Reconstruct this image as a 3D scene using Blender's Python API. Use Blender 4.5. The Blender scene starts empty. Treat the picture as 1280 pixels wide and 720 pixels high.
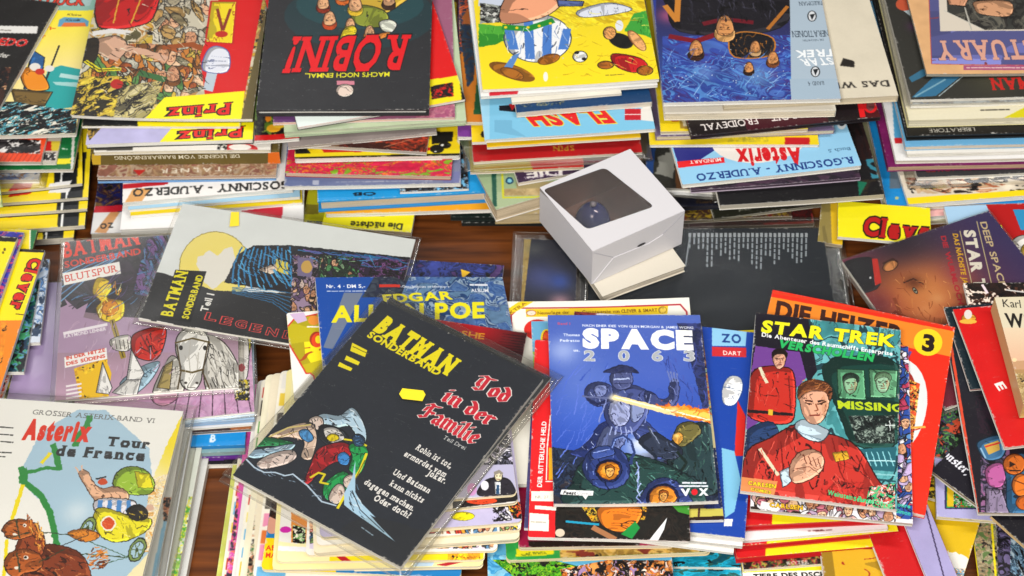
import bpy, math, random
import numpy as np
from mathutils import Vector, Matrix

S = bpy.context.scene
# ------------------------------------------------------------------ camera
PITCH = math.radians(49.0)
CAM_H = 1.80
FPX = 2440.0                      # focal length in photograph pixels (1280 wide)
CAM = np.array([0.0, -(CAM_H - 0.05) / math.tan(PITCH), CAM_H])
cd = bpy.data.cameras.new('camera'); co = bpy.data.objects.new('camera', cd)
S.collection.objects.link(co); S.camera = co
co.location = CAM; co.rotation_euler = (math.pi/2 - PITCH, 0, 0)
cd.sensor_width = 36; cd.lens = FPX / 1280 * 36; cd.clip_start = 0.05; cd.clip_end = 50
cd.dof.use_dof = True; cd.dof.focus_distance = 2.15; cd.dof.aperture_fstop = 10

# ------------------------------------------------------------------ light
W = bpy.data.worlds.new('World'); S.world = W; W.use_nodes = True
bg = W.node_tree.nodes['Background']
bg.inputs[0].default_value = (0.93, 0.96, 1.0, 1); bg.inputs[1].default_value = 0.085
def area(name, loc, target, sx, sy, power, col):
    l = bpy.data.lights.new(name, 'AREA'); l.shape = 'RECTANGLE'; l.size = sx; l.size_y = sy
    l.energy = power; l.color = col
    o = bpy.data.objects.new(name, l); S.collection.objects.link(o)
    o.location = loc
    o.rotation_euler = (Vector(target) - Vector(loc)).to_track_quat('-Z', 'Y').to_euler()
    return o
area('ceiling_light_panel', (-0.45, -2.2, 2.3), (0, 0.1, 0), 1.4, 0.7, 132, (1, .972, .925))
area('ceiling_and_glare_tube', (1.1, -0.2, 2.4), (0.1, 0, 0), 0.22, 1.5, 34, (1, .975, .94))
area('ceiling_and_glare_tube', (-0.95, 2.0, 2.3), (0, 0, 0), 1.0, 0.10, 11, (1, .99, .97))  # narrow far tube added to put bright streaks on sleeve wrinkles
area('ceiling_and_glare_tube', (0.42, 1.9, 2.15), (0.2, 0, 0), 0.5, 0.04, 1.1, (1, .99, .97))  # small far tube added for glare on the wrinkled bag of the dark album
S.view_settings.view_transform = 'Standard'; S.view_settings.look = 'None'
S.view_settings.exposure = 0.0; S.view_settings.gamma = 1.0
S.cycles.max_bounces = 6; S.cycles.transparent_max_bounces = 16; S.cycles.diffuse_bounces = 3
S.cycles.use_adaptive_sampling = True; S.cycles.use_denoising = True
S.cycles.caustics_reflective = False; S.cycles.caustics_refractive = False

# ------------------------------------------------------------------ picture geometry -> world
sp, cp = math.sin(PITCH), math.cos(PITCH)
RIGHT = np.array([1.0, 0, 0]); FWD = np.array([0, cp, -sp]); UP = np.array([0, sp, cp])
KM = np.array([[FPX, 0, 640.0], [0, FPX, 360.0], [0, 0, 1]])
RW = np.array([RIGHT, -UP, FWD])
AM = KM @ RW
def at(p, z):
    d = RIGHT*(p[0]-640)/FPX - UP*(p[1]-360)/FPX + FWD
    return CAM + d*((z-CAM[2])/d[2])
def proj(P):
    q = AM @ (np.asarray(P)-CAM); return q[:2]/q[2]

# ------------------------------------------------------------------ noise
def vnoise(x, y, seed):
    r = np.random.RandomState(seed & 0x7fffffff); T = r.rand(64, 64).astype(np.float32)
    xi = np.floor(x).astype(int); yi = np.floor(y).astype(int); fx = x-xi; fy = y-yi
    fx = fx*fx*(3-2*fx); fy = fy*fy*(3-2*fy)
    a = T[yi & 63, xi & 63]; b = T[yi & 63, (xi+1) & 63]; c = T[(yi+1) & 63, xi & 63]; d = T[(yi+1) & 63, (xi+1) & 63]
    return (a*(1-fx)+b*fx)*(1-fy)+(c*(1-fx)+d*fx)*fy
def fbm(x, y, seed, o=3):
    s = 0; a = 1.0; n = 0
    for k in range(o):
        s = s+a*vnoise(x*2**k+11.3*k, y*2**k+7.1*k, seed+k*17); n += a; a *= .5
    return s/n

# ------------------------------------------------------------------ lettering from the built-in font
GL = {}
def scan(tr, y):
    iv = []
    for t in tr:
        xs = []
        for i in range(3):
            (x0, y0), (x1, y1) = t[i], t[(i+1) % 3]
            if (y0-y)*(y1-y) < 0: xs.append(x0+(x1-x0)*(y-y0)/(y1-y0))
        if len(xs) == 2: iv.append([min(xs), max(xs)])
    iv.sort(); out = []
    for a in iv:
        if out and a[0] <= out[-1][1]+.012: out[-1][1] = max(out[-1][1], a[1])
        else: out.append(a[:])
    return out
def glyph(ch, bold, serif):
    k = (ch, bold, serif)
    if k in GL: return GL[k]
    if ch == ' ': GL[k] = (np.zeros((0, 3, 2)), .36); return GL[k]
    c = bpy.data.curves.new('g', 'FONT'); c.body = ch; c.size = 1; c.offset = bold; c.resolution_u = 3
    c.fill_mode = 'BOTH'
    o = bpy.data.objects.new('g', c); S.collection.objects.link(o)
    m = o.to_mesh(); m.calc_loop_triangles()
    V = np.array([v.co[:2] for v in m.vertices]).reshape(-1, 2)
    T = [V[list(t.vertices)] for t in m.loop_triangles]
    o.to_mesh_clear(); bpy.data.objects.remove(o); bpy.data.curves.remove(c)
    if not T: GL[k] = (np.zeros((0, 3, 2)), .36); return GL[k]
    T = np.array(T); x0 = T[..., 0].min(); x1 = T[..., 0].max()
    if serif:
        y0 = T[..., 1].min(); y1 = T[..., 1].max(); ex = []
        hh = .085; e = .065
        if y1-y0 > .3:
            for yy, ya, yb in ((y0+.035, y0, y0+hh), (y1-.035, y1-hh, y1)):
                for a, b in scan(T.tolist(), yy):
                    if b-a < .3:
                        ex += [[[a-e, ya], [b+e, ya], [b+e, yb]], [[a-e, ya], [b+e, yb], [a-e, yb]]]
        if ex: T = np.concatenate([T, np.array(ex)]); x0 -= e*.6; x1 += e*.6
    T[..., 0] -= x0
    GL[k] = (T, x1-x0+.055); return GL[k]
CAP = None

def hull2(P):
    P = sorted(map(tuple, P)); 
    def half(P):
        o = []
        for p in P:
            while len(o) > 1 and (o[-1][0]-o[-2][0])*(p[1]-o[-2][1])-(o[-1][1]-o[-2][1])*(p[0]-o[-2][0]) <= 0: o.pop()
            o.append(p)
        return o[:-1]
    return half(P)+half(P[::-1])
_m = lambda x: [(x-.05, .56), (x, .62), (x, .10), (x+.06, .03)]
GO = {' ': (.26, []), 'i': (.27, [_m(.1), [(.1, .84), (.12, .88)]]), 'n': (.50, [_m(.1), [(.12, .5), (.26, .62), (.34, .56), (.34, .10), (.40, .03)]]),
 'm': (.74, [_m(.1), [(.12, .5), (.26, .62), (.34, .56), (.34, .10), (.38, .05)], [(.36, .5), (.50, .62), (.58, .56), (.58, .10), (.64, .03)]]),
 'l': (.27, [[(.06, .92), (.1, .98), (.1, .10), (.16, .03)]]), 'e': (.40, [[(.30, .12), (.20, .03), (.10, .12), (.10, .5), (.22, .62), (.32, .5), (.28, .38), (.12, .30)]]),
 'o': (.46, [[(.10, .5), (.10, .14), (.22, .03), (.34, .14), (.34, .5), (.22, .63), (.10, .5)]]), 'r': (.38, [_m(.1), [(.12, .5), (.22, .62), (.32, .56)]]),
 'd': (.47, [[(.34, .5), (.22, .62), (.10, .5), (.10, .14), (.22, .03), (.34, .14), (.34, .55), (.20, .80), (.08, .90)]]),
 'a': (.48, [[(.10, .54), (.24, .63), (.34, .54), (.34, .10), (.40, .03)], [(.34, .36), (.14, .30), (.10, .14), (.20, .03), (.32, .12)]]),
 's': (.40, [[(.32, .56), (.20, .63), (.10, .52), (.12, .42), (.30, .28), (.32, .14), (.20, .03), (.08, .10)]]), 't': (.32, [[(.12, .84), (.12, .10), (.22, .03)], [(.02, .60), (.26, .62)]]),
 ',': (.2, [[(.10, .04), (.06, -.12)]]),
 'T': (.66, [[(.02, .86), (.18, .97), (.34, .90), (.60, .98)], [(.34, .88), (.34, .12), (.22, .02), (.08, .08)], [(.12, .74), (.08, .40), (.16, .26)]]),
 'F': (.62, [[(.02, .84), (.16, .97), (.32, .90), (.58, .98)], [(.26, .88), (.26, .12), (.14, .02), (.03, .08)], [(.26, .50), (.48, .54), (.50, .46)], [(.10, .72), (.06, .46)]]),
 'M': (.86, [[(.02, .80), (.12, .94), (.16, .80), (.16, .10), (.08, .02)], [(.16, .80), (.34, .96), (.44, .82), (.44, .10)], [(.44, .80), (.62, .96), (.72, .82), (.72, .10), (.80, .03)]])}

def C(c):
    if isinstance(c, str):
        return np.array([int(c[i:i+2], 16) for i in (0, 2, 4)], np.float32)/255
    return np.array(c, np.float32)/255

# ------------------------------------------------------------------ printed covers, computed as pictures
class Art:
    """paints the print of one cover; positions are given on the photograph and carried onto the cover's own plane"""
    def __init__(s, it, ppm):
        s.it = it; s.k = ppm*1000; s.w = max(8, int(it.w*s.k)); s.h = max(8, int(it.h*s.k))
        s.k = s.w/it.w
        s.a = np.ones((s.h, s.w, 3), np.float32); s.hist = []
        s.Y, s.X = np.mgrid[0:s.h, 0:s.w].astype(np.float32)
        s.H = np.linalg.inv(AM @ np.stack([it.X, it.Y, it.O-CAM], 1))
    def P(s, p):
        q = s.H @ np.array([p[0], p[1], 1.0]); return q[:2]/q[2]*s.k
    def sc(s, p):               # canvas px per photo px near p (mean)
        a = s.P(p); b = s.P((p[0]+1, p[1])); c = s.P((p[0], p[1]+1))
        return (np.linalg.norm(a-b)*np.linalg.norm(c-a))**.5
    def _m(s, Q):
        Q = np.asarray(Q); x0 = max(0, int(Q[:, 0].min())); x1 = min(s.w, int(Q[:, 0].max())+2)
        y0 = max(0, int(Q[:, 1].min())); y1 = min(s.h, int(Q[:, 1].max())+2)
        if x1 <= x0 or y1 <= y0: return None
        X = s.X[y0:y1, x0:x1]+.5; Y = s.Y[y0:y1, x0:x1]+.5; M = np.zeros(X.shape, bool)
        n = len(Q)
        for i in range(n):
            ax, ay = Q[i]; bx, by = Q[(i+1) % n]
            if ay == by: continue
            M ^= ((ay > Y) != (by > Y)) & (X < (bx-ax)*(Y-ay)/(by-ay)+ax)
        return (slice(y0, y1), slice(x0, x1)), M
    def f(s, c): s.a[:] = C(c); return s
    def pq(s, Q, c, al=1):
        r = s._m(Q)
        if r is None: return
        sl, M = r; s.a[sl][M] = s.a[sl][M]*(1-al)+C(c)*al
    def p(s, pts, c, al=1): s.pq([s.P(p) for p in pts], c, al); return s
    def rough(s, pts, c, amp=2, n=6, seed=1):
        r = random.Random(seed); out = []
        for i in range(len(pts)):
            a = pts[i]; b = pts[(i+1) % len(pts)]
            for k in range(n):
                t = k/n; out.append((a[0]+(b[0]-a[0])*t+r.uniform(-amp, amp), a[1]+(b[1]-a[1])*t+r.uniform(-amp, amp)))
        return s.p(out, c)
    def l(s, pts, wd, c):
        Q = [s.P(p) for p in pts]; hw = wd*s.sc(pts[0])/2
        for a, b in zip(Q[:-1], Q[1:]):
            d = b-a; L = np.linalg.norm(d)
            if L < 1e-6: continue
            d = d/L; n = np.array([-d[1], d[0]])*hw; e = d*hw*.5
            s.pq([a-e+n, b+e+n, b+e-n, a-e-n], c)
        return s
    def e(s, cx, cy, rx, ry, c, ang=0, al=1):
        ca, sa = math.cos(math.radians(ang)), math.sin(math.radians(ang))
        return s.p([(cx+rx*math.cos(t)*ca-ry*math.sin(t)*sa, cy+rx*math.cos(t)*sa+ry*math.sin(t)*ca) for t in np.linspace(0, 2*math.pi, 28)[:-1]], c, al)
    def eo(s, cx, cy, rx, ry, c, o='141010', w=1, ang=0):
        ca, sa = math.cos(math.radians(ang)), math.sin(math.radians(ang))
        return s.po([(cx+rx*math.cos(t)*ca-ry*math.sin(t)*sa, cy+rx*math.cos(t)*sa+ry*math.sin(t)*ca) for t in np.linspace(0, 2*math.pi, 11)[:-1]], c, o, w)
    def po(s, pts, c, o='141010', w=1, ang=None):
        """one drawn shape: rounded outline (more than four points), printed two-tone modelling and a few ink folds, contour"""
        P = np.array(pts, float)
        if len(P) > 4:
            out = []
            for i in range(len(P)):
                p0, p1, p2, p3 = P[i-1], P[i], P[(i+1) % len(P)], P[(i+2) % len(P)]
                for t in (0, .25, .5, .75):
                    out.append(.5*(2*p1+(p2-p0)*t+(2*p0-5*p1+4*p2-p3)*t*t+(3*p1-p0-3*p2+p3)*t**3))
            P = np.array(out)
        Q = [s.P(p) for p in P]; r = s._m(Q)
        if r is None: return s
        sl, M = r; reg = s.a[sl]; base = C(c); reg[M] = base
        hh, ww = M.shape; k = max(1, int(min(hh, ww)*.13))
        if min(hh, ww) > 7:
            sh = np.zeros_like(M); sh[:-k, k:] = M[k:, :-k]; d = M & ~sh; reg[d] = base*.7
            hi = np.zeros_like(M); k2 = max(1, k//2); hi[k2:, :-k2] = M[:-k2, k2:]; d = M & ~hi; reg[d] = np.minimum(1, base*1.12+.06)
            if min(hh, ww) > 16:
                an = (len(s.hist)*1.3) if ang is None else ang; s.hist.append(1)
                x = s.X[sl]*math.cos(an)+s.Y[sl]*math.sin(an); y = -s.X[sl]*math.sin(an)+s.Y[sl]*math.cos(an)
                F = fbm(x/(min(hh, ww)*.9), y/(min(hh, ww)*.26), len(s.hist)*7+3, 3); G = fbm(x/20, y/20, 5, 2)
                reg[M & (F < .36)] = base*.78
                reg[M & (np.abs(F-.5) < .012) & (G > .46)] = C(o)*.6+base*.2
        return s.l([tuple(q) for q in P]+[tuple(P[0])], w, o)
    def g(s, pts, p0, p1, c0, c1):
        r = s._m([s.P(p) for p in pts]) if pts else ((slice(0, s.h), slice(0, s.w)), np.ones((s.h, s.w), bool))
        if r is None: return s
        sl, M = r; a = s.P(p0); b = s.P(p1); d = b-a
        t = np.clip(((s.X[sl]-a[0])*d[0]+(s.Y[sl]-a[1])*d[1])/(d@d), 0, 1)[..., None]
        col = C(c0)*(1-t)+C(c1)*t; s.a[sl][M] = col[M]; return s
    def glow(s, cx, cy, rad, c, amt=1, pw=2):
        q = s.P((cx, cy)); R = rad*s.sc((cx, cy))
        d = np.sqrt((s.X-q[0])**2+(s.Y-q[1])**2)/R
        t = (np.exp(-(d**pw)*2)*amt)[..., None]; s.a[:] = s.a*(1-t)+C(c)*t; return s
    def art(s, pts, pal, sc=14, seed=1, ink=.9, st=(1, 1, 0), warp=1.0, inkc='120e10'):
        """inked flat-colour drawing: cells of a warped noise field, one printed colour each, with drawn outlines"""
        r = s._m([s.P(p) for p in pts]) if pts else ((slice(0, s.h), slice(0, s.w)), np.ones((s.h, s.w), bool))
        if r is None: return s
        sl, M = r; mid = pts[0] if pts else tuple(proj(s.it.O+s.it.X*s.it.w/2+s.it.Y*s.it.h*.2))
        k = sc*s.sc(mid); X = s.X[sl]; Y = s.Y[sl]
        an = math.radians(st[2]); u = (X*math.cos(an)+Y*math.sin(an))/k/st[0]; v = (-X*math.sin(an)+Y*math.cos(an))/k/st[1]
        u2 = u+warp*(fbm(u, v, seed+5, 2)-.5)*2; v2 = v+warp*(fbm(u, v, seed+9, 2)-.5)*2
        F = fbm(u2, v2, seed, 4)
        lo, hi = F.min(), F.max(); srt = np.sort(F.ravel()[::7]); q = np.searchsorted(srt, F)/len(srt)
        n = len(pal); N2 = n*2; lev = np.clip((q*N2).astype(int), 0, N2-1)
        rr = random.Random(seed); order = [i % n for i in range(N2)]; rr.shuffle(order)
        PC = np.array([C(pal[i]) for i in order]); out = PC[lev]
        sh = fbm(u*3+4, v*3, seed+31, 2)[..., None]; out = out*(.86+.28*sh)
        if ink > 0:
            E = np.zeros(lev.shape, bool); E[:-1] |= lev[1:] != lev[:-1]; E[:, :-1] |= lev[:, 1:] != lev[:, :-1]
            E[1:] |= E[:-1].copy(); E &= fbm(u*1.7, v*1.7, seed+77, 2) < ink*.62
            out[E] = C(inkc)
        s.a[sl][M] = out[M]; return s
    def wob(s, amt=.5, sc=3.5, seed=2):
        """hand-drawn unevenness: shifts the drawing by a fraction of a millimetre"""
        k = s.k/1000; x = s.X/(sc*k); y = s.Y/(sc*k)
        dx = (fbm(x, y, seed, 2)-.5)*2*amt*k*2; dy = (fbm(x+9, y+5, seed+3, 2)-.5)*2*amt*k*2
        s.a = s.a[np.clip(s.Y+dy, 0, s.h-1).astype(int), np.clip(s.X+dx, 0, s.w-1).astype(int)]
        return s
    def hatch(s, pts, n, cols, L=8, ang=0, wd=.9, seed=1, cur=.5, sp=.35):
        """pen and brush strokes inside an outline: folds, hair, fur, rim lights"""
        r = random.Random(seed); x0 = min(p[0] for p in pts); x1 = max(p[0] for p in pts); y0 = min(p[1] for p in pts); y1 = max(p[1] for p in pts)
        def inside(x, y):
            c = False
            for (ax, ay), (bx, by) in zip(pts, pts[1:]+pts[:1]):
                if (ay > y) != (by > y) and x < (bx-ax)*(y-ay)/(by-ay)+ax: c = not c
            return c
        k = 0; tr = 0
        while k < n and tr < n*8:
            tr += 1; x = r.uniform(x0, x1); y = r.uniform(y0, y1)
            if not inside(x, y): continue
            t = math.radians(ang)+r.gauss(0, sp); q = [(x, y)]; l_ = L*r.uniform(.4, 1.2); bend = r.uniform(-cur, cur)
            for i in range(4):
                x += math.cos(t)*l_/4; y += math.sin(t)*l_/4; t += bend*.5
                if not inside(x, y): break
                q.append((x, y))
            if len(q) > 1:
                c = r.choice(cols); m = len(q)//2
                s.l(q[:m+1], wd*r.uniform(.6, 1.2), c); s.l(q[m:], wd*r.uniform(.3, .7), c)
            k += 1
        return s
    def scene(s, pts, pal, size=12, seed=1, heads=.25, bgc=None, skin=('e8b48c', 'd89c74', 'f0c8a0')):
        """a crowded comic picture: inked overlapping shapes, limbs and small heads inside an outline"""
        r = s._m([s.P(p) for p in pts]); 
        if r is None: return s
        sl, M = r; old = s.a.copy(); rr = random.Random(seed)
        x0 = min(p[0] for p in pts); x1 = max(p[0] for p in pts); y0 = min(p[1] for p in pts); y1 = max(p[1] for p in pts)
        s.a[sl] = C(bgc or pal[0]); n = int((x1-x0)*(y1-y0)/(size*size)*3.2)+4
        for i in range(min(n, 260)):
            x = rr.uniform(x0, x1); y = rr.uniform(y0, y1); L = size*rr.uniform(.5, 1.3); wd = L*rr.uniform(.25, .7); an = rr.uniform(0, 6.3)
            if rr.random() < heads:
                face(s, x, y, size*.055*rr.choice((-1, 1))*rr.uniform(.8, 1.2), rr.choice(skin), rr.choice(pal+['2a1c14'])); continue
            P = []
            for k in range(7):
                t = k/7*2*math.pi; q = rr.uniform(.7, 1.25); P.append((x+(L*math.cos(t)*math.cos(an)-wd*math.sin(t)*math.sin(an))*q*.6, y+(L*math.cos(t)*math.sin(an)+wd*math.sin(t)*math.cos(an))*q*.6))
            s.po(P, rr.choice(pal), w=.8)
            if rr.random() < .35: s.l([(x-L*.4*math.cos(an), y-L*.4*math.sin(an)), (x, y+1), (x+L*.4*math.cos(an), y+L*.4*math.sin(an))], .7, '141010')
        new = s.a; keep = np.ones((s.h, s.w), bool); sub = keep[sl]; sub[M] = False; new[keep] = old[keep]
        return s
    def goth(s, txt, p0, p1, h, c, out=None, ow=.05, fat=1.0, shear=0):
        """blackletter drawn with a slanted nib"""
        a = s.P(p0); b = s.P(p1); L = np.linalg.norm(b-a); d = (b-a)/L; n = np.array([-d[1], d[0]])
        U = s.it.X*n[0]+s.it.Y*n[1]; mid = s.it.O+s.it.X*(a[0]+b[0])/2/s.k+s.it.Y*(a[1]+b[1])/2/s.k
        px = np.linalg.norm(proj(mid+U*.01)-proj(mid)); Hc = h/px*.01*s.k
        tot = sum(GO.get(ch, GO[' '])[0] for ch in txt); nib = np.array([.062, .05])*fat
        for col, ex in ([(out, ow)] if out else [])+[(c, 0)]:
            cur = 0
            for ch in txt:
                wd, st = GO.get(ch, GO[' '])
                for pl in st:
                    for (xa, ya), (xb, yb) in zip(pl[:-1], pl[1:]):
                        N1 = nib*(1+ex/.08); t = .016+ex*.55; q = []
                        v = np.array([xb-xa, yb-ya]); l_ = max(1e-6, np.linalg.norm(v)); v = v/l_*t; pn = np.array([-v[1], v[0]])
                        A = np.array([xa, ya]); B = np.array([xb, yb]); pts = []
                        for O_, sg in ((A, -1), (B, 1)):
                            for m in (N1, -N1):
                                for w_ in (pn, -pn): pts.append(O_+m+w_+v*sg)
                        pts = np.array(pts); ce = pts.mean(0); hull = hull2(pts)
                        Q = [a+((cur+x+y*shear)*L/tot)*d+(y*Hc)*n for x, y in hull]
                        s.pq(Q, col)
                cur += wd
        return s
    def mott(s, amt=.06, sc=20, seed=3):
        k = sc*s.sc(tuple(proj(s.it.O+s.it.X*s.it.w/2)))
        s.a *= (1-amt+2*amt*fbm(s.X/k, s.Y/k, seed, 4))[..., None]; return s
    def t(s, txt, p0, p1, h, c, bold=.0, serif=False, shear=0, out=None, ow=.03, arc=0, trk=0):
        """a line of lettering: p0, p1 = start and end of its baseline, h = cap height (photo pixels)"""
        global CAP
        if CAP is None: CAP = glyph('H', 0, False)[0][..., 1].max()
        a = s.P(p0); b = s.P(p1); L = np.linalg.norm(b-a)
        if L < 2: return s
        d = (b-a)/L; n = np.array([-d[1], d[0]])
        U = s.it.X*n[0]+s.it.Y*n[1]; mid = s.it.O+s.it.X*(a[0]+b[0])/2/s.k+s.it.Y*(a[1]+b[1])/2/s.k
        px = np.linalg.norm(proj(mid+U*.01)-proj(mid)); Hc = h/px*.01*s.k
        tot = sum(glyph(ch, bold, serif)[1]+trk for ch in txt)
        for ps, (col, bo) in enumerate([(out, bold+ow), (c, bold)] if out else [(c, bold)]):
            cur = 0
            for ch in txt:
                T, adv0 = glyph(ch, bo, serif); adv = glyph(ch, bold, serif)[1]+trk
                if len(T):
                    x = (cur+T[..., 0]-(bo-bold)*1.0)*L/tot; y = T[..., 1]/CAP*Hc; x = x+y*shear
                    y = y+arc*Hc*np.sin(np.clip(x/L, 0, 1)*math.pi)
                    Q = a+x[..., None]*d+y[..., None]*n
                    for tri in Q: s.tri(tri, col)
                cur += adv
        return s
    def tri(s, Q, c):
        x0 = max(0, int(Q[:, 0].min())); x1 = min(s.w, int(Q[:, 0].max())+2); y0 = max(0, int(Q[:, 1].min())); y1 = min(s.h, int(Q[:, 1].max())+2)
        if x1 <= x0 or y1 <= y0: return
        X = s.X[y0:y1, x0:x1]+.5; Y = s.Y[y0:y1, x0:x1]+.5
        (ax, ay), (bx, by), (cx, cy) = Q
        d1 = (X-bx)*(ay-by)-(ax-bx)*(Y-by); d2 = (X-cx)*(by-cy)-(bx-cx)*(Y-cy); d3 = (X-ax)*(cy-ay)-(cx-ax)*(Y-ay)
        e = .35*max(abs(ax-bx)+abs(ay-by), 1)*0
        M = ((d1 >= -e) & (d2 >= -e) & (d3 >= -e)) | ((d1 <= e) & (d2 <= e) & (d3 <= e))
        s.a[y0:y1, x0:x1][M] = C(c)
    def tiny(s, p0, p1, h, c, seed=1):
        """a line of print too small to read: word-length strokes"""
        r = random.Random(seed); L = math.dist(p0, p1); x = 0; dx = (p1[0]-p0[0])/L; dy = (p1[1]-p0[1])/L
        while x < L:
            wd = min(r.uniform(3, 9), L-x)
            s.l([(p0[0]+dx*x, p0[1]+dy*x), (p0[0]+dx*(x+wd), p0[1]+dy*(x+wd))], h, c); x += wd+r.uniform(1.2, 2.2)
        return s
    def image(s, name):
        im = bpy.data.images.new(name, s.w, s.h); buf = np.ones((s.h, s.w, 4), np.float32)
        r = np.random.RandomState(s.w+s.h)
        a = np.clip(s.a, 0, 1); lin = np.where(a <= .04045, a/12.92, ((a+.055)/1.055)**2.4)*.86+.004
        lin *= 1+(r.rand(s.h, s.w, 1)-.5)*.05
        mm = s.k/1000; e = np.minimum(np.minimum(s.X, s.w-1-s.X), np.minimum(s.Y, s.h-1-s.Y))/mm
        sd = (s.w*31+s.h*7) % 997; n1 = fbm(s.X/mm/2.2, s.Y/mm/2.2, sd, 3); n2 = fbm(s.X/mm/22, s.Y/mm/22, sd+5, 2)
        wear = np.clip((n1-.56-e*.13+(n2-.5)*.5)*4, 0, 1)[..., None]*.55
        scr = (np.abs(fbm(s.X/mm/40+fbm(s.X/mm/9, s.Y/mm/9, sd+2, 1)*.3, s.Y/mm/7, sd+11, 2)-.5) < .0014)[..., None]*.10
        wear = np.maximum(wear, scr); lin = lin*(1-wear)+np.array([.62, .60, .56])*wear
        lin = np.clip(lin, 0, 1)
        buf[..., :3] = np.where(lin <= .0031308, lin*12.92, 1.055*lin**(1/2.4)-.055)
        im.pixels.foreach_set(buf.ravel()); im.update(); im.pack(); return im

# ------------------------------------------------------------------ materials
def nm(name): 
    m = bpy.data.materials.new(name); m.use_nodes = True; return m, m.node_tree.nodes, m.node_tree.links
def lin(c): 
    c = C(c); return tuple(float(x) for x in np.where(c <= .04045, c/12.92, ((c+.055)/1.055)**2.4)*.86+.004)+(1,)
def plain(name, c, rough=.5, spec=.5):
    m, N, L = nm(name); b = N['Principled BSDF']; b.inputs['Base Color'].default_value = lin(c)
    b.inputs['Roughness'].default_value = rough; b.inputs['Specular IOR Level'].default_value = spec
    return m
def printed(name, im, rough=.33, spec=.27, bump=.15):
    m, N, L = nm(name); b = N['Principled BSDF']; t = N.new('ShaderNodeTexImage'); t.image = im
    t.interpolation = 'Cubic'
    L.new(t.outputs[0], b.inputs['Base Color'])
    tc = N.new('ShaderNodeTexCoord'); n = N.new('ShaderNodeTexNoise'); n.inputs['Scale'].default_value = 22
    n.inputs['Detail'].default_value = 4
    L.new(tc.outputs['Object'], n.inputs['Vector'])
    r = N.new('ShaderNodeMapRange'); r.inputs[3].default_value = rough-.09; r.inputs[4].default_value = rough+.14
    L.new(n.outputs[0], r.inputs[0]); L.new(r.outputs[0], b.inputs['Roughness'])
    bp = N.new('ShaderNodeBump'); bp.inputs['Strength'].default_value = bump; bp.inputs['Distance'].default_value = .004
    L.new(n.outputs[0], bp.inputs['Height']); L.new(bp.outputs[0], b.inputs['Normal'])
    b.inputs['Specular IOR Level'].default_value = spec
    return m
PM = {}
def pagemat(c):
    if c in PM: return PM[c]
    m, N, L = nm('page_edges'); b = N['Principled BSDF']; b.inputs['Roughness'].default_value = .8
    b.inputs['Specular IOR Level'].default_value = .2
    tc = N.new('ShaderNodeTexCoord'); mp = N.new('ShaderNodeMapping'); mp.inputs['Scale'].default_value = (4, 4, 750)
    L.new(tc.outputs['Object'], mp.inputs[0]); n = N.new('ShaderNodeTexNoise'); n.inputs['Scale'].default_value = 1; n.inputs['Detail'].default_value = 3
    L.new(mp.outputs[0], n.inputs['Vector']); r = N.new('ShaderNodeValToRGB'); c1 = lin(c)
    cr = r.color_ramp; cr.elements[0].position = .30; cr.elements[1].position = .74
    cr.elements[0].color = tuple(x*.36 for x in c1[:3])+(1,); cr.elements[1].color = tuple(x*.8 for x in c1[:3])+(1,)
    for ps, f in ((.38, .78), (.45, 1.0), (.505, 1.02), (.53, .5), (.555, .95), (.64, 1.02)):
        e = cr.elements.new(ps); e.color = (min(1, c1[0]*f), min(1, c1[1]*f), min(1, c1[2]*f*(.97 if f < 1 else 1)), 1)
    oi = N.new('ShaderNodeObjectInfo'); ml = N.new('ShaderNodeMath'); ml.operation = 'MULTIPLY'; ml.inputs[1].default_value = 40
    L.new(oi.outputs['Random'], ml.inputs[0]); cb = N.new('ShaderNodeCombineXYZ')
    for k in range(3): L.new(ml.outputs[0], cb.inputs[k])
    L.new(cb.outputs[0], mp.inputs['Location'])
    L.new(n.outputs[0], r.inputs[0]); L.new(r.outputs[0], b.inputs['Base Color']); PM[c] = m; return m
def plastic(name='clear_sleeve_film', milk=.007, tint=(.975, .97, .95), gloss=.42):
    m, N, L = nm(name); N.remove(N['Principled BSDF']); out = N['Material Output']
    tr = N.new('ShaderNodeBsdfTransparent'); tr.inputs[0].default_value = (*tint, 1)
    gl = N.new('ShaderNodeBsdfGlossy'); gl.inputs['Roughness'].default_value = .19; gl.inputs[0].default_value = (1, 1, 1, 1)
    df = N.new('ShaderNodeBsdfDiffuse'); df.inputs[0].default_value = (.85, .84, .8, 1)
    fr = N.new('ShaderNodeFresnel'); fr.inputs[0].default_value = 1.5
    tc = N.new('ShaderNodeTexCoord'); n = N.new('ShaderNodeTexNoise'); n.inputs['Scale'].default_value = 26; n.inputs['Detail'].default_value = 2; n.inputs['Distortion'].default_value = 1.2
    L.new(tc.outputs['Object'], n.inputs['Vector'])
    bp = N.new('ShaderNodeBump'); bp.inputs['Strength'].default_value = .05; bp.inputs['Distance'].default_value = .004
    L.new(n.outputs[0], bp.inputs['Height']); L.new(bp.outputs[0], gl.inputs['Normal']); L.new(bp.outputs[0], fr.inputs['Normal'])
    m1 = N.new('ShaderNodeMixShader'); m1.inputs[0].default_value = milk; L.new(tr.outputs[0], m1.inputs[1]); L.new(df.outputs[0], m1.inputs[2])
    m2 = N.new('ShaderNodeMixShader'); mm = N.new('ShaderNodeMath'); mm.operation = 'MULTIPLY'; mm.inputs[1].default_value = gloss
    L.new(fr.outputs[0], mm.inputs[0]); L.new(mm.outputs[0], m2.inputs[0]); L.new(m1.outputs[0], m2.inputs[1]); L.new(gl.outputs[0], m2.inputs[2])
    L.new(m2.outputs[0], out.inputs[0]); return m
SLEEVE = plastic()
WHITE = plain('white_card_stock', 'f0eeea', .6, .3)

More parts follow.
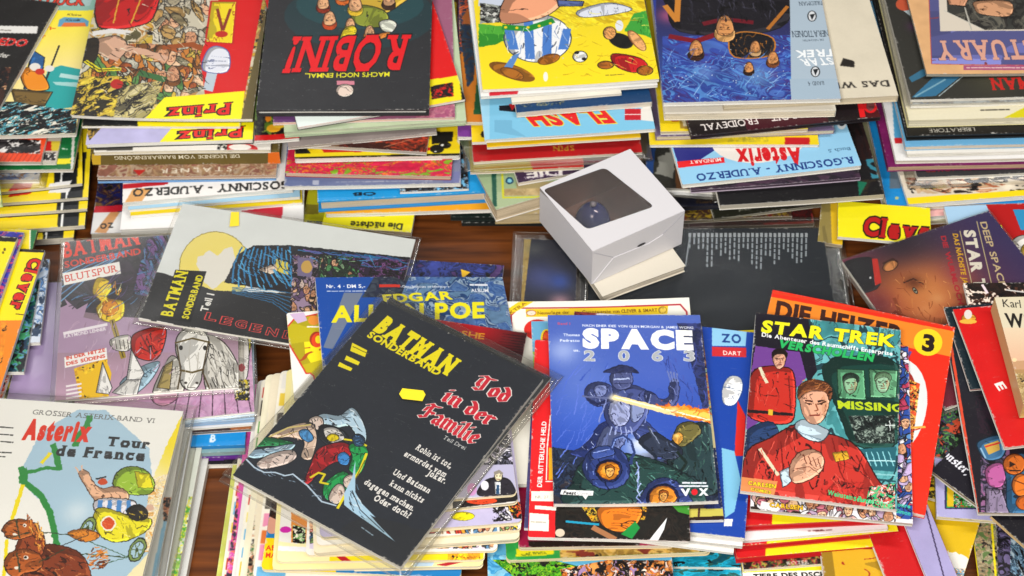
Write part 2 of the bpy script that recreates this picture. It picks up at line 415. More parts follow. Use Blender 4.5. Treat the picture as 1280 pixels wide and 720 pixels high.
# ------------------------------------------------------------------ meshes
def link(name, V, F, mats, parent=None, uv=None, mi=None, smooth=None):
    me = bpy.data.meshes.new(name); me.from_pydata([tuple(v) for v in V], [], F)
    for m in mats: me.materials.append(m)
    if mi is not None: me.polygons.foreach_set('material_index', mi)
    if smooth is not None: me.polygons.foreach_set('use_smooth', smooth)
    if uv is not None:
        l = me.uv_layers.new(name='UVMap'); idx = np.empty(len(me.loops), np.int32); me.loops.foreach_get('vertex_index', idx)
        l.data.foreach_set('uv', np.asarray(uv, np.float32)[idx].ravel())
    me.update(); o = bpy.data.objects.new(name, me); S.collection.objects.link(o)
    if parent is not None: o.parent = parent
    return o
class MB:
    def __init__(s): s.V = []; s.F = []; s.U = []; s.M = []; s.S = []
    def slab(s, x0, y0, x1, y1, n0, n1, Wd, Hd, nx=1, ny=1, r=0, bend=None, mt=0, ms=0):
        """a thin sheet or block following the bend of its comic; r rounds its corners"""
        ys = list(np.linspace(y0, y1, ny+1))
        if r > 0: ys = sorted(set([y0+r*(1-math.cos(a)) for a in np.linspace(0, math.pi/2, 5)]+[y1-r*(1-math.cos(a)) for a in np.linspace(0, math.pi/2, 5)]+[y for y in ys if y0+r < y < y1-r]))
        nyy = len(ys)-1; g0 = len(s.V)
        def ins(y):
            d = min(y-y0, y1-y)
            return 0 if d >= r or r == 0 else r-math.sqrt(max(0, r*r-(r-d)**2))
        def row(y, n):
            i = ins(y); out = []
            for k in range(nx+1):
                x = x0+i+(x1-x0-2*i)*k/nx; out.append((x, y, n+(bend(x/Wd, y/Hd) if bend else 0)))
            return out
        top = [row(y, n1) for y in ys]; bot = [row(y, n0) for y in ys]
        def add(v): s.V.append((v[0]-Wd/2, v[1]-Hd/2, v[2])); s.U.append((v[0]/Wd, v[1]/Hd)); return len(s.V)-1
        ti = [[add(v) for v in rw] for rw in top]; bi = [[add(v) for v in rw] for rw in bot]
        for j in range(nyy):
            for k in range(nx):
                s.F.append((ti[j][k], ti[j][k+1], ti[j+1][k+1], ti[j+1][k])); s.M.append(mt); s.S.append(True)
                s.F.append((bi[j][k], bi[j+1][k], bi[j+1][k+1], bi[j][k+1])); s.M.append(ms); s.S.append(True)
        loop = [(0, k) for k in range(nx)]+[(j, nx) for j in range(nyy)]+[(nyy, k) for k in range(nx, 0, -1)]+[(j, 0) for j in range(nyy, 0, -1)]
        wt = [add(top[j][k]) for j, k in loop]; wb = [add(bot[j][k]) for j, k in loop]
        for i in range(len(loop)):
            q = (i+1) % len(loop); s.F.append((wb[i], wb[q], wt[q], wt[i])); s.M.append(ms); s.S.append(False)
    def build(s, name, mats, parent): return link(name, s.V, s.F, mats, parent, s.U, s.M, s.S)

GAP = .0002
ITEMS = []
class It: pass
def item(label, cat, edge, p0, p1, depth, z, t, paint=None, kind='s', spine='R', pages='e9e2d2', name=None, group=None,
         r=0, bend=None, zo=None, base='ffffff', ppm=1.5, sl=None, back='d8d4cc', rough=.33, boards=None, spinec=None, split=.0, margin=.009):
    """one comic or book. edge 'N'/'F': p0-p1 are the picture positions of the near/far edge of its top face; z its height, zo the height of the opposite edge"""
    z0, z1 = z if isinstance(z, tuple) else (z, z)
    A = at(p0, z0); B = at(p1, z1); X = B-A; w = np.linalg.norm(X); X = X/w
    hd = np.array([-X[1], X[0], 0.0]); hd /= np.linalg.norm(hd)
    zo = (z0+z1)/2 if zo is None else zo
    rise = (zo-(z0+z1)/2)*(1 if edge == 'N' else -1)/depth
    rise = max(-.6, min(.6, rise))
    Y = hd*math.sqrt(1-rise*rise)+np.array([0, 0, rise]); Y -= X*(X@Y); Y /= np.linalg.norm(Y); N = np.cross(X, Y)
    O = A if edge == 'N' else A-Y*depth
    it = It(); it.O, it.X, it.Y, it.N, it.w, it.h, it.t = O, X, Y, N, w, depth, t
    nmn = name or {'s': 'comic_book', 'h': 'hardcover_album', 'p': 'sleeved_comic'}[kind]
    em = bpy.data.objects.new(nmn, None); S.collection.objects.link(em); em.empty_display_size = .02
    base0 = O+X*w/2+Y*depth/2-N*t
    em.matrix_world = Matrix([[X[0], Y[0], N[0], base0[0]], [X[1], Y[1], N[1], base0[1]], [X[2], Y[2], N[2], base0[2]], [0, 0, 0, 1]])
    em['label'] = label; em['category'] = cat
    if group: em['group'] = group
    a = Art(it, ppm); a.f(base)
    if paint: paint(a)
    ITEMS.append((label, w, depth))
    img = a.image(nmn+'_print')
    mat = printed('printed_cover', img, rough); edgem = plain('cover_edge', back, .5)
    sid = len(ITEMS); rr = random.Random(sid)
    ph = rr.uniform(0, 6); am = .0006*min(1, t/.006)
    bd = bend or {}
    def bf(u, v):
        u = min(1, max(0, u)); v = min(1, max(0, v)); d = 0
        d += bd.get('n', 0)*(1-v)**3+bd.get('f', 0)*v**3+bd.get('l', 0)*(1-u)**3+bd.get('r', 0)*u**3
        d += bd.get('nl', 0)*((1-u)*(1-v))**2+bd.get('nr', 0)*(u*(1-v))**2+bd.get('fl', 0)*((1-u)*v)**2+bd.get('fr', 0)*(u*v)**2
        d += bd.get('m', 0)*math.sin(math.pi*u)
        return d+am*math.sin(ph+u*4+v*3)*(1 if kind != 'h' else 0)
    n0 = .0004; ct = .0004 if kind != 'h' else .0024
    ov = .0003 if kind != 'h' else .0035
    T = t-(.0012 if kind == 'p' else 0)
    i = ov
    xs0 = 0 if spine == 'L' else i; xs1 = w if spine == 'R' else w-i
    ys0 = 0 if spine == 'N' else i; ys1 = depth if spine == 'F' else depth-i
    mb = MB(); nx, ny = (8, 10) if kind != 'h' else (2, 2)
    mb.slab(0, 0, w, depth, T-ct, T, w, depth, nx, ny, r, bf, 0, 1)
    mb.slab(0, 0, w, depth, n0, n0+ct, w, depth, nx, ny, r, bf, 2, 2)
    sw = .0006 if kind != 'h' else .0024
    sx = {'L': (0, 0, sw, depth), 'R': (w-sw, 0, w, depth), 'N': (0, 0, w, sw), 'F': (0, depth-sw, w, depth)}.get(spine)
    if sx and spine in 'LRNF':
        e = .0002
        mb.slab(sx[0]+(e if spine != 'L' else 0)-(0), sx[1]+(r if spine in 'LR' else 0), sx[2], sx[3]-(r if spine in 'LR' else 0), n0+ct, T-ct, w, depth, 1 if spine in 'LR' else nx, ny if spine in 'LR' else 1, 0, bf, 2, 2)
    spm = plain('cover_back', spinec or (boards or back), .45)
    mb.build('cover', [mat, plain('cover_board', boards, .4) if boards else edgem, spm], em)
    sg = sw+.0002; z0_ = n0+ct+.00005; z1_ = T-ct-.00005; nb = 1 if kind != 's' else (3 if t >= .010 else 2 if t >= .006 else 1)
    cuts = [z0_]+sorted(z0_+(z1_-z0_)*(k+rr.uniform(-.2, .2))/nb for k in range(1, nb))+[z1_]
    for k in range(nb):
        pg = MB(); o1, o2, o3 = (rr.uniform(.0002, .0012) for _ in range(3)) if nb > 1 else (.0004, .0004, .0004)
        pg.slab(sg if spine == 'L' else i+o1, sg if spine == 'N' else i+o2, w-(sg if spine == 'R' else i+o3), depth-(sg if spine == 'F' else i+.0004),
                cuts[k], cuts[k+1]-(.00025 if k < nb-1 else 0), w, depth, nx, ny, max(0, r-ov), bf)
        pg.build('pages', [pagemat(pages)], em)
    if kind == 'p':
        m = sl or margin; V = []; F = []; nx2, ny2 = 26, 34; Lx = w+2*m; Ly = depth+2*m
        def smooth(x): x = min(1, max(0, x)); return x*x*(3-2*x)
        def cols(n, L): return [-m, -m*.7, -m*.4, -m*.15, -.0004]+[L*k/(n-10) for k in range(0, n-9)]+[L+.0004, L+m*.15, L+m*.4, L+m*.7, L+m]
        nx2, ny2 = 26, 34; CX = cols(nx2, w); CY = cols(ny2, depth); nx2 = len(CX)-1; ny2 = len(CY)-1
        for side in (1, 0):
            for j in range(ny2+1):
                for k in range(nx2+1):
                    x = CX[k]; y = CY[j]
                    out = max(-x, x-w, -y, y-depth)
                    q = smooth(1-max(0, out-.0005)/m) if out > 0 else 1
                    if side:
                        wr = float(fbm(np.float32(x*15), np.float32(y*15), sid*3, 2)-.5)
                        z_ = .0006+q*(t-.0012)+.0008*q+wr*(.0028*q+.0040*(1-q))
                        z_ = max(z_, .0010) if out > .0005 else max(z_, t-.0006)
                    else: z_ = .0001 if q > .5 else .0003
                    V.append((x-w/2, y-depth/2, z_+bf(x/w, y/depth)))
        n1 = (nx2+1)*(ny2+1); g = lambda s_, j, k: s_*n1+j*(nx2+1)+k
        for j in range(ny2):
            for k in range(nx2):
                F.append((g(0, j, k), g(0, j, k+1), g(0, j+1, k+1), g(0, j+1, k)))
                F.append((g(1, j, k), g(1, j+1, k), g(1, j+1, k+1), g(1, j, k+1)))
        lp = [(0, k) for k in range(nx2)]+[(j, nx2) for j in range(ny2)]+[(ny2, k) for k in range(nx2, 0, -1)]+[(j, 0) for j in range(ny2, 0, -1)]
        for i_ in range(len(lp)):
            q_ = (i_+1) % len(lp); F.append((g(1, *lp[i_]), g(1, *lp[q_]), g(0, *lp[q_]), g(0, *lp[i_])))
        link('plastic_sleeve', V, F, [SLEEVE], em, smooth=[True]*len(F))
    it.em = em; it.bf = bf; it.top = t; it.art = a
    return it
def sticker(it, pts, c, h=.0004, name='price_sticker'):
    """a small paper tag stuck on the top face"""
    H = np.linalg.inv(AM @ np.stack([it.X, it.Y, it.O-CAM], 1)); Q = []
    for p in pts: q = H @ np.array([p[0], p[1], 1]); q = q[:2]/q[2]; Q.append((q[0], q[1]))
    if (Q[1][0]-Q[0][0])*(Q[2][1]-Q[1][1])-(Q[1][1]-Q[0][1])*(Q[2][0]-Q[1][0]) < 0: Q = Q[::-1]
    n = len(Q); V = [(x-it.w/2, y-it.h/2, it.top+it.bf(x/it.w, y/it.h)+.0012+k*h) for k in (0, 1) for x, y in Q]
    F = [tuple(range(n, 2*n)), tuple(range(n-1, -1, -1))]+[(i, (i+1) % n, n+(i+1) % n, n+i) for i in range(n)]
    link(name, V, F, [plain('paper_tag', c, .45)], it.em)

def stack(group, base, rows):
    """rows from the top downwards; every row is an item whose height follows from what lies below it"""
    z = base+sum(r['t']+GAP for r in rows)
    out = []
    for r in rows:
        q = dict(r); q['z'] = z; q['group'] = group; z -= r['t']+GAP; out.append(item(**q))
    return out
def R(label, p0, p1, t, paint=None, depth=.29, cat='comic', **k):
    d = dict(label=label, cat=cat, edge='N', p0=p0, p1=p1, depth=depth, t=t, paint=paint, ppm=1.0); d.update(k); return d
# ------------------------------------------------------------------ table
def table():
    m, N, L = nm('varnished_wood'); b = N['Principled BSDF']; tc = N.new('ShaderNodeTexCoord'); mp = N.new('ShaderNodeMapping')
    mp.inputs['Scale'].default_value = (2.2, 34, 1); L.new(tc.outputs['Object'], mp.inputs[0])
    n = N.new('ShaderNodeTexNoise'); n.inputs['Scale'].default_value = 2.4; n.inputs['Detail'].default_value = 7; n.inputs['Distortion'].default_value = .6
    L.new(mp.outputs[0], n.inputs['Vector']); r = N.new('ShaderNodeValToRGB')
    r.color_ramp.elements[0].position = .3; r.color_ramp.elements[0].color = (.045, .012, .003, 1)
    r.color_ramp.elements[1].position = .72; r.color_ramp.elements[1].color = (.16, .044, .008, 1)
    L.new(n.outputs[0], r.inputs[0]); L.new(r.outputs[0], b.inputs['Base Color'])
    b.inputs['Roughness'].default_value = .42; b.inputs['Specular IOR Level'].default_value = .25; bp = N.new('ShaderNodeBump'); bp.inputs['Strength'].default_value = .12
    L.new(n.outputs[0], bp.inputs['Height']); L.new(bp.outputs[0], b.inputs['Normal'])
    V = []; F = []
    x0, x1, y0, y1, h, e = -1.5, 1.5, -.85, 1.5, .035, .004
    for z, d in ((-h, 0), (-e, 0), (0, e)):
        V += [(x0+d, y0+d, z), (x1-d, y0+d, z), (x1-d, y1-d, z), (x0+d, y1-d, z)]
    F = [(3, 2, 1, 0), (8, 9, 10, 11)]
    for k in (0, 4):
        for i in range(4): F.append((k+i, k+(i+1) % 4, k+4+(i+1) % 4, k+4+i))
    o = link('table_top', V, F, [m]); o['kind'] = 'structure'
table()

YEL, RED, BLK, WHT = 'fbe80a', 'dc1410', '161314', 'f4f2ee'
CR, WH, TN = 'e6dcc6', 'efece4', 'd8c4a4'     # page tints
def redlogo(a, p0, p1, h):
    a.t('Clever', p0, p1, h, RED, .02, True, 0, BLK, .05)

def face(a, x, y, s, skin, hair, ang=0):
    a.po([(x-7*s, y-8*s), (x+7*s, y-9*s), (x+8*s, y), (x+5*s, y+8*s), (x, y+11*s), (x-5*s, y+8*s), (x-8*s, y)], skin, '2a1410', .8)
    a.po([(x-9*s, y-3*s), (x-9*s, y-10*s), (x-3*s, y-14*s), (x+6*s, y-13*s), (x+10*s, y-8*s), (x+8.5*s, y-2*s), (x+6*s, y-7*s), (x-1*s, y-8*s), (x-6*s, y-6*s)], hair, '1c1008', .6)
    a.l([(x-5*s, y-2.5*s), (x-1.5*s, y-2*s)], .9*s+.3, '2a1410'); a.l([(x+2*s, y-2*s), (x+5.5*s, y-2.5*s)], .9*s+.3, '2a1410'); a.e(x-3*s, y-.6*s, .9*s, .6*s, '2a1410'); a.e(x+4*s, y-.6*s, .9*s, .6*s, '2a1410')
    a.l([(x+.8*s, y-.5*s), (x+2*s, y+3*s), (x, y+3.3*s)], .6*s+.2, '8c4c30'); a.l([(x-2.4*s, y+6*s), (x+3*s, y+5.6*s)], .8*s+.2, '7c2c20'); a.p([(x+5*s, y-6*s), (x+8*s, y), (x+5*s, y+8*s), (x+4*s, y+2*s)], 'c08860', .45)

# ------------------------------------------------------------------ far left pile
def A1(a):
    a.f('fbe914'); a.g([(-60, -20), (130, -20), (96, 175), (-60, 175)], (0, 0), (0, 100), 'fbe914', 'fae69a')
    a.p([(-30, -12), (124, -12), (118, 12), (106, 13), (-30, 10)], '8fbcae'); a.p([(-30, -14), (120, -14), (112, 7), (-30, 6)], 'a9c6c4')
    a.t('DONALD DUCK', (-25, 4), (106, 6), 11, 'e0402a', .03, False, .1, '3a2a20', .04)
    a.p([(72, 33), (74, 24), (80, 21), (104, 22), (111, 26), (110, 33)], '63a3c4'); a.p([(76, 33), (108, 33), (106, 28), (80, 28)], 'e8783a')
    a.t('Kleine', (84, 19), (102, 20), 3, '4a3a20'); a.t('Klassik', (82, 26), (101, 26), 3, '20242c')
    a.t('Schlangen-', (2, 36), (70, 37), 6, 'e6661c', .02); a.t('bar', (40, 47), (57, 48), 6, 'e6661c', .02)
    a.p([(60, 88), (76, 82), (104, 88), (98, 135), (60, 140), (50, 118)], '2aa6a4'); a.p([(76, 92), (100, 96), (98, 101), (74, 97)], 'b8e0dc'); a.p([(66, 103), (98, 104), (96, 110), (70, 107)], 'a8d8d4')
    # a small sailing boat on the sea
    a.po([(14, 112), (66, 116), (56, 134), (20, 132)], '7a6030'); a.l([(52, 116), (74, 57)], 2, '2a2a2a'); a.po([(30, 112), (40, 62), (56, 72), (50, 112)], '2f72b8'); a.po([(34, 112), (26, 90), (44, 84), (58, 100), (60, 113)], 'f0901c')
    a.e(44, 84, 7, 5, 'e9e4dc'); a.e(50, 90, 6, 4, 'c83020'); a.e(62, 86, 6, 4, 'e9e4dc')
    a.art([(-60, 128), (20, 128), (50, 134), (97, 140), (96, 175), (-60, 175)], ['0ea2b8', '1c2420', 'e8e2d2', 'e8e2d2', '1c3a34', '35a8cc'], 5, 5, .9, (3.4, 1, 22))
def A2(a):
    a.f('1c1917'); a.p([(-60, 30), (48, 33), (46, 42), (-60, 39)], 'ece9e4'); a.tiny((0, 37), (14, 38), 1.5, '888078')
    a.t('TORPEDO', (-50, 52), (32, 58), 9, 'e21f1c', .03, False, .2, 'f4e0d8', .02); a.t('der', (-4, 70), (11, 72), 6, 'f0ece4', .02, False, .2)
    a.art([(-60, 84), (14, 84), (0, 140), (-60, 140)], ['5a2c1c', '1c1512', 'd9a274', '3a2018'], 12, 4)
def yellowrun(seed, x1):
    def f(a):
        a.f('f0d410'); a.p([(x1-34, 190), (x1-4, 190), (x1-16, 330), (x1-40, 330)], '15181c'); a.l([(x1-24, 200), (x1-36, 310)], 2, 'f0f0ec')
        y = {1: 243, 2: 250, 3: 262, 4: 276, 5: 288}[seed]
        a.p([(18, y-14), (42, y-18), (38, y-8), (10, y-4)], 'cc1812'); a.p([(62, y-14), (90, y-18), (86, y-10), (60, y-9)], 'e8e6e4')
    return f
stack('comics in the pile at the far left', .0, [
    R('black comic with red and white title lying on the yellow boat album', (-158, 150), (-22, 172), .008, A2, .26, spine='L', pages='cfcac0'),
    R('yellow album with blue title plate, little boat and turquoise waves on its cover', (-118, 172), (95, 170), .007, A1, .30, spine='L', pages='dcd6ca', ppm=1.8, bend={'nr': .005}),
    R('comic with orange hatched corner peeping out under the yellow boat album', (-150, 201), (51, 202), .006, lambda a: (a.f('e8481c'), a.art([(-20, 170), (51, 175), (50, 192), (-20, 190)], ['1a1a1c', 'dcd8d4', '3a3436'], 6, 3, .8, (2, 1, 20)), [a.l([(-20+6*k, 202), (-12+6*k, 190)], 1, 'b83010') for k in range(12)]), pages='b8b0a4'),
    R('grey comic with red and yellow squares in the far left pile', (-135, 204), (70, 203), .005, lambda a: (a.f('bfb4a6'), a.p([(52, 176), (64, 176), (64, 188), (52, 188)], 'c01818'), a.p([(64, 176), (76, 176), (75, 188), (64, 188)], 'd8c038'), a.art([(53, 190), (70, 190), (69, 200), (53, 200)], ['e8e4dc', '2a2624'], 3, 2))),
    R('dark green comic with a yellow label band in the far left pile', (-110, 213), (91, 212), .006, lambda a: (a.f('0f6a34'), a.p([(70, 199), (89, 198), (88, 205), (70, 206)], 'ecdc10'), a.l([(92, 170), (90, 212)], 3, 'd8d4cc'), a.tiny((78, 186), (84, 187), 2, 'c8d8c8')), pages='cfc8bc'),
    R('comic in a crumpled clear bag sticking out of the far left pile', (-140, 226), (48, 224), .008, lambda a: a.art(None, ['8a9cc0', 'c4c0bc', '8c6a50', '3c4c78'], 9, 8, .3, (2.2, 1, 5)), kind='p', cat='comic'),
    R('uppermost of the yellow comics with black spines at the far left', (-112, 252), (103, 229), .006, yellowrun(1, 103), spinec='101214', pages='d9d2c4'),
    R('second yellow comic with black spine from the top at the far left', (-112, 262), (110, 246), .007, yellowrun(2, 112), spinec='101214', pages='d9d2c4'),
    R('third yellow comic with black spine from the top at the far left', (-112, 274), (109, 261), .007, yellowrun(3, 108), spinec='101214', pages='d9d2c4'),
    R('yellow comic with black spine, red and white blocks, lowest but one at far left', (-115, 296), (106, 282), .008, yellowrun(4, 110), spinec='101214', pages='d9d2c4'),
    R('lowest of the yellow comics with black spines at the far left', (-120, 308), (92, 297), .012, yellowrun(5, 92), spinec='101214', pages='d9d2c4'),
])

# ------------------------------------------------------------------ second pile
def Cc1(a):
    a.f('6a5c34'); a.art([(80, -30), (340, -30), (300, 155), (80, 155)], ['c8a838', 'd8c468', 'c8bfa4', 'a87434', 'b8864c', '5c5434', 'd8ccb0', 'c8a030'], 26, 21, .5)
    a.scene([(104, 60), (262, 50), (262, 110), (200, 130), (100, 150)], ['c87c30', '7c4a20', 'd8b840', '5c8c48', 'c8c4b0', 'a85424', '8c8468', 'e0c050'], 17, 5, .16)
    a.scene([(196, -20), (262, -20), (262, 56), (190, 56)], ['c8bfa8', 'a89c80', 'd8d0bc', '8c7c58', 'c09858'], 20, 9, .1)
    a.art([(96, 100), (160, 96), (150, 150), (90, 150)], ['e0c840', '2c281c', 'c8a428', 'd8bc50'], 8, 6, .8, (2.2, 1, 40)); a.art([(150, 110), (206, 100), (180, 160), (140, 160)], ['c8b878', '5c5640', 'a89c60', 'd8cc98'], 12, 8, .7, (2.5, 1, 50))
    a.po([(128, -20), (196, -24), (192, 22), (170, 34), (140, 38), (120, 30)], 'c01414', w=1.4); a.l([(150, -6), (142, 30)], 1.6, 'd8a030'); a.l([(178, -6), (164, 30)], 1.6, 'd8a030'); a.l([(118, 44), (140, 40), (160, 42)], 7, 'e0dcd8'); a.po([(122, 52), (146, 46), (160, 58), (152, 72), (134, 74), (120, 66)], 'e0b090'); a.po([(104, 56), (122, 50), (122, 72), (112, 84), (100, 76)], '2a2014')
    a.l([(150, 60), (180, 66), (206, 74)], 9, 'd6a88c'); a.l([(140, 52), (152, 62), (142, 74)], 12, 'd6a88c'); a.l([(108, 80), (124, 90), (150, 88)], 5, 'e8d818'); a.l([(108, 80), (124, 90), (150, 88)], 1.4, '28240c')
    a.e(146, 107, 8, 6, 'b82018'); a.l([(175, 92), (205, 100)], 8, '3a6a38'); a.l([(205, 60), (240, 56), (262, 66)], 7, '9a4c1c')
    a.wob(.35); a.p([(276, -10), (330, -10), (306, 118), (256, 118), (250, 70), (262, 40)], 'd81414'); a.p([(264, 66), (277, 70), (266, 115), (254, 112)], 'bcc8d4')
    a.po([(264, 2), (296, 2), (291, 55), (257, 53)], 'f2d820', 'c02018', 2); a.l([(272, 12), (278, 38)], 3, '8a3020'); a.l([(288, 12), (279, 38)], 3, '8a3020'); a.e(277, 43, 8, 4, 'c02818')
    a.po([(258, 66), (270, 58), (286, 66), (284, 90), (254, 88)], 'e4e6f0', '5060a0', 1.2); a.tiny((258, 76), (282, 77), 1.4, '9aa0b4'); a.tiny((258, 82), (282, 83), 1.4, '9aa0b4')
    a.p([(172, 160), (206, 122), (306, 114), (300, 160)], 'fdf00a')
    a.hatch([(200, -20), (262, -20), (262, 110), (130, 140), (104, 90)], 160, ['2a2010', '1c140c', 'e8dcc0'], 12, 30, .9, 4); a.t('Prinz', (289, 129), (209, 136), 13, 'e21b12', .03, True, .1, '141010', .06)
def Cc3(a):
    a.f('b9b4dc'); a.mott(.06, 14); a.art([(104, 150), (136, 150), (112, 176)], ['a88428', '5c4c24'], 6, 2)
    a.p([(196, 182), (236, 135), (280, 0), (345, 0), (318, 182)], 'fdee0c'); a.p([(300, 142), (330, 144), (342, -20), (300, -20)], 'd8160f'); a.p([(310, 120), (322, 60), (316, 60), (302, 120)], '5c1210')
    a.t('Prinz', (304, 158), (222, 165), 12, 'e21b12', .03, True, .1, '141010', .06)
def c_leg(a):
    a.f('6e5e30'); a.mott(.1, 30)
def spineface(it, y0, fn, ppm=3):
    """printed spine on the near side of a thick book: a part of its own"""
    s = It(); s.O = it.O-it.N*it.t-it.Y*.0008; s.X = it.X; s.Y = it.N; s.N = -it.Y; s.w = it.w; s.h = it.t
    a = Art(s, ppm); fn(a); m = printed('printed_spine', a.image('spine_print'), .4)
    w, h, t, e = it.w, it.h, it.t, .0007
    V = [(x-w/2, y-h/2, z) for y in (-e, -.0001) for x, z in ((0, .0003), (w, .0003), (w, t-.0003), (0, t-.0003))]
    link('spine', V, [(0, 1, 2, 3), (7, 6, 5, 4), (0, 4, 5, 1), (1, 5, 6, 2), (2, 6, 7, 3), (3, 7, 4, 0)], [m], it.em, uv=[(0, 0), (1, 0), (1, 1), (0, 1)]*2)
g = 'comics and albums in the second pile from the left'
cst = stack(g, .0, [
    R('red and olive adventure album with yellow corner and inverted red title, topmost of its pile', (89, 149), (316, 149), .006, Cc1, .30, spine='R', spinec='1a1a1a', pages=WH, ppm=2.2, bend={'l': .003, 'nl': .004}),
    R('thin white edged comic directly beneath the red and olive album', (102, 158), (300, 158), .004, lambda a: (a.f('f8e40c'), a.p([(90, 170), (172, 170), (172, 140), (90, 140)], '222')if 0 else a.p([(90, 170), (172, 170), (172, 140), (90, 140)], '222222')), pages=WH),
    R('album with lilac sky and yellow corner showing half of its red title', (107, 181), (316, 174), .008, Cc3, .30, spinec='161616', pages=WH, ppm=1.8),
    R('white comic with a red ring ornament, just above the olive spined book', (117, 190), (338, 187), .006, lambda a: (a.f('e9e4da'), a.e(300, 186, 22, 7, 'c41818'), a.e(300, 184, 14, 4, 'e9e4da'), a.art([(272, 180), (284, 180), (284, 190), (272, 190)], ['e9e4da', '3a4038'], 4, 4), a.p([(118, 184), (166, 184), (166, 188), (118, 188)], '4a4640')), pages=CR),
    R('thick olive hardcover with a pale title on its spine and an orange end', (113, 192), (349, 190), .020, c_leg, .27, cat='book', kind='h', name='hardcover_book', spine='N', boards='6e5e30', pages=CR),
    R('brown comic with pale capitals along its edge, below the olive book', (121, 221), (345, 219), .006, lambda a: (a.f('9a7a5c'), a.art(None, ['a0805e', '8c6a50', 'b49a80', '8a5a4c'], 16, 4, .1), a.p([(166, 212), (182, 212), (174, 219)], 'b82420'), a.t('STALNER', (290, 208), (196, 211), 5.5, 'e6dcc8', .01, False, 0, None, 0, 0, .25)), pages='c8a890'),
    R('light blue edged comic beneath the brown one in the second pile', (122, 227), (345, 223), .004, lambda a: a.f('2c2c44'), spinec='6c9cd0', pages='86b4e4', back='86b4e4'),
    R('white album lettered in black serif capitals upside down, in the second pile', (153, 253), (366, 236), .008, lambda a: (a.f('eeeae6'), a.p([(150, 238), (162, 228), (214, 224), (214, 232), (170, 238), (170, 255), (150, 255)], 'eeeae6'), a.p([(153, 230), (210, 225), (210, 230), (153, 236)], 'c01c24'), a.p([(166, 236), (190, 234), (172, 258), (154, 256)], 'dca05c'), a.t('R.GOSCINNY - A.UDERZO', (378, 226), (165, 236), 9, '141414', .022, True)), pages=WH),
    R('pale blue comic peeping out below the white lettered album', (160, 262), (375, 246), .005, lambda a: a.f('a4cce4'), pages=WH),
    R('thin yellow edged comic under the pale blue one', (163, 270), (378, 253), .005, lambda a: a.f('e8cc14'), pages=WH, spinec='e8e4dc'),
    R('white album with a red wedge, lowest but one in the second pile', (150, 287), (379, 279), .010, lambda a: (a.f('f0eeec'), a.p([(300, 264), (354, 257), (352, 275)], 'd02038')), pages=WH),
    R('red, white and navy comic lowest at the left foot of the second pile', (113, 292), (330, 287), .010, lambda a: (a.f('1a1a4c'), a.art([(115, 222), (150, 222), (150, 258), (115, 258)], ['1a1a56', '16163c', '301424', '6c4c24'], 12, 3, .4), a.p([(110, 258), (160, 256), (160, 264), (110, 266)], 'b81828'), a.p([(110, 266), (170, 264), (170, 300), (110, 300)], 'dcdad8'), a.p([(118, 290), (138, 265), (150, 265), (132, 292)], 'c8905c'), a.t('ZO', (142, 278), (124, 280), 6, '181818', .03, True)), pages=CR),
])
spineface(cst[4], 0, lambda a: (a.f('6b5b2c'), a.mott(.1, 30), a.p([(115, 186), (126, 186), (126, 206), (115, 206)], 'd8b030'), a.p([(335, 180), (352, 180), (352, 206), (335, 206)], 'e8701c'), a.t('DIE LEGENDE VOM BARBARENKÖNIG', (299, 193), (142, 195.5), 4.2, 'f0e8d0', .01, True)))

# ------------------------------------------------------------------ third pile
def D1(a):
    a.f('2c2c2f'); a.mott(.05, 9); a.e(450, 20, 95, 42, '1d4046', 0, .55); a.e(450, 6, 80, 30, '24555a', 0, .5)
    # a cluster of merry people in green and yellow, drawn as seen upside down
    a.po([(392, -20), (420, -12), (440, 10), (470, 20), (500, 6), (520, -20)], 'c8a434'); a.po([(440, 14), (452, 6), (478, 12), (486, 24), (474, 34), (450, 32), (440, 24)], '8a9430'); a.po([(474, 28), (486, 24), (496, 30), (490, 40), (478, 38)], 'e8ead8')
    for x, y, s_, h_ in ((412, 24, -.95, 'c84818'), (404, 4, -.9, '8c2c14'), (438, 30, -.7, 'd8c020'), (444, 6, -1, 'e0b828'), (462, 40, -.75, 'e89038'), (486, 0, -.9, '3c2418'), (428, -6, -.9, 'd86820')): face(a, x, y, s_, 'e8b080', h_)
    a.po([(425, 50), (430, 36), (442, 32), (446, 40), (436, 50)], 'ecd420'); a.po([(452, 48), (466, 44), (486, 40), (484, 46), (462, 52)], 'e88c34')
    a.t('ROBIN!', (513, 45), (364, 48), 40, 'e0141c', .03, True, .18, '101214', .03)
    a.t("MACH'S NOCH EINMAL,", (487, 90), (381, 92), 5.5, 'e8e020', .02)
    a.p([(421, 101), (443, 101), (443, 106), (421, 106)], 'd08090'); a.eo(431, 113, 11, 8, 'e6d0c0', '1c1818', .7)
    for k in range(26): a.e(random.Random(k).uniform(330, 535), random.Random(k+50).uniform(10, 130), .5, .4, '6c6c70')
def D6(a):
    a.f('e4c410'); a.p([(369, 186), (384, 186), (392, 197), (369, 197)], '1a1812'); a.p([(400, 184), (540, 184), (540, 189), (405, 191)], 'c01c14')
    a.p([(366, 193), (582, 186), (582, 196), (366, 200)], 'e8d018'); a.p([(540, 164), (566, 164), (566, 176), (540, 180)], '14110e'); a.p([(576, 150), (580, 150), (580, 188), (571, 176)], 'c8bca0')
    a.eo(546, 186, 8, 5, '18140e'); a.eo(556, 181, 7, 4, '18140e'); a.e(553, 181, 2, 1.4, 'e8e4dc'); a.e(544, 189, 1.5, 1, 'e8e4dc')
    a.p([(366, 197), (582, 191), (582, 200), (366, 204)], '16130f')
g = 'comics and albums in the third pile from the left'
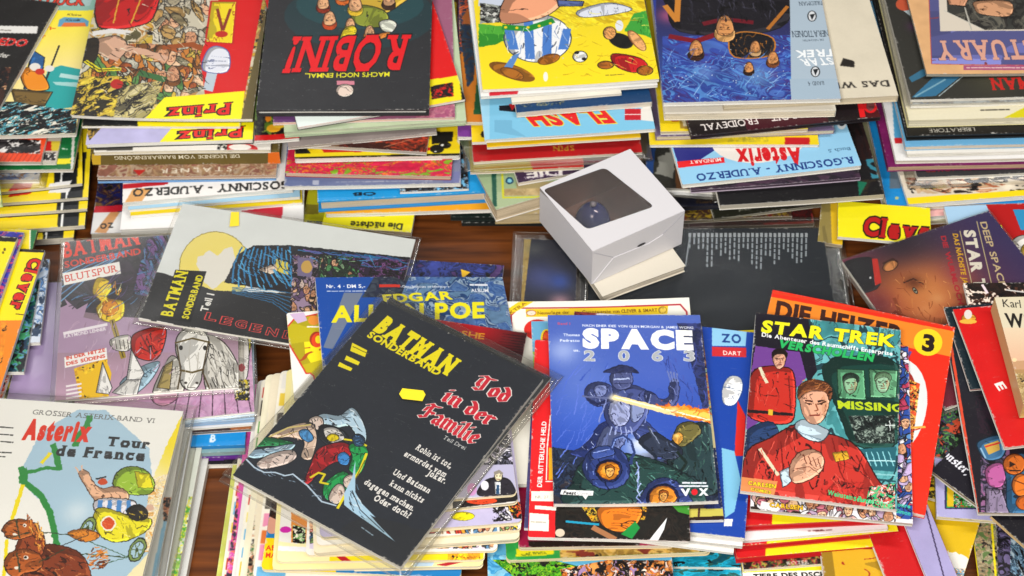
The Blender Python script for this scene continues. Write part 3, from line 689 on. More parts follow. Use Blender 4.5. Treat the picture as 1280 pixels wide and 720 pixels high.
dst = stack(g, .0, [
    R('charcoal hardcover with a red inverted title and a crowd in green, topmost of its pile', (320, 138), (536, 137), .011, D1, .30, cat='book', kind='h', name='hardcover_album', spine='L', boards='28282b', ppm=2.4, pages=WH, rough=.36),
    R('red comic with yellow foot and black spine, sticking out right of the charcoal hardcover', (372, 160), (582, 124), .005, lambda a: (a.f('dc1212'), a.p([(460, 140), (461, 150), (380, 175), (360, 160)], 'e6f0ea'), a.p([(360, 170), (360, 120), (455, 120), (460, 160)], 'e6f0ea'), a.p([(458, 160), (462, 110), (590, 92), (588, 130)], 'f2e010'), a.art([(538, 108), (566, 103), (567, 120), (540, 124)], ['1a1010', 'c81410', 'e02018'], 5, 3), a.p([(574, 96), (584, 94), (590, 130), (578, 130)], '14100f'), a.l([(560, 0), (575, 100)], 1, '40100c')), .30, pages=WH, spinec='18120f'),
    R('mauve comic with pink page edges under the charcoal hardcover', (341, 153), (569, 147), .005, lambda a: (a.f('9c5c78'), a.p([(330, 140), (374, 140), (374, 160), (330, 160)], '6c4478'), a.art([(520, 130), (570, 128), (570, 148), (520, 150)], ['b06078', 'a05070', 'c47c8c'], 9, 4, .1)), .27, pages='e8c0b0'),
    R('upper of two pale green comics in the third pile', (355, 165), (583, 151), .006, lambda a: (a.f('bcccA8'), a.mott(.04)), .30, pages='c8d0b4', back='b4c8a0'),
    R('lower of two pale green comics in the third pile', (356, 170), (581, 154), .004, lambda a: a.f('c0ceac'), .30, pages='c0ccb0', back='a8bc98'),
    R('small booklet with yellow roses and a red foot, at the left of the third pile', (318, 176), (374, 173), .006, lambda a: (a.art(None, ['2c3c18', '5a7a24', '16180c', '8c9c30'], 8, 2), a.e(342, 160, 9, 5, 'e8a820'), a.e(349, 156, 8, 4, 'f0c030'), a.e(335, 146, 4, 6, 'e8861c'), a.p([(300, 170), (390, 165), (390, 182), (300, 182)], 'c81818'), a.art([(322, 140), (332, 140), (330, 164), (320, 164)], ['181818', '3a3c30'], 6, 3)), .20, cat='booklet', name='booklet', pages=WH),
    R('grey comic just below the pale green pair', (360, 184), (546, 166), .005, lambda a: (a.f('8c807c'), a.mott(.1, 20)), .25, pages='b8aca4'),
    R('dark red painted comic with orange streaks in the third pile', (369, 181), (533, 190), .006, lambda a: (a.f('4a1c14'), a.art([(430, 160), (540, 160), (540, 190), (430, 190)], ['5c1c14', '8c2c1c', 'b83c20', '3a1812', '4a2018'], 12, 7, .0, (3, 1, -18)), a.p([(367, 160), (424, 160), (424, 184), (367, 182)], '6c5038'), a.l([(470, 178), (510, 166)], 1.5, 'c06030'), a.l([(480, 184), (520, 172)], 1, 'b87050')), .25, pages='b8b0a8'),
    R('yellow comic with a black band and sunglasses shapes in the third pile', (368, 199), (575, 194), .008, D6, .29, pages=WH, r=.003),
    R('crimson and green flowered comic in the third pile', (356, 216), (564, 221), .007, lambda a: (a.f('c81c44'), a.art([(350, 200), (600, 200), (600, 224), (350, 222)], ['cc1c48', 'c81840', 'b81c40', '7ca41c', 'd02048', 'e07020'], 10, 12, .1, (2.2, 1, 3))), .29, pages='d8bca0', spinec='a03040'),
    R('slate blue comic with white page edges in the third pile', (355, 233), (576, 229), .007, lambda a: (a.g(None, (355, 225), (575, 225), '5a6690', '7c809c'), a.p([(391, 225), (399, 225), (399, 231), (391, 231)], 'a8acc0'), a.tiny((420, 227), (540, 226), 1.2, 'a4a8bc'), a.p([(545, 215), (590, 214), (590, 238), (560, 236)], '7074a0')), .28, pages=WH),
    R('light blue comic corner with metallic figure, at the right of the slate blue comic', (500, 240), (586, 236), .004, lambda a: a.art(None, ['6cb0d8', '5c88b0', 'c8c4b8', '2c3440'], 6, 3), .24, pages=WH),
    R('thick sky blue hardcover in the third pile', (397, 252), (608, 240), .020, lambda a: (a.f('1c94d4'), a.t('OB', (470, 240), (440, 241), 4, '0c1420', .03), a.mott(.03)), .29, cat='book', kind='h', spine='N' if 0 else 'R', boards='2496d8', spinec='1c88cc', pages='d8c8b0'),
    R('orange yellow album with white page edges under the sky blue hardcover', (407, 267), (618, 262), .007, lambda a: (a.f('f0a41a'), a.mott(.03)), .30, pages=WH, r=.002),
    R('yellow comic lettered upside down in black, touching the bare wood', (402, 283), (514, 291), .009, lambda a: (a.f('e6dc14'), a.t('Die nächste', (504, 280), (438, 276), 7.5, '1a1c14', .025), a.tiny((452, 269), (480, 270), 1.2, '5a5410')), .22, pages=TN),
    R('olive yellow comic crossing under the orange album', (378, 278), (500, 284), .008, lambda a: (a.f('b4b01c'), a.t('ebi', (403, 277), (383, 276), 5, '22240c', .03), a.p([(380, 255), (398, 256), (398, 268), (380, 268)], '7a7020')), .20, pages=TN),
])

# ------------------------------------------------------------------ fourth pile
def E1(a):
    a.f('f2d81a'); a.g([(596, -20), (830, -20), (830, 110), (596, 120)], (700, -10), (700, 110), 'e8d028', 'fae01e')
    a.art([(690, -20), (830, -20), (826, 18), (760, 30), (700, 40), (660, 30)], ['ecd420', 'd4b418', 'f4e034'], 10, 3, .1, (2, .5, -40))
    a.p([(598, -20), (700, -20), (690, 8), (598, 8)], 'c8d0e0'); a.art([(600, 4), (630, 8), (626, 28), (600, 30)], ['a0a49c', 'd4d4cc', '6c7068'], 7, 2)
    a.p([(598, 30), (636, 34), (640, 50), (598, 56)], '4ca834'); a.p([(598, 42), (640, 44), (620, 56), (598, 60)], '2f8a28'); a.p([(792, 18), (826, 10), (826, 54), (806, 46), (780, 40)], '3fa03a')
    a.wob(.5)
    # a striped hot-air balloon lying on a sunny hill, and two small picnic bundles
    a.eo(640, 90, 30, 9, 'a86a1c', 'a86a1c', 0, 18); a.eo(672, 48, 42, 30, 'f0f0f0', '203050', 1.2)
    for x in (636, 660, 684, 708):
        a.p([(x-5+(x-672)*.02, 28 if 640 < x < 700 else 36), (x+6, 26 if 640 < x < 700 else 36), (x+7+(672-x)*.15, 74 if 640 < x < 700 else 62), (x-5+(672-x)*.15, 74 if 640 < x < 700 else 62)], '4a7cc8')
    a.l([(630, 34), (660, 36), (690, 26)], 8, '1f8a30'); [a.e(632+14*k, 34-(1.5*(k-1)**2-2)*.4, 2, 1.6, 'ecd020') for k in range(5)]
    a.po([(626, 28), (640, -10), (716, -20), (700, 8), (672, 24)], 'f0a47c'); a.p([(640, 70), (650, 66), (640, 86), (630, 84)], '5c88c4'); a.eo(640, 92, 15, 6, 'b06a20', '5c3410', 1, 20); a.eo(686, 74, 14, 6, 'a8641c', '5c3410', 1, -15)
    a.eo(725, 71, 9, 7, 'f4f4f0'); a.e(721, 66, 3, 2, '201c18'); a.e(730, 74, 3, 2, '201c18')
    a.po([(722, 14), (760, 4), (790, 12), (770, 18), (730, 22)], 'dce0ec', '304060', 1); a.po([(696, 0), (730, 2), (728, 8), (698, 8)], '5a6ca4')
    a.eo(776, 52, 16, 9, '1c1c18', '141010', 0, 20); a.eo(762, 42, 8, 8, 'f0a860'); a.eo(796, 52, 16, 6, 'f0b070', '804820', 1, 50); a.po([(766, 68), (800, 74), (810, 88), (790, 92), (768, 82)], 'c81c20'); a.eo(757, 82, 10, 5, 'b0641c'); a.eo(806, 90, 10, 6, 'b0641c'); a.e(774, 33, 5, 7, 'e0e4ec')
    a.hatch([(690, 10), (826, 10), (826, 96), (700, 96)], 50, ['d0a814', 'f8ec60', 'b89010'], 14, 8, .8, 3); a.hatch([(632, 30), (712, 30), (712, 74), (632, 74)], 26, ['b8c8e0', '385c9c', 'f8f8fc'], 16, 88, .8, 4); a.hatch([(792, 18), (826, 14), (826, 50), (800, 44)], 30, ['2c7c24', '6cc044', '1c5c18'], 7, 80, .8, 5); a.hatch([(598, 30), (636, 36), (636, 52), (598, 52)], 20, ['2c7c24', '6cc044'], 6, 80, .8, 6)
    a.e(682, 96, 3, 6, 'f4f0e4'); a.tiny((757, 95), (780, 94), 1.4, '8a7820')
def E4(a):
    a.f('7cc0e0'); a.p([(600, 120), (612, 120), (612, 180), (600, 180)], '9cd0e8'); a.p([(618, 150), (640, 150), (640, 160), (660, 172), (618, 165)], '70b0d0'); a.p([(624, 132), (650, 130), (646, 140), (624, 138)], '181820'); a.p([(636, 130), (648, 128), (640, 138)], 'c01c20')
    a.p([(792, 140), (818, 128), (818, 152), (800, 150)], 'e4e0d8'); a.p([(781, 136), (801, 136), (801, 150), (781, 150)], 'c01828'); a.l([(781, 143), (801, 143)], 1.2, 'e8e0dc')
    a.t('FLASH', (754, 136), (650, 140), 17, 'dc1c20', .05, False, -.55, 'e4dc30', .035)
def sleevedred(a):
    a.f('d01018'); a.mott(.04); a.t('SPIN', (718, 181), (690, 182), 6, 'e8b030', .03, True)
g = 'comics and albums in the fourth pile from the left'
stack(g, .0, [
    R('yellow album with a striped blue and white balloon shape, topmost of its pile', (603, 113), (824, 101), .005, E1, .30, spine='L', pages=WH, ppm=2.4, bend={'l': .001, 'nr': .003}),
    R('thin white album directly beneath the yellow one', (601, 121), (822, 106), .005, lambda a: (a.f('f0eeea'), a.p([(612, 112), (648, 112), (646, 121), (612, 122)], 'd02030')), .30, pages=WH),
    R('cream comic with its corner showing at the right under the yellow album', (640, 128), (777, 117), .004, lambda a: (a.f('e6e0d0'), a.mott()), .25, pages=CR),
    R('navy comic with thick white page edges in the fourth pile', (646, 141), (815, 127), .009, lambda a: (a.f('123c68'), a.art([(640, 118), (720, 118), (700, 132), (650, 134)], ['143c68', '0f3054', '8c8868', '143c68'], 8, 3, .2)), .26, pages='d8d0c0'),
    R('sky blue comic with slanted red title in the fourth pile', (606, 175), (819, 161), .006, E4, .28, pages=WH, ppm=2),
    R('brown and orange framed painting album behind the sky blue comic', (573, 153), (690, 152), .006, lambda a: (a.f('c8741c'), a.art([(560, -10), (600, -10), (598, 40), (574, 70)], ['e06030', 'c84c28', '1c2c40', '243c5c'], 14, 3, .3), a.p([(578, 20), (600, -10), (640, -10), (600, 60), (587, 100)], 'a45a28'), a.p([(598, 80), (640, 60), (640, 143), (592, 143)], '0f4c28'), a.art([(574, 30), (598, 30), (592, 100), (584, 110)], ['1c2c44', '3c2c28', '20384c'], 12, 8, .4)), .30, pages=CR, back='c8bca4'),
    R('mustard comic with white edge directly below the sky blue one', (609, 184), (801, 172), .004, lambda a: (a.f('ecc018'), a.mott()), .27, pages=CR),
    R('bright yellow comic with a black dot at the left of the fourth pile', (590, 178), (700, 174), .005, lambda a: (a.f('f4d014'), a.e(604, 168, 3, 4, '181410')), .26, pages=WH),
    R('violet comic corner between the third and fourth pile', (572, 171), (680, 170), .006, lambda a: a.f('7c3c94'), .26, pages=WH),
    R('bright red comic in a shiny clear sleeve in the fourth pile', (592, 202), (803, 189), .006, sleevedred, .27, kind='p', cat='comic', pages=CR, margin=.012),
    R('olive comic with thin page edge below the red sleeved one', (588, 215), (730, 209), .005, lambda a: (a.f('a8981c'), a.p([(662, 200), (760, 196), (760, 220), (668, 216)], 'b42420')), .24, pages=TN),
    R('dark violet comic with pale block letters at the left of the white box', (648, 229), (800, 202), .006, lambda a: (a.f('35203c'), a.t('DIE', (702, 210), (655, 214), 9, 'dcd6d0', .03), a.t('THEM UND DAS', (703, 215), (654, 222), 3, 'c8bcc8')), .24, pages='dcd0c0'),
    R('pale green album with yellow frame and a blue rosette beside the white box', (620, 262), (806, 209), .022, lambda a: (a.f('94a880'), a.p([(620, 240), (760, 238), (760, 258), (620, 260)], 'a4b48c'), a.l([(627, 200), (629, 247), (720, 246)], 2, 'ccc81c'), a.art([(630, 236), (760, 234), (760, 244), (630, 245)], ['b8a070', 'a89060'], 12, 2, 0), a.e(637, 226, 5, 4.5, '143c5c'), a.e(637, 226, 3, 2.6, '7cc0d0'), a.p([(614, 210), (620, 210), (621, 258), (616, 258)], '1c5040'), a.p([(645, 228), (760, 226), (760, 234), (646, 236)], '9c8c60')), .26, pages=TN),
    R('tan hardcover pages beneath the green framed album', (619, 268), (770, 264), .018, lambda a: a.f('b8a478'), .24, cat='book', name='paperback_book', pages='c8b48c', back='a89468'),
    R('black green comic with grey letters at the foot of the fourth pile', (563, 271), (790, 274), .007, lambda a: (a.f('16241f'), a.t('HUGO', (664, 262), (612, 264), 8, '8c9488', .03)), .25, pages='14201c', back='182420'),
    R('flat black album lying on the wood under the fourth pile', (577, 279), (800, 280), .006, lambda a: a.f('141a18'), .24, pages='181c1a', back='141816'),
])

# ------------------------------------------------------------------ fifth pile
def F1(a):
    a.f('2c3c8c'); a.g([(820, 0), (1000, 0), (990, 130), (820, 130)], (900, 20), (900, 130), '2c2a54', '2f4fa4')
    a.art([(828, 46), (990, 44), (990, 128), (828, 130)], ['2c4494', '34489c', '2a3c8c', '4464b0', '3a3078', '4a7cc0'], 26, 6, .0, (1.8, .8, -30), 1.6)
    a.glow(945, 95, 26, '7cb4e0', .55); a.glow(880, 92, 15, '8ab0e0', .5); a.glow(836, 20, 16, 'c05a80', .7)
    # five people in dark jackets before a starry sky, seen upside down
    a.po([(838, -20), (980, -20), (984, 28), (930, 44), (850, 40), (834, 10)], '1d1a20'); a.l([(832, 8), (846, 26), (848, -10)], 6, 'c88030'); a.l([(838, 46), (870, 52), (900, 42)], 7, '7a1420'); a.l([(960, 36), (984, 8)], 4, 'b06c28'); a.l([(880, 30), (905, 24), (940, 28)], 6, '681420')
    a.po([(912, 48), (932, 40), (966, 48), (962, 70), (918, 72)], '1a181c', 'c07828', 1.6)
    for x, y, s_, h_ in ((906, 34, -1.35, 'd8a060'), (870, 62, -1.05, '3c2014'), (944, 60, -.8, 'c8a070'), (966, 74, -.85, '7c4424'), (936, 86, -.7, '301810')): face(a, x, y, s_, 'd89458', h_)
    for k in range(40): a.e(random.Random(k).uniform(832, 986), random.Random(k+9).uniform(60, 126), .6, .6, 'dce8f8')
    a.p([(987, -20), (1046, -20), (1051, 128), (989, 128)], 'a9bac8'); a.p([(987, 100), (1050, 100), (1051, 128), (989, 128)], 'a2b6c6')
    a.hatch([(846, -10), (976, -10), (970, 26), (860, 30)], 60, ['2c2a34', '0e0c10', '3c3a48'], 16, 70, 1.2, 3); a.hatch([(830, 60), (986, 60), (986, 126), (830, 126)], 70, ['5c8cd0', '8cb4e4', '3a50a0'], 22, -35, .8, 8, .3, .2); a.hatch([(912, 46), (964, 50), (962, 68), (918, 70)], 14, ['c07828', '3c2818'], 8, 60, .8, 5)
    a.t('BAND 4', (1029, 103), (1009, 104), 5, '586470', .01, True); a.e(1019, 91, 6, 7, '303438'); a.e(1019, 91, 4.5, 6, 'd8dce0'); a.p([(1016, 88), (1023, 87), (1019, 96)], '202428')
    a.t('STAR', (1038, 73), (998, 75), 9, 'eef2f4', .035, False, -.25, '8898a8', .02); a.t('TREK', (1044, 62), (992, 64), 9, 'eef2f4', .035, False, .1, '8898a8', .02)
    a.t('DIE NÄCHSTEN', (1029, 49), (1003, 50), 2.2, '485460'); a.t('GENERATIONEN', (1043, 38), (989, 39), 8, '3c4854', .0, True)
    a.e(1015, 20, 6, 7, '303438'); a.e(1015, 20, 4.5, 6, 'd8dce0'); a.p([(1012, 18), (1019, 17), (1015, 25)], '202428'); a.t('FRIEDMAN', (1027, 1), (998, 2), 5, '485460', .0, True)
g = 'comics and albums in the fifth pile from the left'
stack(g, .0, [
    R('blue starfield album with a pale grey lettered side strip, topmost of its pile', (829, 129), (1051, 126), .007, F1, .30, kind='s', pages=WH, ppm=2.4, spine='L', bend={'n': .001, 'nr': .003}),
    R('cream hardcover with black inverted capitals, beside the blue starfield album', (905, 131), (1123, 119), .011, lambda a: (a.f('d8ceb8'), a.mott(.03), a.p([(1054, 72), (1068, 76), (1068, 84), (1050, 82)], '26221e'), a.t('DAS WEISSE', (1110, 100), (1010, 105), 7.5, '2c2824', .02, True)), .30, cat='book', kind='s', name='hardcover_album', pages='dccdb0', back='d4c8b0', spinec='c8bca4'),
    R('thick white album directly beneath the blue starfield album', (831, 142), (1045, 138), .012, lambda a: a.f('e8e0d0'), .29, pages='e8dcc4', back='e8e4d8'),
    R('wine red hardcover with white inverted serif capitals and a red seal', (864, 170), (1101, 146), .007, lambda a: (a.f('360a14'), a.p([(860, 130), (930, 130), (950, 172), (860, 172)], '160d10'), a.p([(925, 130), (1030, 130), (1034, 162), (935, 168)], '40091a'), a.p([(1034, 130), (1075, 128), (1075, 160), (1036, 160)], '1a1214'), a.p([(1072, 120), (1110, 120), (1110, 152), (1078, 152)], '4c1418'), a.p([(1070, 120), (1077, 120), (1082, 146), (1075, 147)], 'e01c20'), a.eo(1088, 132, 7, 8, '7c4444', 'd81c20', 3), a.t('LEDROIT', (1017, 138), (961, 144), 8, 'ece4e0', .01, True), a.t('FROIDEVAL', (946, 147), (874, 156), 8, 'ece4e0', .01, True)), .30, cat='book', kind='h', spine='L', boards='180c10', spinec='180c10', pages='b8a8a0', ppm=2),
    R('yellow comic with a red and a tan patch at the left of the fifth pile', (826, 165), (1010, 161), .006, lambda a: (a.f('e8cc18'), a.p([(839, 148), (848, 148), (848, 152), (839, 152)], 'b01c1c'), a.p([(849, 148), (880, 146), (880, 162), (850, 161)], '9c7c30'), a.p([(852, 148), (866, 147), (868, 158), (854, 158)], 'c8bca0')), .26, pages='d8c8a8'),
    R('grey violet comic with a white line along its edge in the fifth pile', (820, 171), (1043, 163), .007, lambda a: (a.f('6c5c7c'), a.mott(.1)), .27, pages='d8ccb4', back='807090'),
    R('yellow comic with a red block above the light blue album', (812, 181), (1024, 181), .005, lambda a: (a.f('ecd01c'), a.p([(981, 172), (1012, 172), (1012, 182), (981, 182)], 'c01a20'), a.art([(910, 170), (960, 170), (960, 178), (910, 178)], ['ecd01c', 'd8c020', 'c0b030'], 8, 3, 0)), .27, pages=WH),
    R('light blue album with a red title and dark blue inverted capitals', (853, 231), (1077, 207), .007, lambda a: (a.f('92c8e8'), a.p([(840, 180), (905, 180), (868, 204), (848, 206)], '2a2c7c'), a.e(950, 172, 62, 31, 'e8e0d8', -5), a.p([(846, 202), (905, 196), (906, 203), (848, 210)], 'e01c24'), a.t('MUNDART', (901, 197), (861, 201), 4, 'f4e8e0', .02, True), a.t('Asterix', (1000, 184), (918, 187), 21, 'd01820', .05, False, .0), a.t('R.GOSCINNY - A.UDERZO', (1065, 196), (868, 218), 8.5, '16387c', .025, True), a.t('Buch 5', (1062, 184), (1034, 187), 4, '3c6484', .0, True), a.e(1052, 154, 6, 8, 'dce4e8'), a.e(1052, 150, 5, 8, '181c28')), .30, pages=WH, r=.002, ppm=2.4),
    R('dark violet comic with thin white lines below the light blue album', (864, 238), (1076, 222), .006, lambda a: (a.f('2c1c30'), a.art(None, ['2c1c30', '40283c', '1c1420'], 14, 2, 0, (3, 1, 0))), .27, pages='4a3848', back='b8a8b8'),
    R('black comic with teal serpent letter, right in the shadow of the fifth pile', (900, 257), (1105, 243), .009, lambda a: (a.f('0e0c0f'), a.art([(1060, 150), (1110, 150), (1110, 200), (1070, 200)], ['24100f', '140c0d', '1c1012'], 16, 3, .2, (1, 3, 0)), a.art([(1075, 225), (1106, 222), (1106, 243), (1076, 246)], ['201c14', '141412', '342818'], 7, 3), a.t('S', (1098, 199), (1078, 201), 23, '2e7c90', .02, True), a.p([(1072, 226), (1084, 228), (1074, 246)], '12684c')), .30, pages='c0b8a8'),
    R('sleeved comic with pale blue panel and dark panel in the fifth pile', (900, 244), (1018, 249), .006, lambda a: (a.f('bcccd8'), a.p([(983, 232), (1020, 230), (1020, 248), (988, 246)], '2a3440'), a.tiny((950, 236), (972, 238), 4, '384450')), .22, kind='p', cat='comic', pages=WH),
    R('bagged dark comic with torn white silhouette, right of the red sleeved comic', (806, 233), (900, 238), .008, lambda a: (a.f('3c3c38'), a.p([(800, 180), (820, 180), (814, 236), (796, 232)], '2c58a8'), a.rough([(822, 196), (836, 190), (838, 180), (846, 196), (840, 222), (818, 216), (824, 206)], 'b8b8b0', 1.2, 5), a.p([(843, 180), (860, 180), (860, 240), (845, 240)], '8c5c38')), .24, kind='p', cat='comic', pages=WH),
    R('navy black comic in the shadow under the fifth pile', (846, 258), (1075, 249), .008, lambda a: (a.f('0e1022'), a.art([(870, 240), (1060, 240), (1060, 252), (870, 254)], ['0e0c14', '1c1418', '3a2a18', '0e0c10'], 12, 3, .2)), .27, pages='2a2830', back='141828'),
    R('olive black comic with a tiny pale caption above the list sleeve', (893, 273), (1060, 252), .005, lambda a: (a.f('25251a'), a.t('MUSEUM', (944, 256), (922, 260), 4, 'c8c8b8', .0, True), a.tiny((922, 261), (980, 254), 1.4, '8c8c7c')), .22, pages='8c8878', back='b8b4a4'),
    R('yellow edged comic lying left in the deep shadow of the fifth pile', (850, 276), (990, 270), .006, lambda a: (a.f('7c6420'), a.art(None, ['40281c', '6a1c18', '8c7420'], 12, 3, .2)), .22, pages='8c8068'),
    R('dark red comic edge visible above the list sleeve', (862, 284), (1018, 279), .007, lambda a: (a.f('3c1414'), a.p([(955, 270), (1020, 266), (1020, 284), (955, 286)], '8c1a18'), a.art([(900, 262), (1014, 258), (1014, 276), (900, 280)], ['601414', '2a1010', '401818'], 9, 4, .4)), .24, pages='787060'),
])
item('bright yellow comic with the top of a black outlined red title, beside the fifth pile', 'comic', 'N', (1047, 296), (1164, 306), .062, .030, .005, lambda a: (a.f('ecdf12'), a.mott(.02), a.t('Clever', (1078, 293), (1180, 303), 22, 'b01414', .05, True, .1, '180c0c', .06)), group='comics wedged between the piles', pages=WH, ppm=2, spine='L')
item('small tan and yellow comic edge behind the list sleeve', 'comic', 'N', (1022, 302), (1053, 306), .16, .022, .006, lambda a: (a.f('8c7c44'), a.p([(1038, 250), (1056, 250), (1056, 306), (1040, 306)], 'd8b01c')), group='comics wedged between the piles', pages=TN)

# ------------------------------------------------------------------ far right pile
def G1(a):
    a.f('dcab78'); a.mott(.05, 10); a.po([(1160, -30), (1320, -30), (1320, 82), (1164, 82)], '6d6fae', 'b04848', .8)
    a.p([(1172, -30), (1320, -30), (1320, 38), (1175, 40)], 'd8cdbc'); a.art([(1182, -20), (1310, -20), (1310, 36), (1230, 38), (1184, 16)], ['3c3a36', '55524a', '2c2a28', '3c3c38', '6c685c'], 24, 4, .5)
    a.po([(1182, -8), (1214, -10), (1206, 8), (1186, 6)], 'd09470', '40281c', .8); a.po([(1220, 2), (1262, 2), (1262, 20), (1226, 18), (1218, 10)], 'd49c74', '40281c', .8); a.l([(1206, 10), (1214, 38)], 1.5, 'b8b4a8'); a.l([(1180, 14), (1230, 38)], 1, 'c8c4b8')
    a.t('SANCTUARY', (1358, 49), (1166, 53), 24, 'd8a08c', .03, True, 0, '403c60', .012)
    a.p([(1204, 83), (1320, 82), (1320, 88), (1204, 89)], 'a85478'); a.tiny((1208, 86), (1310, 85), 1.8, 'dcb4b4')
def G2(a):
    a.f('2b2a27'); a.g(None, (1130, 110), (1280, 0), '3c3b36', '262420'); a.glow(1240, 100, 40, '55523c', .6)
    a.glow(1143, 32, 10, '5a2c60', .7); a.p([(1124, -10), (1145, -10), (1152, 10), (1140, 20), (1124, 8)], 'c8d8e0'); a.e(1131, 4, 11, 8, 'd85c38')
    a.p([(1136, 96), (1152, 86), (1166, 82), (1160, 92), (1140, 102)], '3c7ca0'); a.p([(1140, 121), (1166, 96), (1204, 92), (1170, 119)], '3a80ac'); a.l([(1144, 120), (1182, 98)], 2, '8cc0d8'); a.l([(1174, 119), (1204, 94)], 1, 'c8dce4')
    a.t('BATMAN', (1330, 95), (1236, 97), 14, 'e02820', .04, True)
g = 'comics and albums in the pile at the far right'
stack(g, .0, [
    R('orange bordered comic with mauve panel and pink inverted capitals, topmost at the far right', (1158, 95), (1352, 91), .005, G1, .26, pages='a8a498', spine='R', ppm=2.2, back='7c7a70', bend={'nl': .004}),
    R('black and blue sleeved comic with red inverted letters beneath the mauve panelled one', (1139, 124), (1345, 118), .006, G2, .27, kind='p', cat='comic', pages=WH, ppm=2, sl=.007),
    R('comic with scraps of blue and gold art, right under the black and blue one', (1139, 131), (1345, 125), .007, lambda a: (a.f('32323c'), a.art([(1130, 116), (1350, 112), (1350, 126), (1130, 132)], ['2c2c34', '3c6090', 'c0a878', '1c1c20', '9ca8b4'], 9, 5, .5, (2, 1, 0))), .27, pages=WH),
    R('thick cream comic with a yellow wedge at its right end', (1136, 150), (1350, 146), .013, lambda a: (a.f('e0d8bc'), a.p([(1254, 148), (1290, 130), (1360, 130), (1360, 150)], 'd4c814'), a.tiny((1226, 138), (1262, 137), 1.6, '2c2820')), .28, pages='e8e0c4', back='d8d098'),
    R('black hardcover with small grey inverted capitals at the far right', (1134, 170), (1352, 164), .009, lambda a: (a.f('161310'), a.t('LIBERATORE', (1218, 159), (1160, 161), 5, 'b8b4a8', .0, False)), .28, cat='book', kind='h', boards='14110f', spinec='14110f', spine='F', pages='3c3834', ppm=1.8),
    R('light blue edged album under the black hardcover at the far right', (1132, 184), (1350, 178), .007, lambda a: a.f('68a8d0'), .28, pages='dcd0c0', back='78b4dc'),
    R('white album with rounded spine below the light blue edged one', (1134, 193), (1352, 187), .006, lambda a: a.f('e6e2da'), .28, pages=WH),
    R('white album with a red and blue stripe on its left side, far right pile', (1120, 201), (1352, 196), .006, lambda a: (a.f('e8e6e4'), a.p([(1114, 100), (1126, 100), (1128, 172), (1118, 172)], '4c9cc8'), a.p([(1118, 172), (1128, 172), (1128, 179), (1119, 179)], 'c81c24')), .29, pages='ded6c8'),
    R('magenta spined comic standing out at the left of the far right pile', (1110, 209), (1310, 204), .009, lambda a: (a.f('6c1050'), a.mott(.1)), .30, pages='c8a88c', spinec='7a1458', back='7a1458', spine='L'),
    R('black sleeved comic with dark red inverted title in a white frame', (1147, 221), (1350, 212), .007, lambda a: (a.f('33353a'), a.mott(.04), a.t('DER JOKER', (1222, 204), (1153, 208), 7, 'a82830', .02), a.po([(1238, 200), (1330, 194), (1330, 204), (1240, 209)], '26282c', 'e4e4e0', 1.2), a.p([(1241, 201), (1250, 201), (1250, 204), (1241, 205)], 'e8e020'), a.p([(1254, 200), (1262, 200), (1262, 203), (1254, 204)], 'e8e020')), .27, kind='p', cat='comic', pages=WH, ppm=1.8, margin=.014),
    R('cream comic with brown drawing and a broad yellow foot in the far right pile', (1136, 255), (1350, 240), .008, lambda a: (a.f('d8ccb8'), a.art([(1130, 222), (1350, 214), (1350, 238), (1140, 242)], ['d8c8b0', 'c8a884', '2c201c', 'd8ccb8', 'b0603c', 'dccfb8'], 16, 9, .7, (2.5, 1, -8)), a.p([(1130, 247), (1360, 233), (1360, 250), (1136, 262)], 'f2d410'), a.t('MANARA', (1152, 238), (1184, 234), 4, 'a08c30')), .28, pages=WH),
    R('cobalt blue album with one small emblem at the foot of the far right pile', (1109, 258), (1350, 252), .008, lambda a: (a.f('1484c8'), a.e(1121, 248, 2.4, 2, 'b8b880'), a.p([(1112, 200), (1126, 200), (1126, 236), (1112, 236)], '5a6a78')), .30, pages='d8ccb8'),
    R('pink album with white page edges under the cobalt blue one', (1139, 272), (1345, 258), .007, lambda a: (a.f('e8b0ac'), a.mott(.05)), .27, pages=WH),
    R('pale green framed comic at the very bottom of the far right pile', (1111, 280), (1300, 268), .007, lambda a: (a.f('b8b48c'), a.l([(1124, 262), (1126, 272), (1140, 272)], 2, '1c6a2c')), .28, pages='c8bc9c'),
])
# ------------------------------------------------------------------ middle of the table
LG = 'sleeved comics lying loose in the middle'
def M1(a):
    a.f('20262e'); a.mott(.06, 30)
    r = random.Random(5); x = 1008
    for k in range(27):
        y = 291+(k % 2)*.3; L = [26, 40, 38, 30, 22, 20, 34, 38, 30, 26, 44, 46, 40, 22, 20, 36, 32, 38, 26, 24, 20, 46, 44, 22, 18, 16, 20][k]*.9
        a.l([(x, y), (x-.1, y+4)], 3.0, 'a8aeb4'); yy = y+6
        while yy < y+L: 
            w = r.uniform(3, 7); a.l([(x-(yy-y)*.02, yy), (x-(yy+w-y)*.02, yy+w)], 1.9, '9aa2aa'); yy += w+2.4
        x -= 5.6
    a.l([(862, 296), (857, 332)], 1.6, '8c949c')
item('flat dark album back with columns of tiny white print, in a wrinkled clear bag', 'comic', 'F', (722, 286), (1028, 284), .19, .022, .005, M1, 'p', group=LG, pages=WH, ppm=2.6, zo=.022, margin=.02, back='8c9090')
item('dark grey sleeved comic whose edge shows right of the list of tiny print', 'comic', 'F', (800, 305), (1048, 302), .19, .014, .005, lambda a: (a.f('3a3e46'), a.mott(.06)), 'p', group=LG, pages=WH, margin=.008)
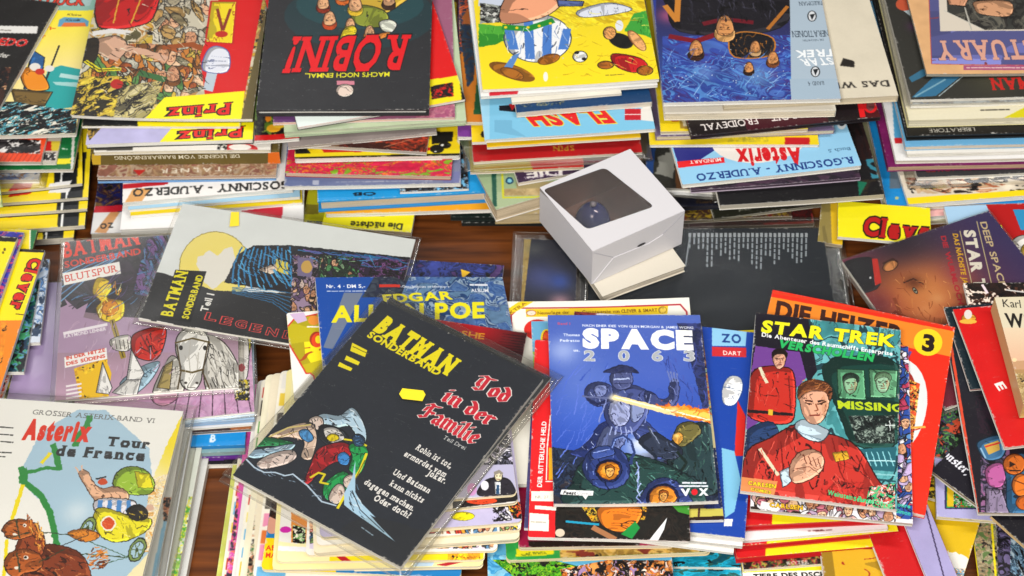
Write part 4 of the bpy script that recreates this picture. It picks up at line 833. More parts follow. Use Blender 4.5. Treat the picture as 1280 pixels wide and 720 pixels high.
item('sleeved comic with a blue and flesh coloured glow on black, left of the white box', 'comic', 'F', (655, 298), (722, 300), .17, .030, .004, lambda a: (a.f('2c2e3c'), a.glow(676, 345, 30, '4a5490', .8), a.glow(700, 378, 17, 'c89aa8', 1), a.glow(700, 350, 18, '3c58b0', .8), a.art([(650, 296), (664, 296), (652, 400), (640, 400)], ['b09858', 'a88c50'], 12, 2, 0), a.glow(668, 310, 14, '6c706c', .5)), 'p', group=LG, pages=WH, ppm=2.2, margin=.014, spine='N')

# ------------------------------------------------------------------ white gift box with a window, on a small paperback
item('cream paperback lying under the white window box', 'book', 'N', (753, 371), (857, 332), .10, .034, .011, lambda a: a.f('d8d0c0'), name='paperback_book', pages='d8ccb8', spine='F', back='d4ccbc')
def gift_box():
    zt = .034+.060; H = .060-.0004
    A = at((741, 314), zt); B = at((856, 263), zt); L = at((659, 241), zt)
    X = B-A; w = np.linalg.norm(X); X /= w; Y = np.array([-X[1], X[0], 0]); d = (L-A)@Y
    em = bpy.data.objects.new('gift_box', None); S.collection.objects.link(em); b = A+X*w/2+Y*d/2-np.array([0, 0, H])
    em.matrix_world = Matrix([[X[0], Y[0], 0, b[0]], [X[1], Y[1], 0, b[1]], [0, 0, 1, b[2]], [0, 0, 0, 1]])
    em['label'] = 'white cardboard gift box with a clear window in its lid'; em['category'] = 'box'
    card = plain('white_cardboard', 'd6d3d6', .5, .3); inner = plain('film_reflection_brown', '9c7a6c', .8, .2); crease = plain('card_crease', 'b9b6bd', .7, .2)  # brown inside floor and walls stand in for reflections in the window film
    def quad_uv(p):
        q = at(p, zt)-A; return (q@X-w/2, q@Y-d/2)
    hole = [quad_uv(p) for p in ((734, 287), (818, 258), (756, 209), (678, 237))]
    # rounded window outline
    hp = []; n = 4
    for i in range(4):
        p = np.array(hole[i]); q0 = np.array(hole[i-1]); q1 = np.array(hole[(i+1) % 4]); r = .007
        a0 = p+(q0-p)/np.linalg.norm(q0-p)*r; a1 = p+(q1-p)/np.linalg.norm(q1-p)*r
        for k in range(n+1):
            t = k/n; hp.append(tuple((1-t)**2*a0+2*t*(1-t)*p+t*t*a1))
    out = []; cor = [(-w/2, -d/2), (w/2, -d/2), (w/2, d/2), (-w/2, d/2)]
    for i in range(4):
        for k in range(n+1):
            out.append(cor[i])
    m = len(hp); t = .0008; V = []; F = []
    for z in (H, H-t):
        V += [(x, y, z) for x, y in out]+[(x, y, z) for x, y in hp]
    for i in range(m):
        j = (i+1) % m; o0, o1, h0, h1 = i, j, m+i, m+j; D = 2*m
        F.append((o0, o1, h1, h0) if out[i] != out[j] else (o0, h1, h0)); F.append((D+o0, D+h0, D+h1, D+o1) if out[i] != out[j] else (D+o0, D+h0, D+h1)); F.append((h0, h1, D+h1, D+h0))
    link('lid', V, F, [card], em)
    link('window_film', [(x*1.06-.0, y*1.06, H-t-.0004) for x, y in hole], [(0, 1, 2, 3)], [plastic('window_film', .03, (.84, .78, .76), .8)], em)
    def bx(name, x0, y0, z0, x1, y1, z1, mat, bev=0):
        V = [(x, y, z) for z in (z0, z1) for x, y in ((x0, y0), (x1, y0), (x1, y1), (x0, y1))]
        F = [(3, 2, 1, 0), (4, 5, 6, 7)]+[(i, (i+1) % 4, 4+(i+1) % 4, 4+i) for i in range(4)]
        o = link(name, V, F, [mat], em)
        if bev: md = o.modifiers.new('b', 'BEVEL'); md.width = bev; md.segments = 2
        return o
    e = .0009; top = H-t-.0001
    bx('side_wall', -w/2, -d/2+e, 0, -w/2+e, d/2-e, top, card); bx('side_wall', w/2-e, -d/2+e, 0, w/2, d/2-e, top, card)
    bx('front_wall', -w/2, -d/2, 0, w/2, -d/2+e, top, card); bx('back_wall', -w/2, d/2-e, 0, w/2, d/2, top, card)
    bx('box_floor', -w/2+e, -d/2+e, .0008, w/2-e, d/2-e, .0018, card)
    bx('reflection_liner', -w/2+e+.001, -d/2+e+.001, .002, w/2-e-.001, d/2-e-.001, .004, inner)
    for X0, Y0, X1, Y1 in ((-w/2+e, -d/2+.002, -w/2+.0018, d/2-.002), (w/2-.0018, -d/2+.002, w/2-e, d/2-.002), (-w/2+.002, -d/2+e, w/2-.002, -d/2+.0018), (-w/2+.002, d/2-.0018, w/2-.002, d/2-e)): bx('reflection_liner', X0, Y0, .0042, X1, Y1, top-.002, inner)
    # folded tuck flap of the front wall: slightly proud, its slanted folds and thumb slot
    y = -d/2-.0009
    P = [(-w/2+.001, .001), (w/2-.001, .001), (w/2-.030, .034), (w/2-.050, .029), (-w/2+.030, .032)]
    V = [(x, yy, z) for yy in (y, -d/2-.0001) for x, z in P]; k = len(P)
    link('tuck_flap', V, [tuple(range(k)), tuple(range(2*k-1, k-1, -1))]+[(i, k+i, k+(i+1) % k, (i+1) % k) for i in range(k)], [card], em)
    def cr(a, b, yy=-d/2-.0012, wd=.0005):
        a = np.array(a); b = np.array(b); dd = (b-a)/np.linalg.norm(b-a); nn = np.array([-dd[1], dd[0]])*wd
        Q = [a-nn, b-nn, b+nn, a+nn]; V = [(q[0], y_, q[1]) for y_ in (yy, yy+.0002) for q in Q]
        link('crease', V, [(0, 1, 2, 3), (7, 6, 5, 4), (0, 4, 5, 1), (1, 5, 6, 2), (2, 6, 7, 3), (3, 7, 4, 0)], [crease], em)
    cr((w/2-.030, .034), (w/2-.0005, H-.004), -d/2-.0003); cr((-w/2+.030, .032), (-w/2+.001, H-.003), -d/2-.0003)
    slot = plain('thumb_slot', '2c2a2e', .8)
    V = [(.004+.006*math.cos(a_), yy, .0335+.002*math.sin(a_)) for yy in (y-.0002, y) for a_ in np.linspace(0, 2*math.pi, 13)[:-1]]
    link('thumb_notch', V, [tuple(range(12)), tuple(range(23, 11, -1))]+[(i, 12+i, 12+(i+1) % 12, (i+1) % 12) for i in range(12)], [slot], em)
    # glossy dark ornament inside: a dome on a ringed base
    tm = plain('dark_blue_gloss', '26348c', .08, .9); tb = plain('silver_ring', 'a8a4b0', .2, .8)
    te = bpy.data.objects.new('ornament', None); S.collection.objects.link(te)
    c = at((741, 268), .034+.03); te.location = (c[0], c[1], .034+.0048)
    te['label'] = 'glossy dark blue dome ornament inside the white box, seen through its window'; te['category'] = 'ornament'
    def lathe(name, prof, mat, n=28):
        V = []; F = []
        for r, z in prof: V += [(r*math.cos(2*math.pi*k/n), r*math.sin(2*math.pi*k/n), z) for k in range(n)]
        for j in range(len(prof)-1):
            for k in range(n): F.append((j*n+k, j*n+(k+1) % n, (j+1)*n+(k+1) % n, (j+1)*n+k))
        F.append(tuple(range((len(prof)-1)*n, len(prof)*n))); F.append(tuple(range(n-1, -1, -1)))
        return link(name, V, F, [mat], te, smooth=[True]*(len(F)-2)+[False]*2)
    lathe('base', [(.024, 0), (.025, .002), (.025, .006), (.022, .008)], tb)
    lathe('dome', [(.0215, .0081)]+[(.0225*math.cos(a_)+.0002, .0090+.032*math.sin(a_)) for a_ in np.linspace(.05, 1.5, 10)], tm)
    lathe('knob', [(.0022, .0408), (.0040, .0425), (.0040, .045), (.0015, .047)], tb, 14)
gift_box()

# ------------------------------------------------------------------ left middle
def L1(a):
    a.f('dfe3e2'); a.mott(.02, 30); a.e(268, 334, 45, 46, '9c8c40', 20); a.e(268, 334, 44, 45, 'f2df74', 20)
    a.rough([(244, 324), (260, 312), (272, 318), (290, 306), (294, 322), (286, 344), (266, 360), (252, 348)], 'e8e4da', 1.6, 4, 2)
    a.p([(190, 338), (202, 340), (268, 362), (366, 366), (372, 440), (150, 400)], '2a2a2d')
    # a heap of dark drapery with blue folds
    a.p([(280, 352), (296, 318), (316, 306), (364, 306), (420, 312), (520, 322), (600, 326), (640, 330), (640, 480), (400, 480), (372, 440), (366, 367)], '1c1b22')
    for i in range(13): a.l([(302+i*5, 308+(i % 3)*2), (292+i*6, 330+(i*7) % 9), (290+i*8, 352+(i*5) % 8)], 1.8, ['2c7cb4', '3c94cc'][i % 2])
    for i in range(9): a.l([(372+i*14, 312+i), (420+i*12, 318+i*1.2), (470+i*10, 330)], 1.5, ['2870a8', '5c58a0', '1e5c90'][i % 3])
    for i in range(6): a.l([(290, 358+i*1.4), (340, 362+i*3), (366, 366+i*6)], 1, '2c6c9c')
    a.p([(362, 352), (378, 335), (372, 372), (366, 374)], '3080b8'); a.po([(322, 336), (346, 328), (352, 336), (338, 342)], 'e8d0bc', '281c18', .6); [a.l([(346+i*3, 324+i), (347+i*3, 338+i)], 2.6, 'e0cc4c') for i in range(5)]
    a.art([(366, 318), (398, 320), (392, 400), (362, 390)], ['9c84a0', 'b49cac', '5c4468', 'c4a494', '20182c'], 8, 5, .9); a.p([(372, 321), (392, 323), (389, 346), (371, 344)], '74688c'); a.e(383, 333, 7, 8, 'c8a050')
    a.art([(400, 318), (452, 322), (446, 350), (398, 350)], ['1c2c20', '4c8c54', '1a1c20', '2a5c3c', '8cb088'], 7, 9, .9)
    a.art([(440, 322), (560, 326), (560, 360), (440, 360)], ['2a1c34', '5c3468', '18141c', '7c4c84', '281c30'], 6, 10, .7)
    a.hatch([(284, 350), (296, 318), (316, 307), (364, 307), (372, 330), (362, 360), (330, 362)], 70, ['2c7cb4', '3c94cc', '12101a', '5cb0e0', '12101a'], 24, 62, 1.3, 3, .8); a.hatch([(364, 308), (520, 324), (620, 330), (620, 360), (400, 330)], 80, ['2870a8', '5c58a0', '12101a', '7c5cb0', '3c94cc'], 30, 12, 1.2, 4)
    a.scene([(368, 348), (398, 350), (392, 400), (364, 392)], ['9c84a0', 'c8a494', '5c4468', 'd8c0b8'], 10, 5, .3); a.scene([(402, 322), (452, 326), (446, 350), (398, 346)], ['1c2c20', '4c8c54', '2a5c3c', '8cb088', '2c2438'], 9, 6, .1)
    a.wob(.4, 3); a.p([(219, 336), (258, 338), (238, 402), (199, 398)], '1a1a1a')
    a.t('BATMAN', (215, 395), (235, 338), 14, 'ece010', .035, True); a.t('SONDERBAND', (235, 398), (254, 343), 8, 'e8dc10', .04); a.t('Teil 1', (259, 389), (268, 366), 9, 'f2f0ec', .03)
    for ch, x, y in (('L', 256, 398), ('E', 275, 403), ('G', 293, 407), ('E', 312, 412), ('N', 332, 417), ('D', 353, 421)):
        a.t(ch, (x, y), (x+14, y+2.6), 9, '2a2a2d', .012, False, 0, 'e84a48', .045)
    for x, y in ((168, 396), (196, 401), (244, 409), (306, 422)): a.l([(x, y), (x+20, y+4)], 2, 'e0dcd8')
o = item('white and black sleeved comic with a pale yellow moon and red outlined letters', 'comic', 'N', (173, 398), (478, 447), .18, (.070, .062), .005, L1, 'p', group=LG, pages=WH, ppm=2.8, margin=.006, zo=.074)
sticker(o, [(289, 266), (299, 266), (299, 283), (287, 284)], 'f2d818')
def L2(a):
    a.f('b096ac'); a.g(None, (170, 380), (170, 500), '84707c', 'c8a2bc'); a.art([(60, 280), (320, 250), (320, 400), (230, 400), (150, 395), (110, 390), (66, 385)], ['343038', '2c2a2e', '302e34', '3c3440'], 30, 3, .0)
    a.g([(60, 300), (200, 262), (196, 300), (70, 330)], (70, 300), (190, 290), '4c4a4c', '35323a')
    for i in range(5): a.l([(70, 345+i*9), (110, 326+i*5), (160, 312)], 1.6, ['6ca0cc', '4c7cb0'][i % 2])
    # a swirl of blue and violet cloth under the title, no figure
    a.art([(182, 300), (216, 280), (232, 270), (224, 360), (196, 372), (166, 366)], ['3c5c90', '6a4c88', '2a2438', '5484b4', '74508c'], 11, 5, .8, (1, 2.2, 25))
    a.p([(66, 388), (84, 380), (80, 372), (96, 386), (110, 378), (104, 396), (130, 402), (150, 396), (230, 398), (220, 440), (70, 440)], 'aa8eac'); a.mott(.03)
    a.t('BATMAN', (80, 321), (176, 303), 18, 'e8432e', .035, True); a.t('SONDERBAND', (81, 334), (177, 316), 7.5, 'd83c28', .03)
    a.p([(78, 341), (149, 326), (151, 341), (80, 356)], 'f2eeea'); a.t('BLUTSPUR', (82, 352), (148, 338), 8.5, 'd8402c', .0, True)
    # a burning torch held up
    a.po([(118, 352), (124, 346), (136, 350), (140, 360), (134, 372), (154, 376), (154, 394), (142, 402), (126, 398), (120, 384), (126, 376), (116, 366)], 'f0cc20', '5c4410', 1); a.eo(137, 384, 11, 10, 'dc8c24', 'a05c14', 1); a.glow(132, 360, 6, 'f8f088', .5)
    a.l([(140, 400), (154, 446)], 6, '9c8428'); a.l([(140, 400), (154, 446)], 1, '2c240c')
    a.po([(138, 424), (160, 418), (164, 428), (160, 438), (142, 436)], 'e8e4dc', '201c18', .9); [a.l([(139+i*5, 424), (141+i*5, 436)], .9, '4c4840') for i in range(5)]
    a.po([(164, 422), (178, 412), (206, 408), (204, 434), (192, 450), (168, 444)], 'c82418', '1c1010', 1.2); a.l([(176, 418), (188, 440)], 1.6, '701410')
    # white horse's head with harness
    a.po([(256, 420), (276, 424), (292, 444), (304, 474), (302, 492), (262, 492), (254, 460)], 'dcd8d0', '24201c', 1.2); a.hatch([(258, 422), (292, 444), (304, 490), (262, 490)], 50, ['8c8880', '3c3834', 'f4f2ee'], 20, 72, 1, 21, .4, .2)
    a.po([(192, 494), (200, 466), (214, 444), (226, 456), (228, 492)], 'd4d0c8', '24201c', 1.2); a.hatch([(196, 490), (204, 464), (222, 456), (226, 490)], 20, ['8c8880', '3c3834'], 12, 100, .9, 22)
    a.po([(229, 414), (224, 398), (236, 409)], 'e4e0da', '24201c', 1); a.po([(250, 409), (259, 397), (259, 416)], 'e4e0da', '24201c', 1)
    a.po([(226, 414), (238, 408), (252, 411), (261, 424), (259, 444), (253, 462), (251, 476), (243, 487), (231, 485), (225, 475), (226, 458), (220, 440), (220, 424)], 'f4f2ee', '24201c', 1.3)
    a.e(226, 434, 2.4, 3, '1c1814'); a.e(256, 434, 2.4, 3, '1c1814'); a.e(232, 478, 2, 1.5, '3c3430'); a.e(246, 478, 2, 1.5, '3c3430'); a.l([(234, 484), (244, 484)], 1, '6c645c'); a.l([(238, 426), (236, 446), (238, 468)], 1, 'b8b4ac'); a.l([(248, 440), (246, 468)], 1.4, 'c8c4bc')
    a.l([(219, 428), (240, 422), (262, 427)], 2.2, '5c4c24'); a.l([(225, 462), (240, 465), (254, 461)], 2.6, '5c4c24'); a.l([(221, 430), (226, 464), (222, 486)], 1.6, '4c3c20'); a.l([(260, 428), (253, 464), (262, 486)], 1.6, '4c3c20')
    a.po([(150, 478), (176, 458), (200, 452), (186, 478), (160, 496)], '9cbcd0', '2a3844', 1); a.l([(156, 488), (190, 460)], 1.2, '4c6c84'); a.po([(196, 484), (206, 456), (216, 450), (212, 486)], 'a89458', '282018', 1)
    a.hatch([(160, 330), (230, 290), (224, 360), (160, 400), (86, 388), (84, 366)], 44, ['4c7cac', '28242c', '5c4c78', '3c3844'], 26, -30, 1.2, 3, .4, .3); a.hatch([(70, 400), (220, 400), (220, 470), (80, 480)], 50, ['c0a4bc', '9c8098', 'b090ac'], 20, -60, 1.3, 4)
    a.hatch([(118, 350), (152, 350), (152, 398), (118, 398)], 34, ['f8ec60', 'c8841c', 'e8a020', 'fcf8b0'], 9, -70, 1.1, 5); a.hatch([(168, 416), (206, 410), (200, 446), (172, 442)], 24, ['7c1410', 'e85038', '1c1010'], 12, 60, 1, 6); a.hatch([(226, 440), (252, 440), (248, 476), (230, 476)], 12, ['c8c4bc', 'a8a49c'], 8, 80, .7, 7)
    # pointed white tents before yellow flames
    a.art([(92, 460), (134, 446), (136, 500), (100, 502)], ['e8b81c', 'f0c828', 'dca01c'], 7, 6, .5); a.rough([(96, 460), (110, 468), (128, 444), (140, 468), (126, 496), (104, 494)], 'ecbc1c', 2, 4, 3)
    a.po([(128, 452), (140, 484), (136, 492), (120, 490)], 'f0eeec', '2c2830', .9); a.po([(164, 436), (180, 466), (176, 474), (158, 474)], 'f0eeec', '2c2830', .9); a.po([(140, 490), (158, 474), (176, 474), (170, 498)], 'dcdad8', '2c2830', .9)
    a.tiny((80, 416), (133, 405), 4, 'ece4ec', 3); a.t('RAYMOND LEHNER', (80, 422), (133, 412), 4, 'ece4ec', .03)
    a.p([(80, 446), (133, 434), (134, 448), (81, 459)], 'f4f0ee'); a.t('IN DER HITZE', (83, 449), (132, 438.5), 4, 'd8402c', .03); a.t('DES SÜDENS', (83, 456), (132, 446), 4, 'd8402c', .03)
    for i in range(4): a.l([(83, 482+i*5), (101, 479+i*5)], 2.6, 'f0e8ec')
item('sleeved comic with a burning torch, a white horse and a red serif title on charcoal', 'comic', 'N', (68, 500), (298, 483), .235, .0545, .005, L2, 'p', group=LG, pages=WH, ppm=2.8, margin=.006, zo=.064)
def L3(a):
    a.f('cc9cc4'); a.art([(250, 400), (330, 400), (330, 525), (190, 525)], ['cc9cc8', 'd8a8d0', 'c890bc', 'd4a4cc'], 18, 3, .2); 
    for i in range(7): a.l([(224+i*14, 486), (214+i*17, 524)], 1.2, '4c3048')
    a.po([(190, 490), (214, 484), (222, 496), (206, 506), (192, 502)], 'd890b8', '3c2434', 1)
    a.po([(288, 416), (312, 412), (312, 440), (304, 450), (292, 440)], 'ecd42c', '403410', 1); a.po([(294, 424), (310, 424), (309, 470), (298, 476), (292, 460)], 'ece8e4', '2c282c', 1); a.e(302, 459, 4, 5, 'b02030'); a.art([(290, 474), (312, 474), (312, 500), (294, 500)], ['d8c020', 'ece8e4', '3c3838'], 6, 2)
pl = 'comics piled under the torch comic'
item('pink comic with folds and a patch of yellow hair, under the torch comic', 'comic', 'N', (92, 536), (318, 514), .26, .0485, .005, L3, 'p', group=pl, pages=WH, ppm=2, margin=.005)
stack(pl, .0, [
    R('pale blue sleeved comic edge below the pink comic', (100, 540), (318, 524), .006, lambda a: a.f('98b4d0'), .22, pages='a8c0dc', back='88a8c8'),
    R('white comic edge between pale blue and bright blue comics at the left middle', (96, 546), (316, 530), .004, lambda a: a.f('dcdce0'), .22, pages=WH),
    R('dark comic with brown corner above the bright blue comic at the left middle', (96, 550), (314, 536), .005, lambda a: (a.f('3a2a2c'), a.p([(280, 520), (320, 520), (320, 540), (290, 540)], '9c5c34')), .22, pages='6c6460'),
    R('bright blue comic with a white letter shape at the left middle', (94, 562), (306, 556), .006, lambda a: (a.f('1488d0'), a.t('B', (262, 552), (270, 552), 9, 'dce4ec', .04)), .22, pages='2c84c0', back='2478b8'),
    R('grey teal comic at the left middle below the bright blue one', (94, 572), (306, 564), .007, lambda a: a.f('7ca0a4'), .22, pages='90a8a8', back='78949c'),
    R('purple edged comic near the bottom of the left middle pile', (94, 577), (306, 571), .006, lambda a: a.f('5c2484'), .22, pages='6a2c90', back='5c2484'),
    R('black and white edged comic lowest in the left middle pile', (96, 584), (300, 580), .008, lambda a: a.f('1c1a1e'), .22, pages=WH),
])
# left edge: comics turned on their side
def clever(a):
    a.f('f4dc12'); a.p([(0, 400), (50, 400), (40, 500), (-40, 500)], 'e8821c'); a.l([(50, 396), (20, 392)], 1.2, '40200c'); a.art([(-30, 402), (10, 402), (0, 470), (-40, 470)], ['e8861c', 'f09020', 'e8821c'], 14, 3, .6)
    a.t('Clever', (39, 322), (12, 386), 15, 'd01c14', .05, True, .1, '180f0c', .06); a.p([(20, 308), (60, 311), (60, 316), (20, 314)], '1c1410')
gl = 'comics turned sideways at the left edge'
def side(label, fl, fr, z, t, paint, depth=.26, **k): return item(label, 'comic', 'F', fl, fr, depth, z, t, paint, group=gl, **k)
side('lilac covered comic edge lying left of the torch comic', (40, 352), (112, 352), .030, .006, lambda a: (a.f('a890c4'), a.g(None, (50, 350), (40, 480), '8c80a8', 'b8a0d0')), .21, kind='p', pages=WH, margin=.004)
side('white comic with blue shapes under the yellow and orange comic', (-60, 330), (62, 324), .042, .006, lambda a: (a.f('c8d0dc'), a.art([(40, 320), (62, 320), (56, 420), (36, 420)], ['b8c4d4', '5c84b8', 'dce0e4', '2c3c54'], 12, 3, .6)), .13, pages=WH)
side('dark green and blue comic corner left of the lilac comic', (-60, 352), (50, 350), .047, .006, lambda a: a.art(None, ['1c5c44', '14304c', '3c8c5c', '181c20', '5c90b8'], 12, 3, .7), .14, pages=WH)
side('red and tan comic strip low at the left edge', (-80, 380), (38, 388), .036, .006, lambda a: a.art(None, ['c84020', 'd8b088', 'e8e0d0', 'c82828'], 10, 3, .5), .20, pages=WH)
side('olive yellow comic strip lowest at the left edge', (-80, 400), (36, 404), .028, .006, lambda a: a.art(None, ['a8a41c', 'c8b820', '3c4418'], 12, 5, .6), .21, pages=WH)
side('yellow comic with a green right border, behind the sideways comics at the left', (-70, 285), (47, 288), .055, .006, lambda a: (a.f('f0d818'), a.p([(39, 285), (48, 286), (46, 330), (38, 330)], '146c3c'), a.l([(38, 286), (37, 330)], 1.4, 'e8e4d8')), .20, pages='5c5040', back='3c3428')
side('yellow and orange comic with a large red title running downwards', (-55, 306), (56, 313), .062, .006, clever, .26, pages='d8d8e4', ppm=2.4, back='c8c4d0')
side('blue and violet comic spine between two yellow comics at the left edge', (-75, 284), (30, 291), .069, .006, lambda a: (a.f('2c2c9c'), a.art(None, ['2c2ca0', '3c3490', '24248c', 'c04068'], 14, 3, .3)), .24, pages='d8d4dc')
side('yellow comic with a black top edge, nearest to the left edge of the table view', (-90, 286), (22, 297), .076, .006, lambda a: (a.f('f0e014'), a.p([(-90, 280), (24, 292), (24, 302), (-90, 296)], '1a1612'), a.art([(-80, 372), (10, 376), (0, 480), (-90, 480)], ['1c1a20', '181418', '28242c', '3c5c84'], 12, 3, .3), a.e(6, 311, 1.4, 2, '5c4410'), a.e(4, 315, 1.2, 1.6, '5c4410')), .24, pages='dcdce4')
item('pale green album standing out over the far left pile with a teal ring', 'comic', 'N', (-120, 275), (2, 252), .085, .098, .010, lambda a: (a.f('b4cc84'), a.mott(.04), a.p([(-4, 190), (5, 188), (0, 260), (-12, 262)], 'ecdf5c'), a.eo(-2, 232, 7, 12, 'b8dce8', '246080', 1.4)), group='comics in the pile at the far left', pages='d4dcb0', back='b4cc84', spine='R', spinec='b4cc84', rough=.4)
ITEMS

# ------------------------------------------------------------------ front left: white album in a thick bag
def L5(a):
    a.f('f1efe9'); 
    a.p([(50, 540), (96, 512), (132, 512), (164, 540), (186, 560), (190, 596), (206, 640), (196, 720), (170, 760), (60, 760), (74, 690), (66, 640), (36, 612), (26, 588)], 'aac8dc'); a.glow(96, 640, 22, 'dce8f0', .7)
    a.g([(226, 520), (240, 520), (200, 760), (120, 760), (186, 690), (190, 600), (206, 560)], (190, 600), (226, 560), 'f4e8b8', 'f4dc20')
    a.art([(186, 600), (212, 590), (200, 690), (180, 690)], ['f0dcb0', 'f0d898', 'ecd8b0', 'e8b060', 'f4ecd8'], 4, 3, .25)
    # green coast line
    a.l([(112, 520), (108, 532), (98, 544), (94, 556)], 7, '2f8a3e'); a.l([(66, 556), (70, 568), (74, 586)], 7, '2f8a3e'); a.l([(74, 586), (58, 584), (44, 588), (28, 590)], 5, '2f8a3e'); a.l([(26, 584), (30, 602), (50, 618), (62, 640), (66, 656), (72, 690)], 7, '2f8a3e'); a.rough([(24, 582), (34, 584), (34, 602), (24, 604)], '2f8a3e', 1.5, 4)
    a.l([(28, 606), (14, 650)], 5, 'f2dc18'); a.l([(62, 566), (52, 578)], 4, 'f2dc18'); a.l([(8, 674), (4, 720)], 4, 'f2dc18')
    # cart with a green bundle and a passenger seen from behind, two brown horses
    BR = ['4c1c08', 'b86030', '2c1008', 'd88850']; ok = '2c1008'
    def sh(pts, col, n=8, cols=BR, L=7, ang=60, wd=.8, sd=1, o='1c140c'): a.po(pts, col, o, 1); a.hatch(list(pts), n, list(cols), L, ang, wd, sd)
    sh([(140, 604), (146, 590), (160, 583), (178, 585), (190, 596), (193, 610), (184, 618), (164, 618), (148, 614)], '9cc03a', 14, ['d0e880', '5c7c1c', '34500c'], 10, 20, .8, 3); a.po([(168, 589), (186, 592), (192, 610), (172, 609)], 'f0e424', '6c6410', .8)
    sh([(98, 592), (102, 587), (110, 590), (116, 602), (126, 610), (144, 608), (158, 614), (160, 626), (146, 632), (126, 630), (114, 620), (106, 606)], 'ecb894', 10, ['b87850', 'f8d8b8', '6c3c20'], 8, 30, .7, 4, '503020'); a.l([(98, 590), (94, 584)], 1.6, 'ecb894'); a.l([(102, 588), (102, 581)], 1.6, 'ecb894'); a.e(128, 602, 6, 4, 'c84c28'); a.l([(120, 598), (132, 596)], 2, '1c1410')
    sh([(118, 626), (140, 622), (168, 626), (168, 640), (142, 644), (120, 640)], 'ece8f0', 0)
    for i in range(4): a.p([(122+i*12, 625), (128+i*12, 625), (127+i*12, 641), (121+i*12, 641)], '4c88c8')
    sh([(116, 644), (124, 634), (144, 638), (166, 646), (188, 648), (186, 660), (172, 670), (152, 677), (132, 674), (120, 662)], 'f0e424', 14, ['b8a410', 'fcf490', '6c6010'], 12, 10, .8, 6, '3c3410'); a.e(135, 654, 9.5, 9.5, 'f4f0dc'); a.e(135, 654, 7.4, 7.4, 'd85020'); a.hatch([(128, 648), (142, 648), (142, 660), (128, 660)], 5, ['f08048', '9c3010'], 6, 20, .8, 7)
    for wx, wy, rx, ry in ((171, 687, 9, 15), (109, 660, 8, 14)):
        for col, f in (('202418', 1.12), ('7c9450', 1), ('202418', .78), ('a8c8d8', .7)): a.e(wx, wy, rx*f, ry*f, col, 28)
        for k in range(6): a.l([(wx, wy), (wx+rx*.7*math.cos(k*1.05), wy+ry*.7*math.sin(k*1.05))], 1, '5c6c38')
        a.e(wx, wy, 2, 2.4, '404c24')
    sh([(158, 640), (164, 632), (176, 631), (184, 638), (182, 648), (168, 650)], '282420', 8, ['e8d020', '5c5448', 'e8c030'], 6, 30, .9, 8); a.e(187, 634, 5, 4, 'd8b098'); a.l([(184, 630), (190, 624)], 1.6, 'e8dcc8')
    sh([(84, 666), (94, 662), (108, 661), (124, 668), (114, 676), (98, 675)], 'e08828', 8, BR, 8, 0, .8, 9, '502810'); a.l([(70, 684), (110, 668)], 1, '303030'); a.l([(70, 690), (156, 696)], 1.4, '3c4c30'); a.l([(110, 676), (160, 696), (130, 704)], 1, '3c5c40')
    sh([(18, 730), (26, 704), (38, 688), (56, 680), (78, 682), (98, 690), (110, 706), (112, 730), (100, 760), (40, 770)], '84381a', 60, BR, 13, 25, 1.1, 10, ok)
    sh([(18, 700), (20, 680), (28, 666), (40, 658), (52, 664), (56, 682), (46, 702), (34, 716)], '94421e', 26, BR, 10, 70, 1, 11, ok)
    sh([(2, 662), (8, 652), (22, 648), (36, 650), (48, 656), (46, 666), (34, 670), (22, 674), (10, 672)], 'b86024', 20, BR, 8, 10, .8, 12, ok); sh([(4, 702), (12, 690), (28, 685), (46, 690), (54, 702), (46, 712), (30, 716), (18, 722), (8, 714)], 'b45a22', 22, BR, 8, 10, .8, 13, ok)
    for ex, ey in ((30, 656), (32, 696)): a.e(ex, ey, 3, 2.2, 'f4ece0'); a.e(ex-.6, ey, 1.2, 1.2, '1c1410')
    for ex, ey in ((6, 664), (8, 706)): a.e(ex, ey, 1.4, 1, '2c1008'); a.l([(ex-1, ey+5), (ex+8, ey+5)], 1, '2c1008'); a.e(ex+12, ey+3, 3.2, 1.8, 'f0e8d8')
    a.l([(20, 650), (24, 672)], 1.6, '303c28'); a.l([(10, 672), (38, 664)], 1.4, '303c28'); a.l([(20, 690), (24, 714)], 1.6, '303c28'); a.l([(46, 664), (90, 668)], 1.2, '303c28'); a.l([(48, 702), (80, 686)], 1.2, '303c28')
    a.hatch([(28, 644), (48, 648), (58, 680), (48, 690), (36, 664)], 36, ['e89030', 'f0b050', 'b85c18', '5c2808'], 12, 75, 1.6, 14); a.hatch([(104, 690), (116, 682), (134, 686), (138, 702), (122, 714), (106, 708)], 46, ['e88830', 'f0a850', 'b05818', '5c2808'], 14, -15, 1.6, 15); a.hatch([(34, 640), (30, 650), (40, 652)], 8, ['b05818', '2c1008'], 6, -80, 1.4, 16)
    a.wob(.5, 3)
    a.t('GROSSER ASTERIX-BAND VI', (40, 517), (193, 528), 6, '6c6a68', .0, True)
    a.t('Asterix', (27, 547), (112, 550), 23, 'dc3218', .07, False, .05, None, .03); a.t('Tour', (132, 556), (188, 560), 11, '2a2a2c', .05, True); a.t('de France', (68, 568), (182, 575), 12, '2a2a2c', .05, True)
    for i in range(3): a.tiny((-10, 532+i*9), (16, 534+i*9), 1.8, '3c3a38', i)
    a.tiny((-10, 564), (14, 565), 1.8, '3c3a38', 8); a.tiny((-10, 569), (6, 570), 1.8, '3c3a38', 9)
item('bagged white album with pale blue map, green coast line and brown horses', 'comic', 'F', (-48, 494), (229, 513), .305, .072, .008, L5, 'p', group=LG, pages=WH, ppm=2.6, margin=.013, spine='L')
gf = 'albums under the white map album'
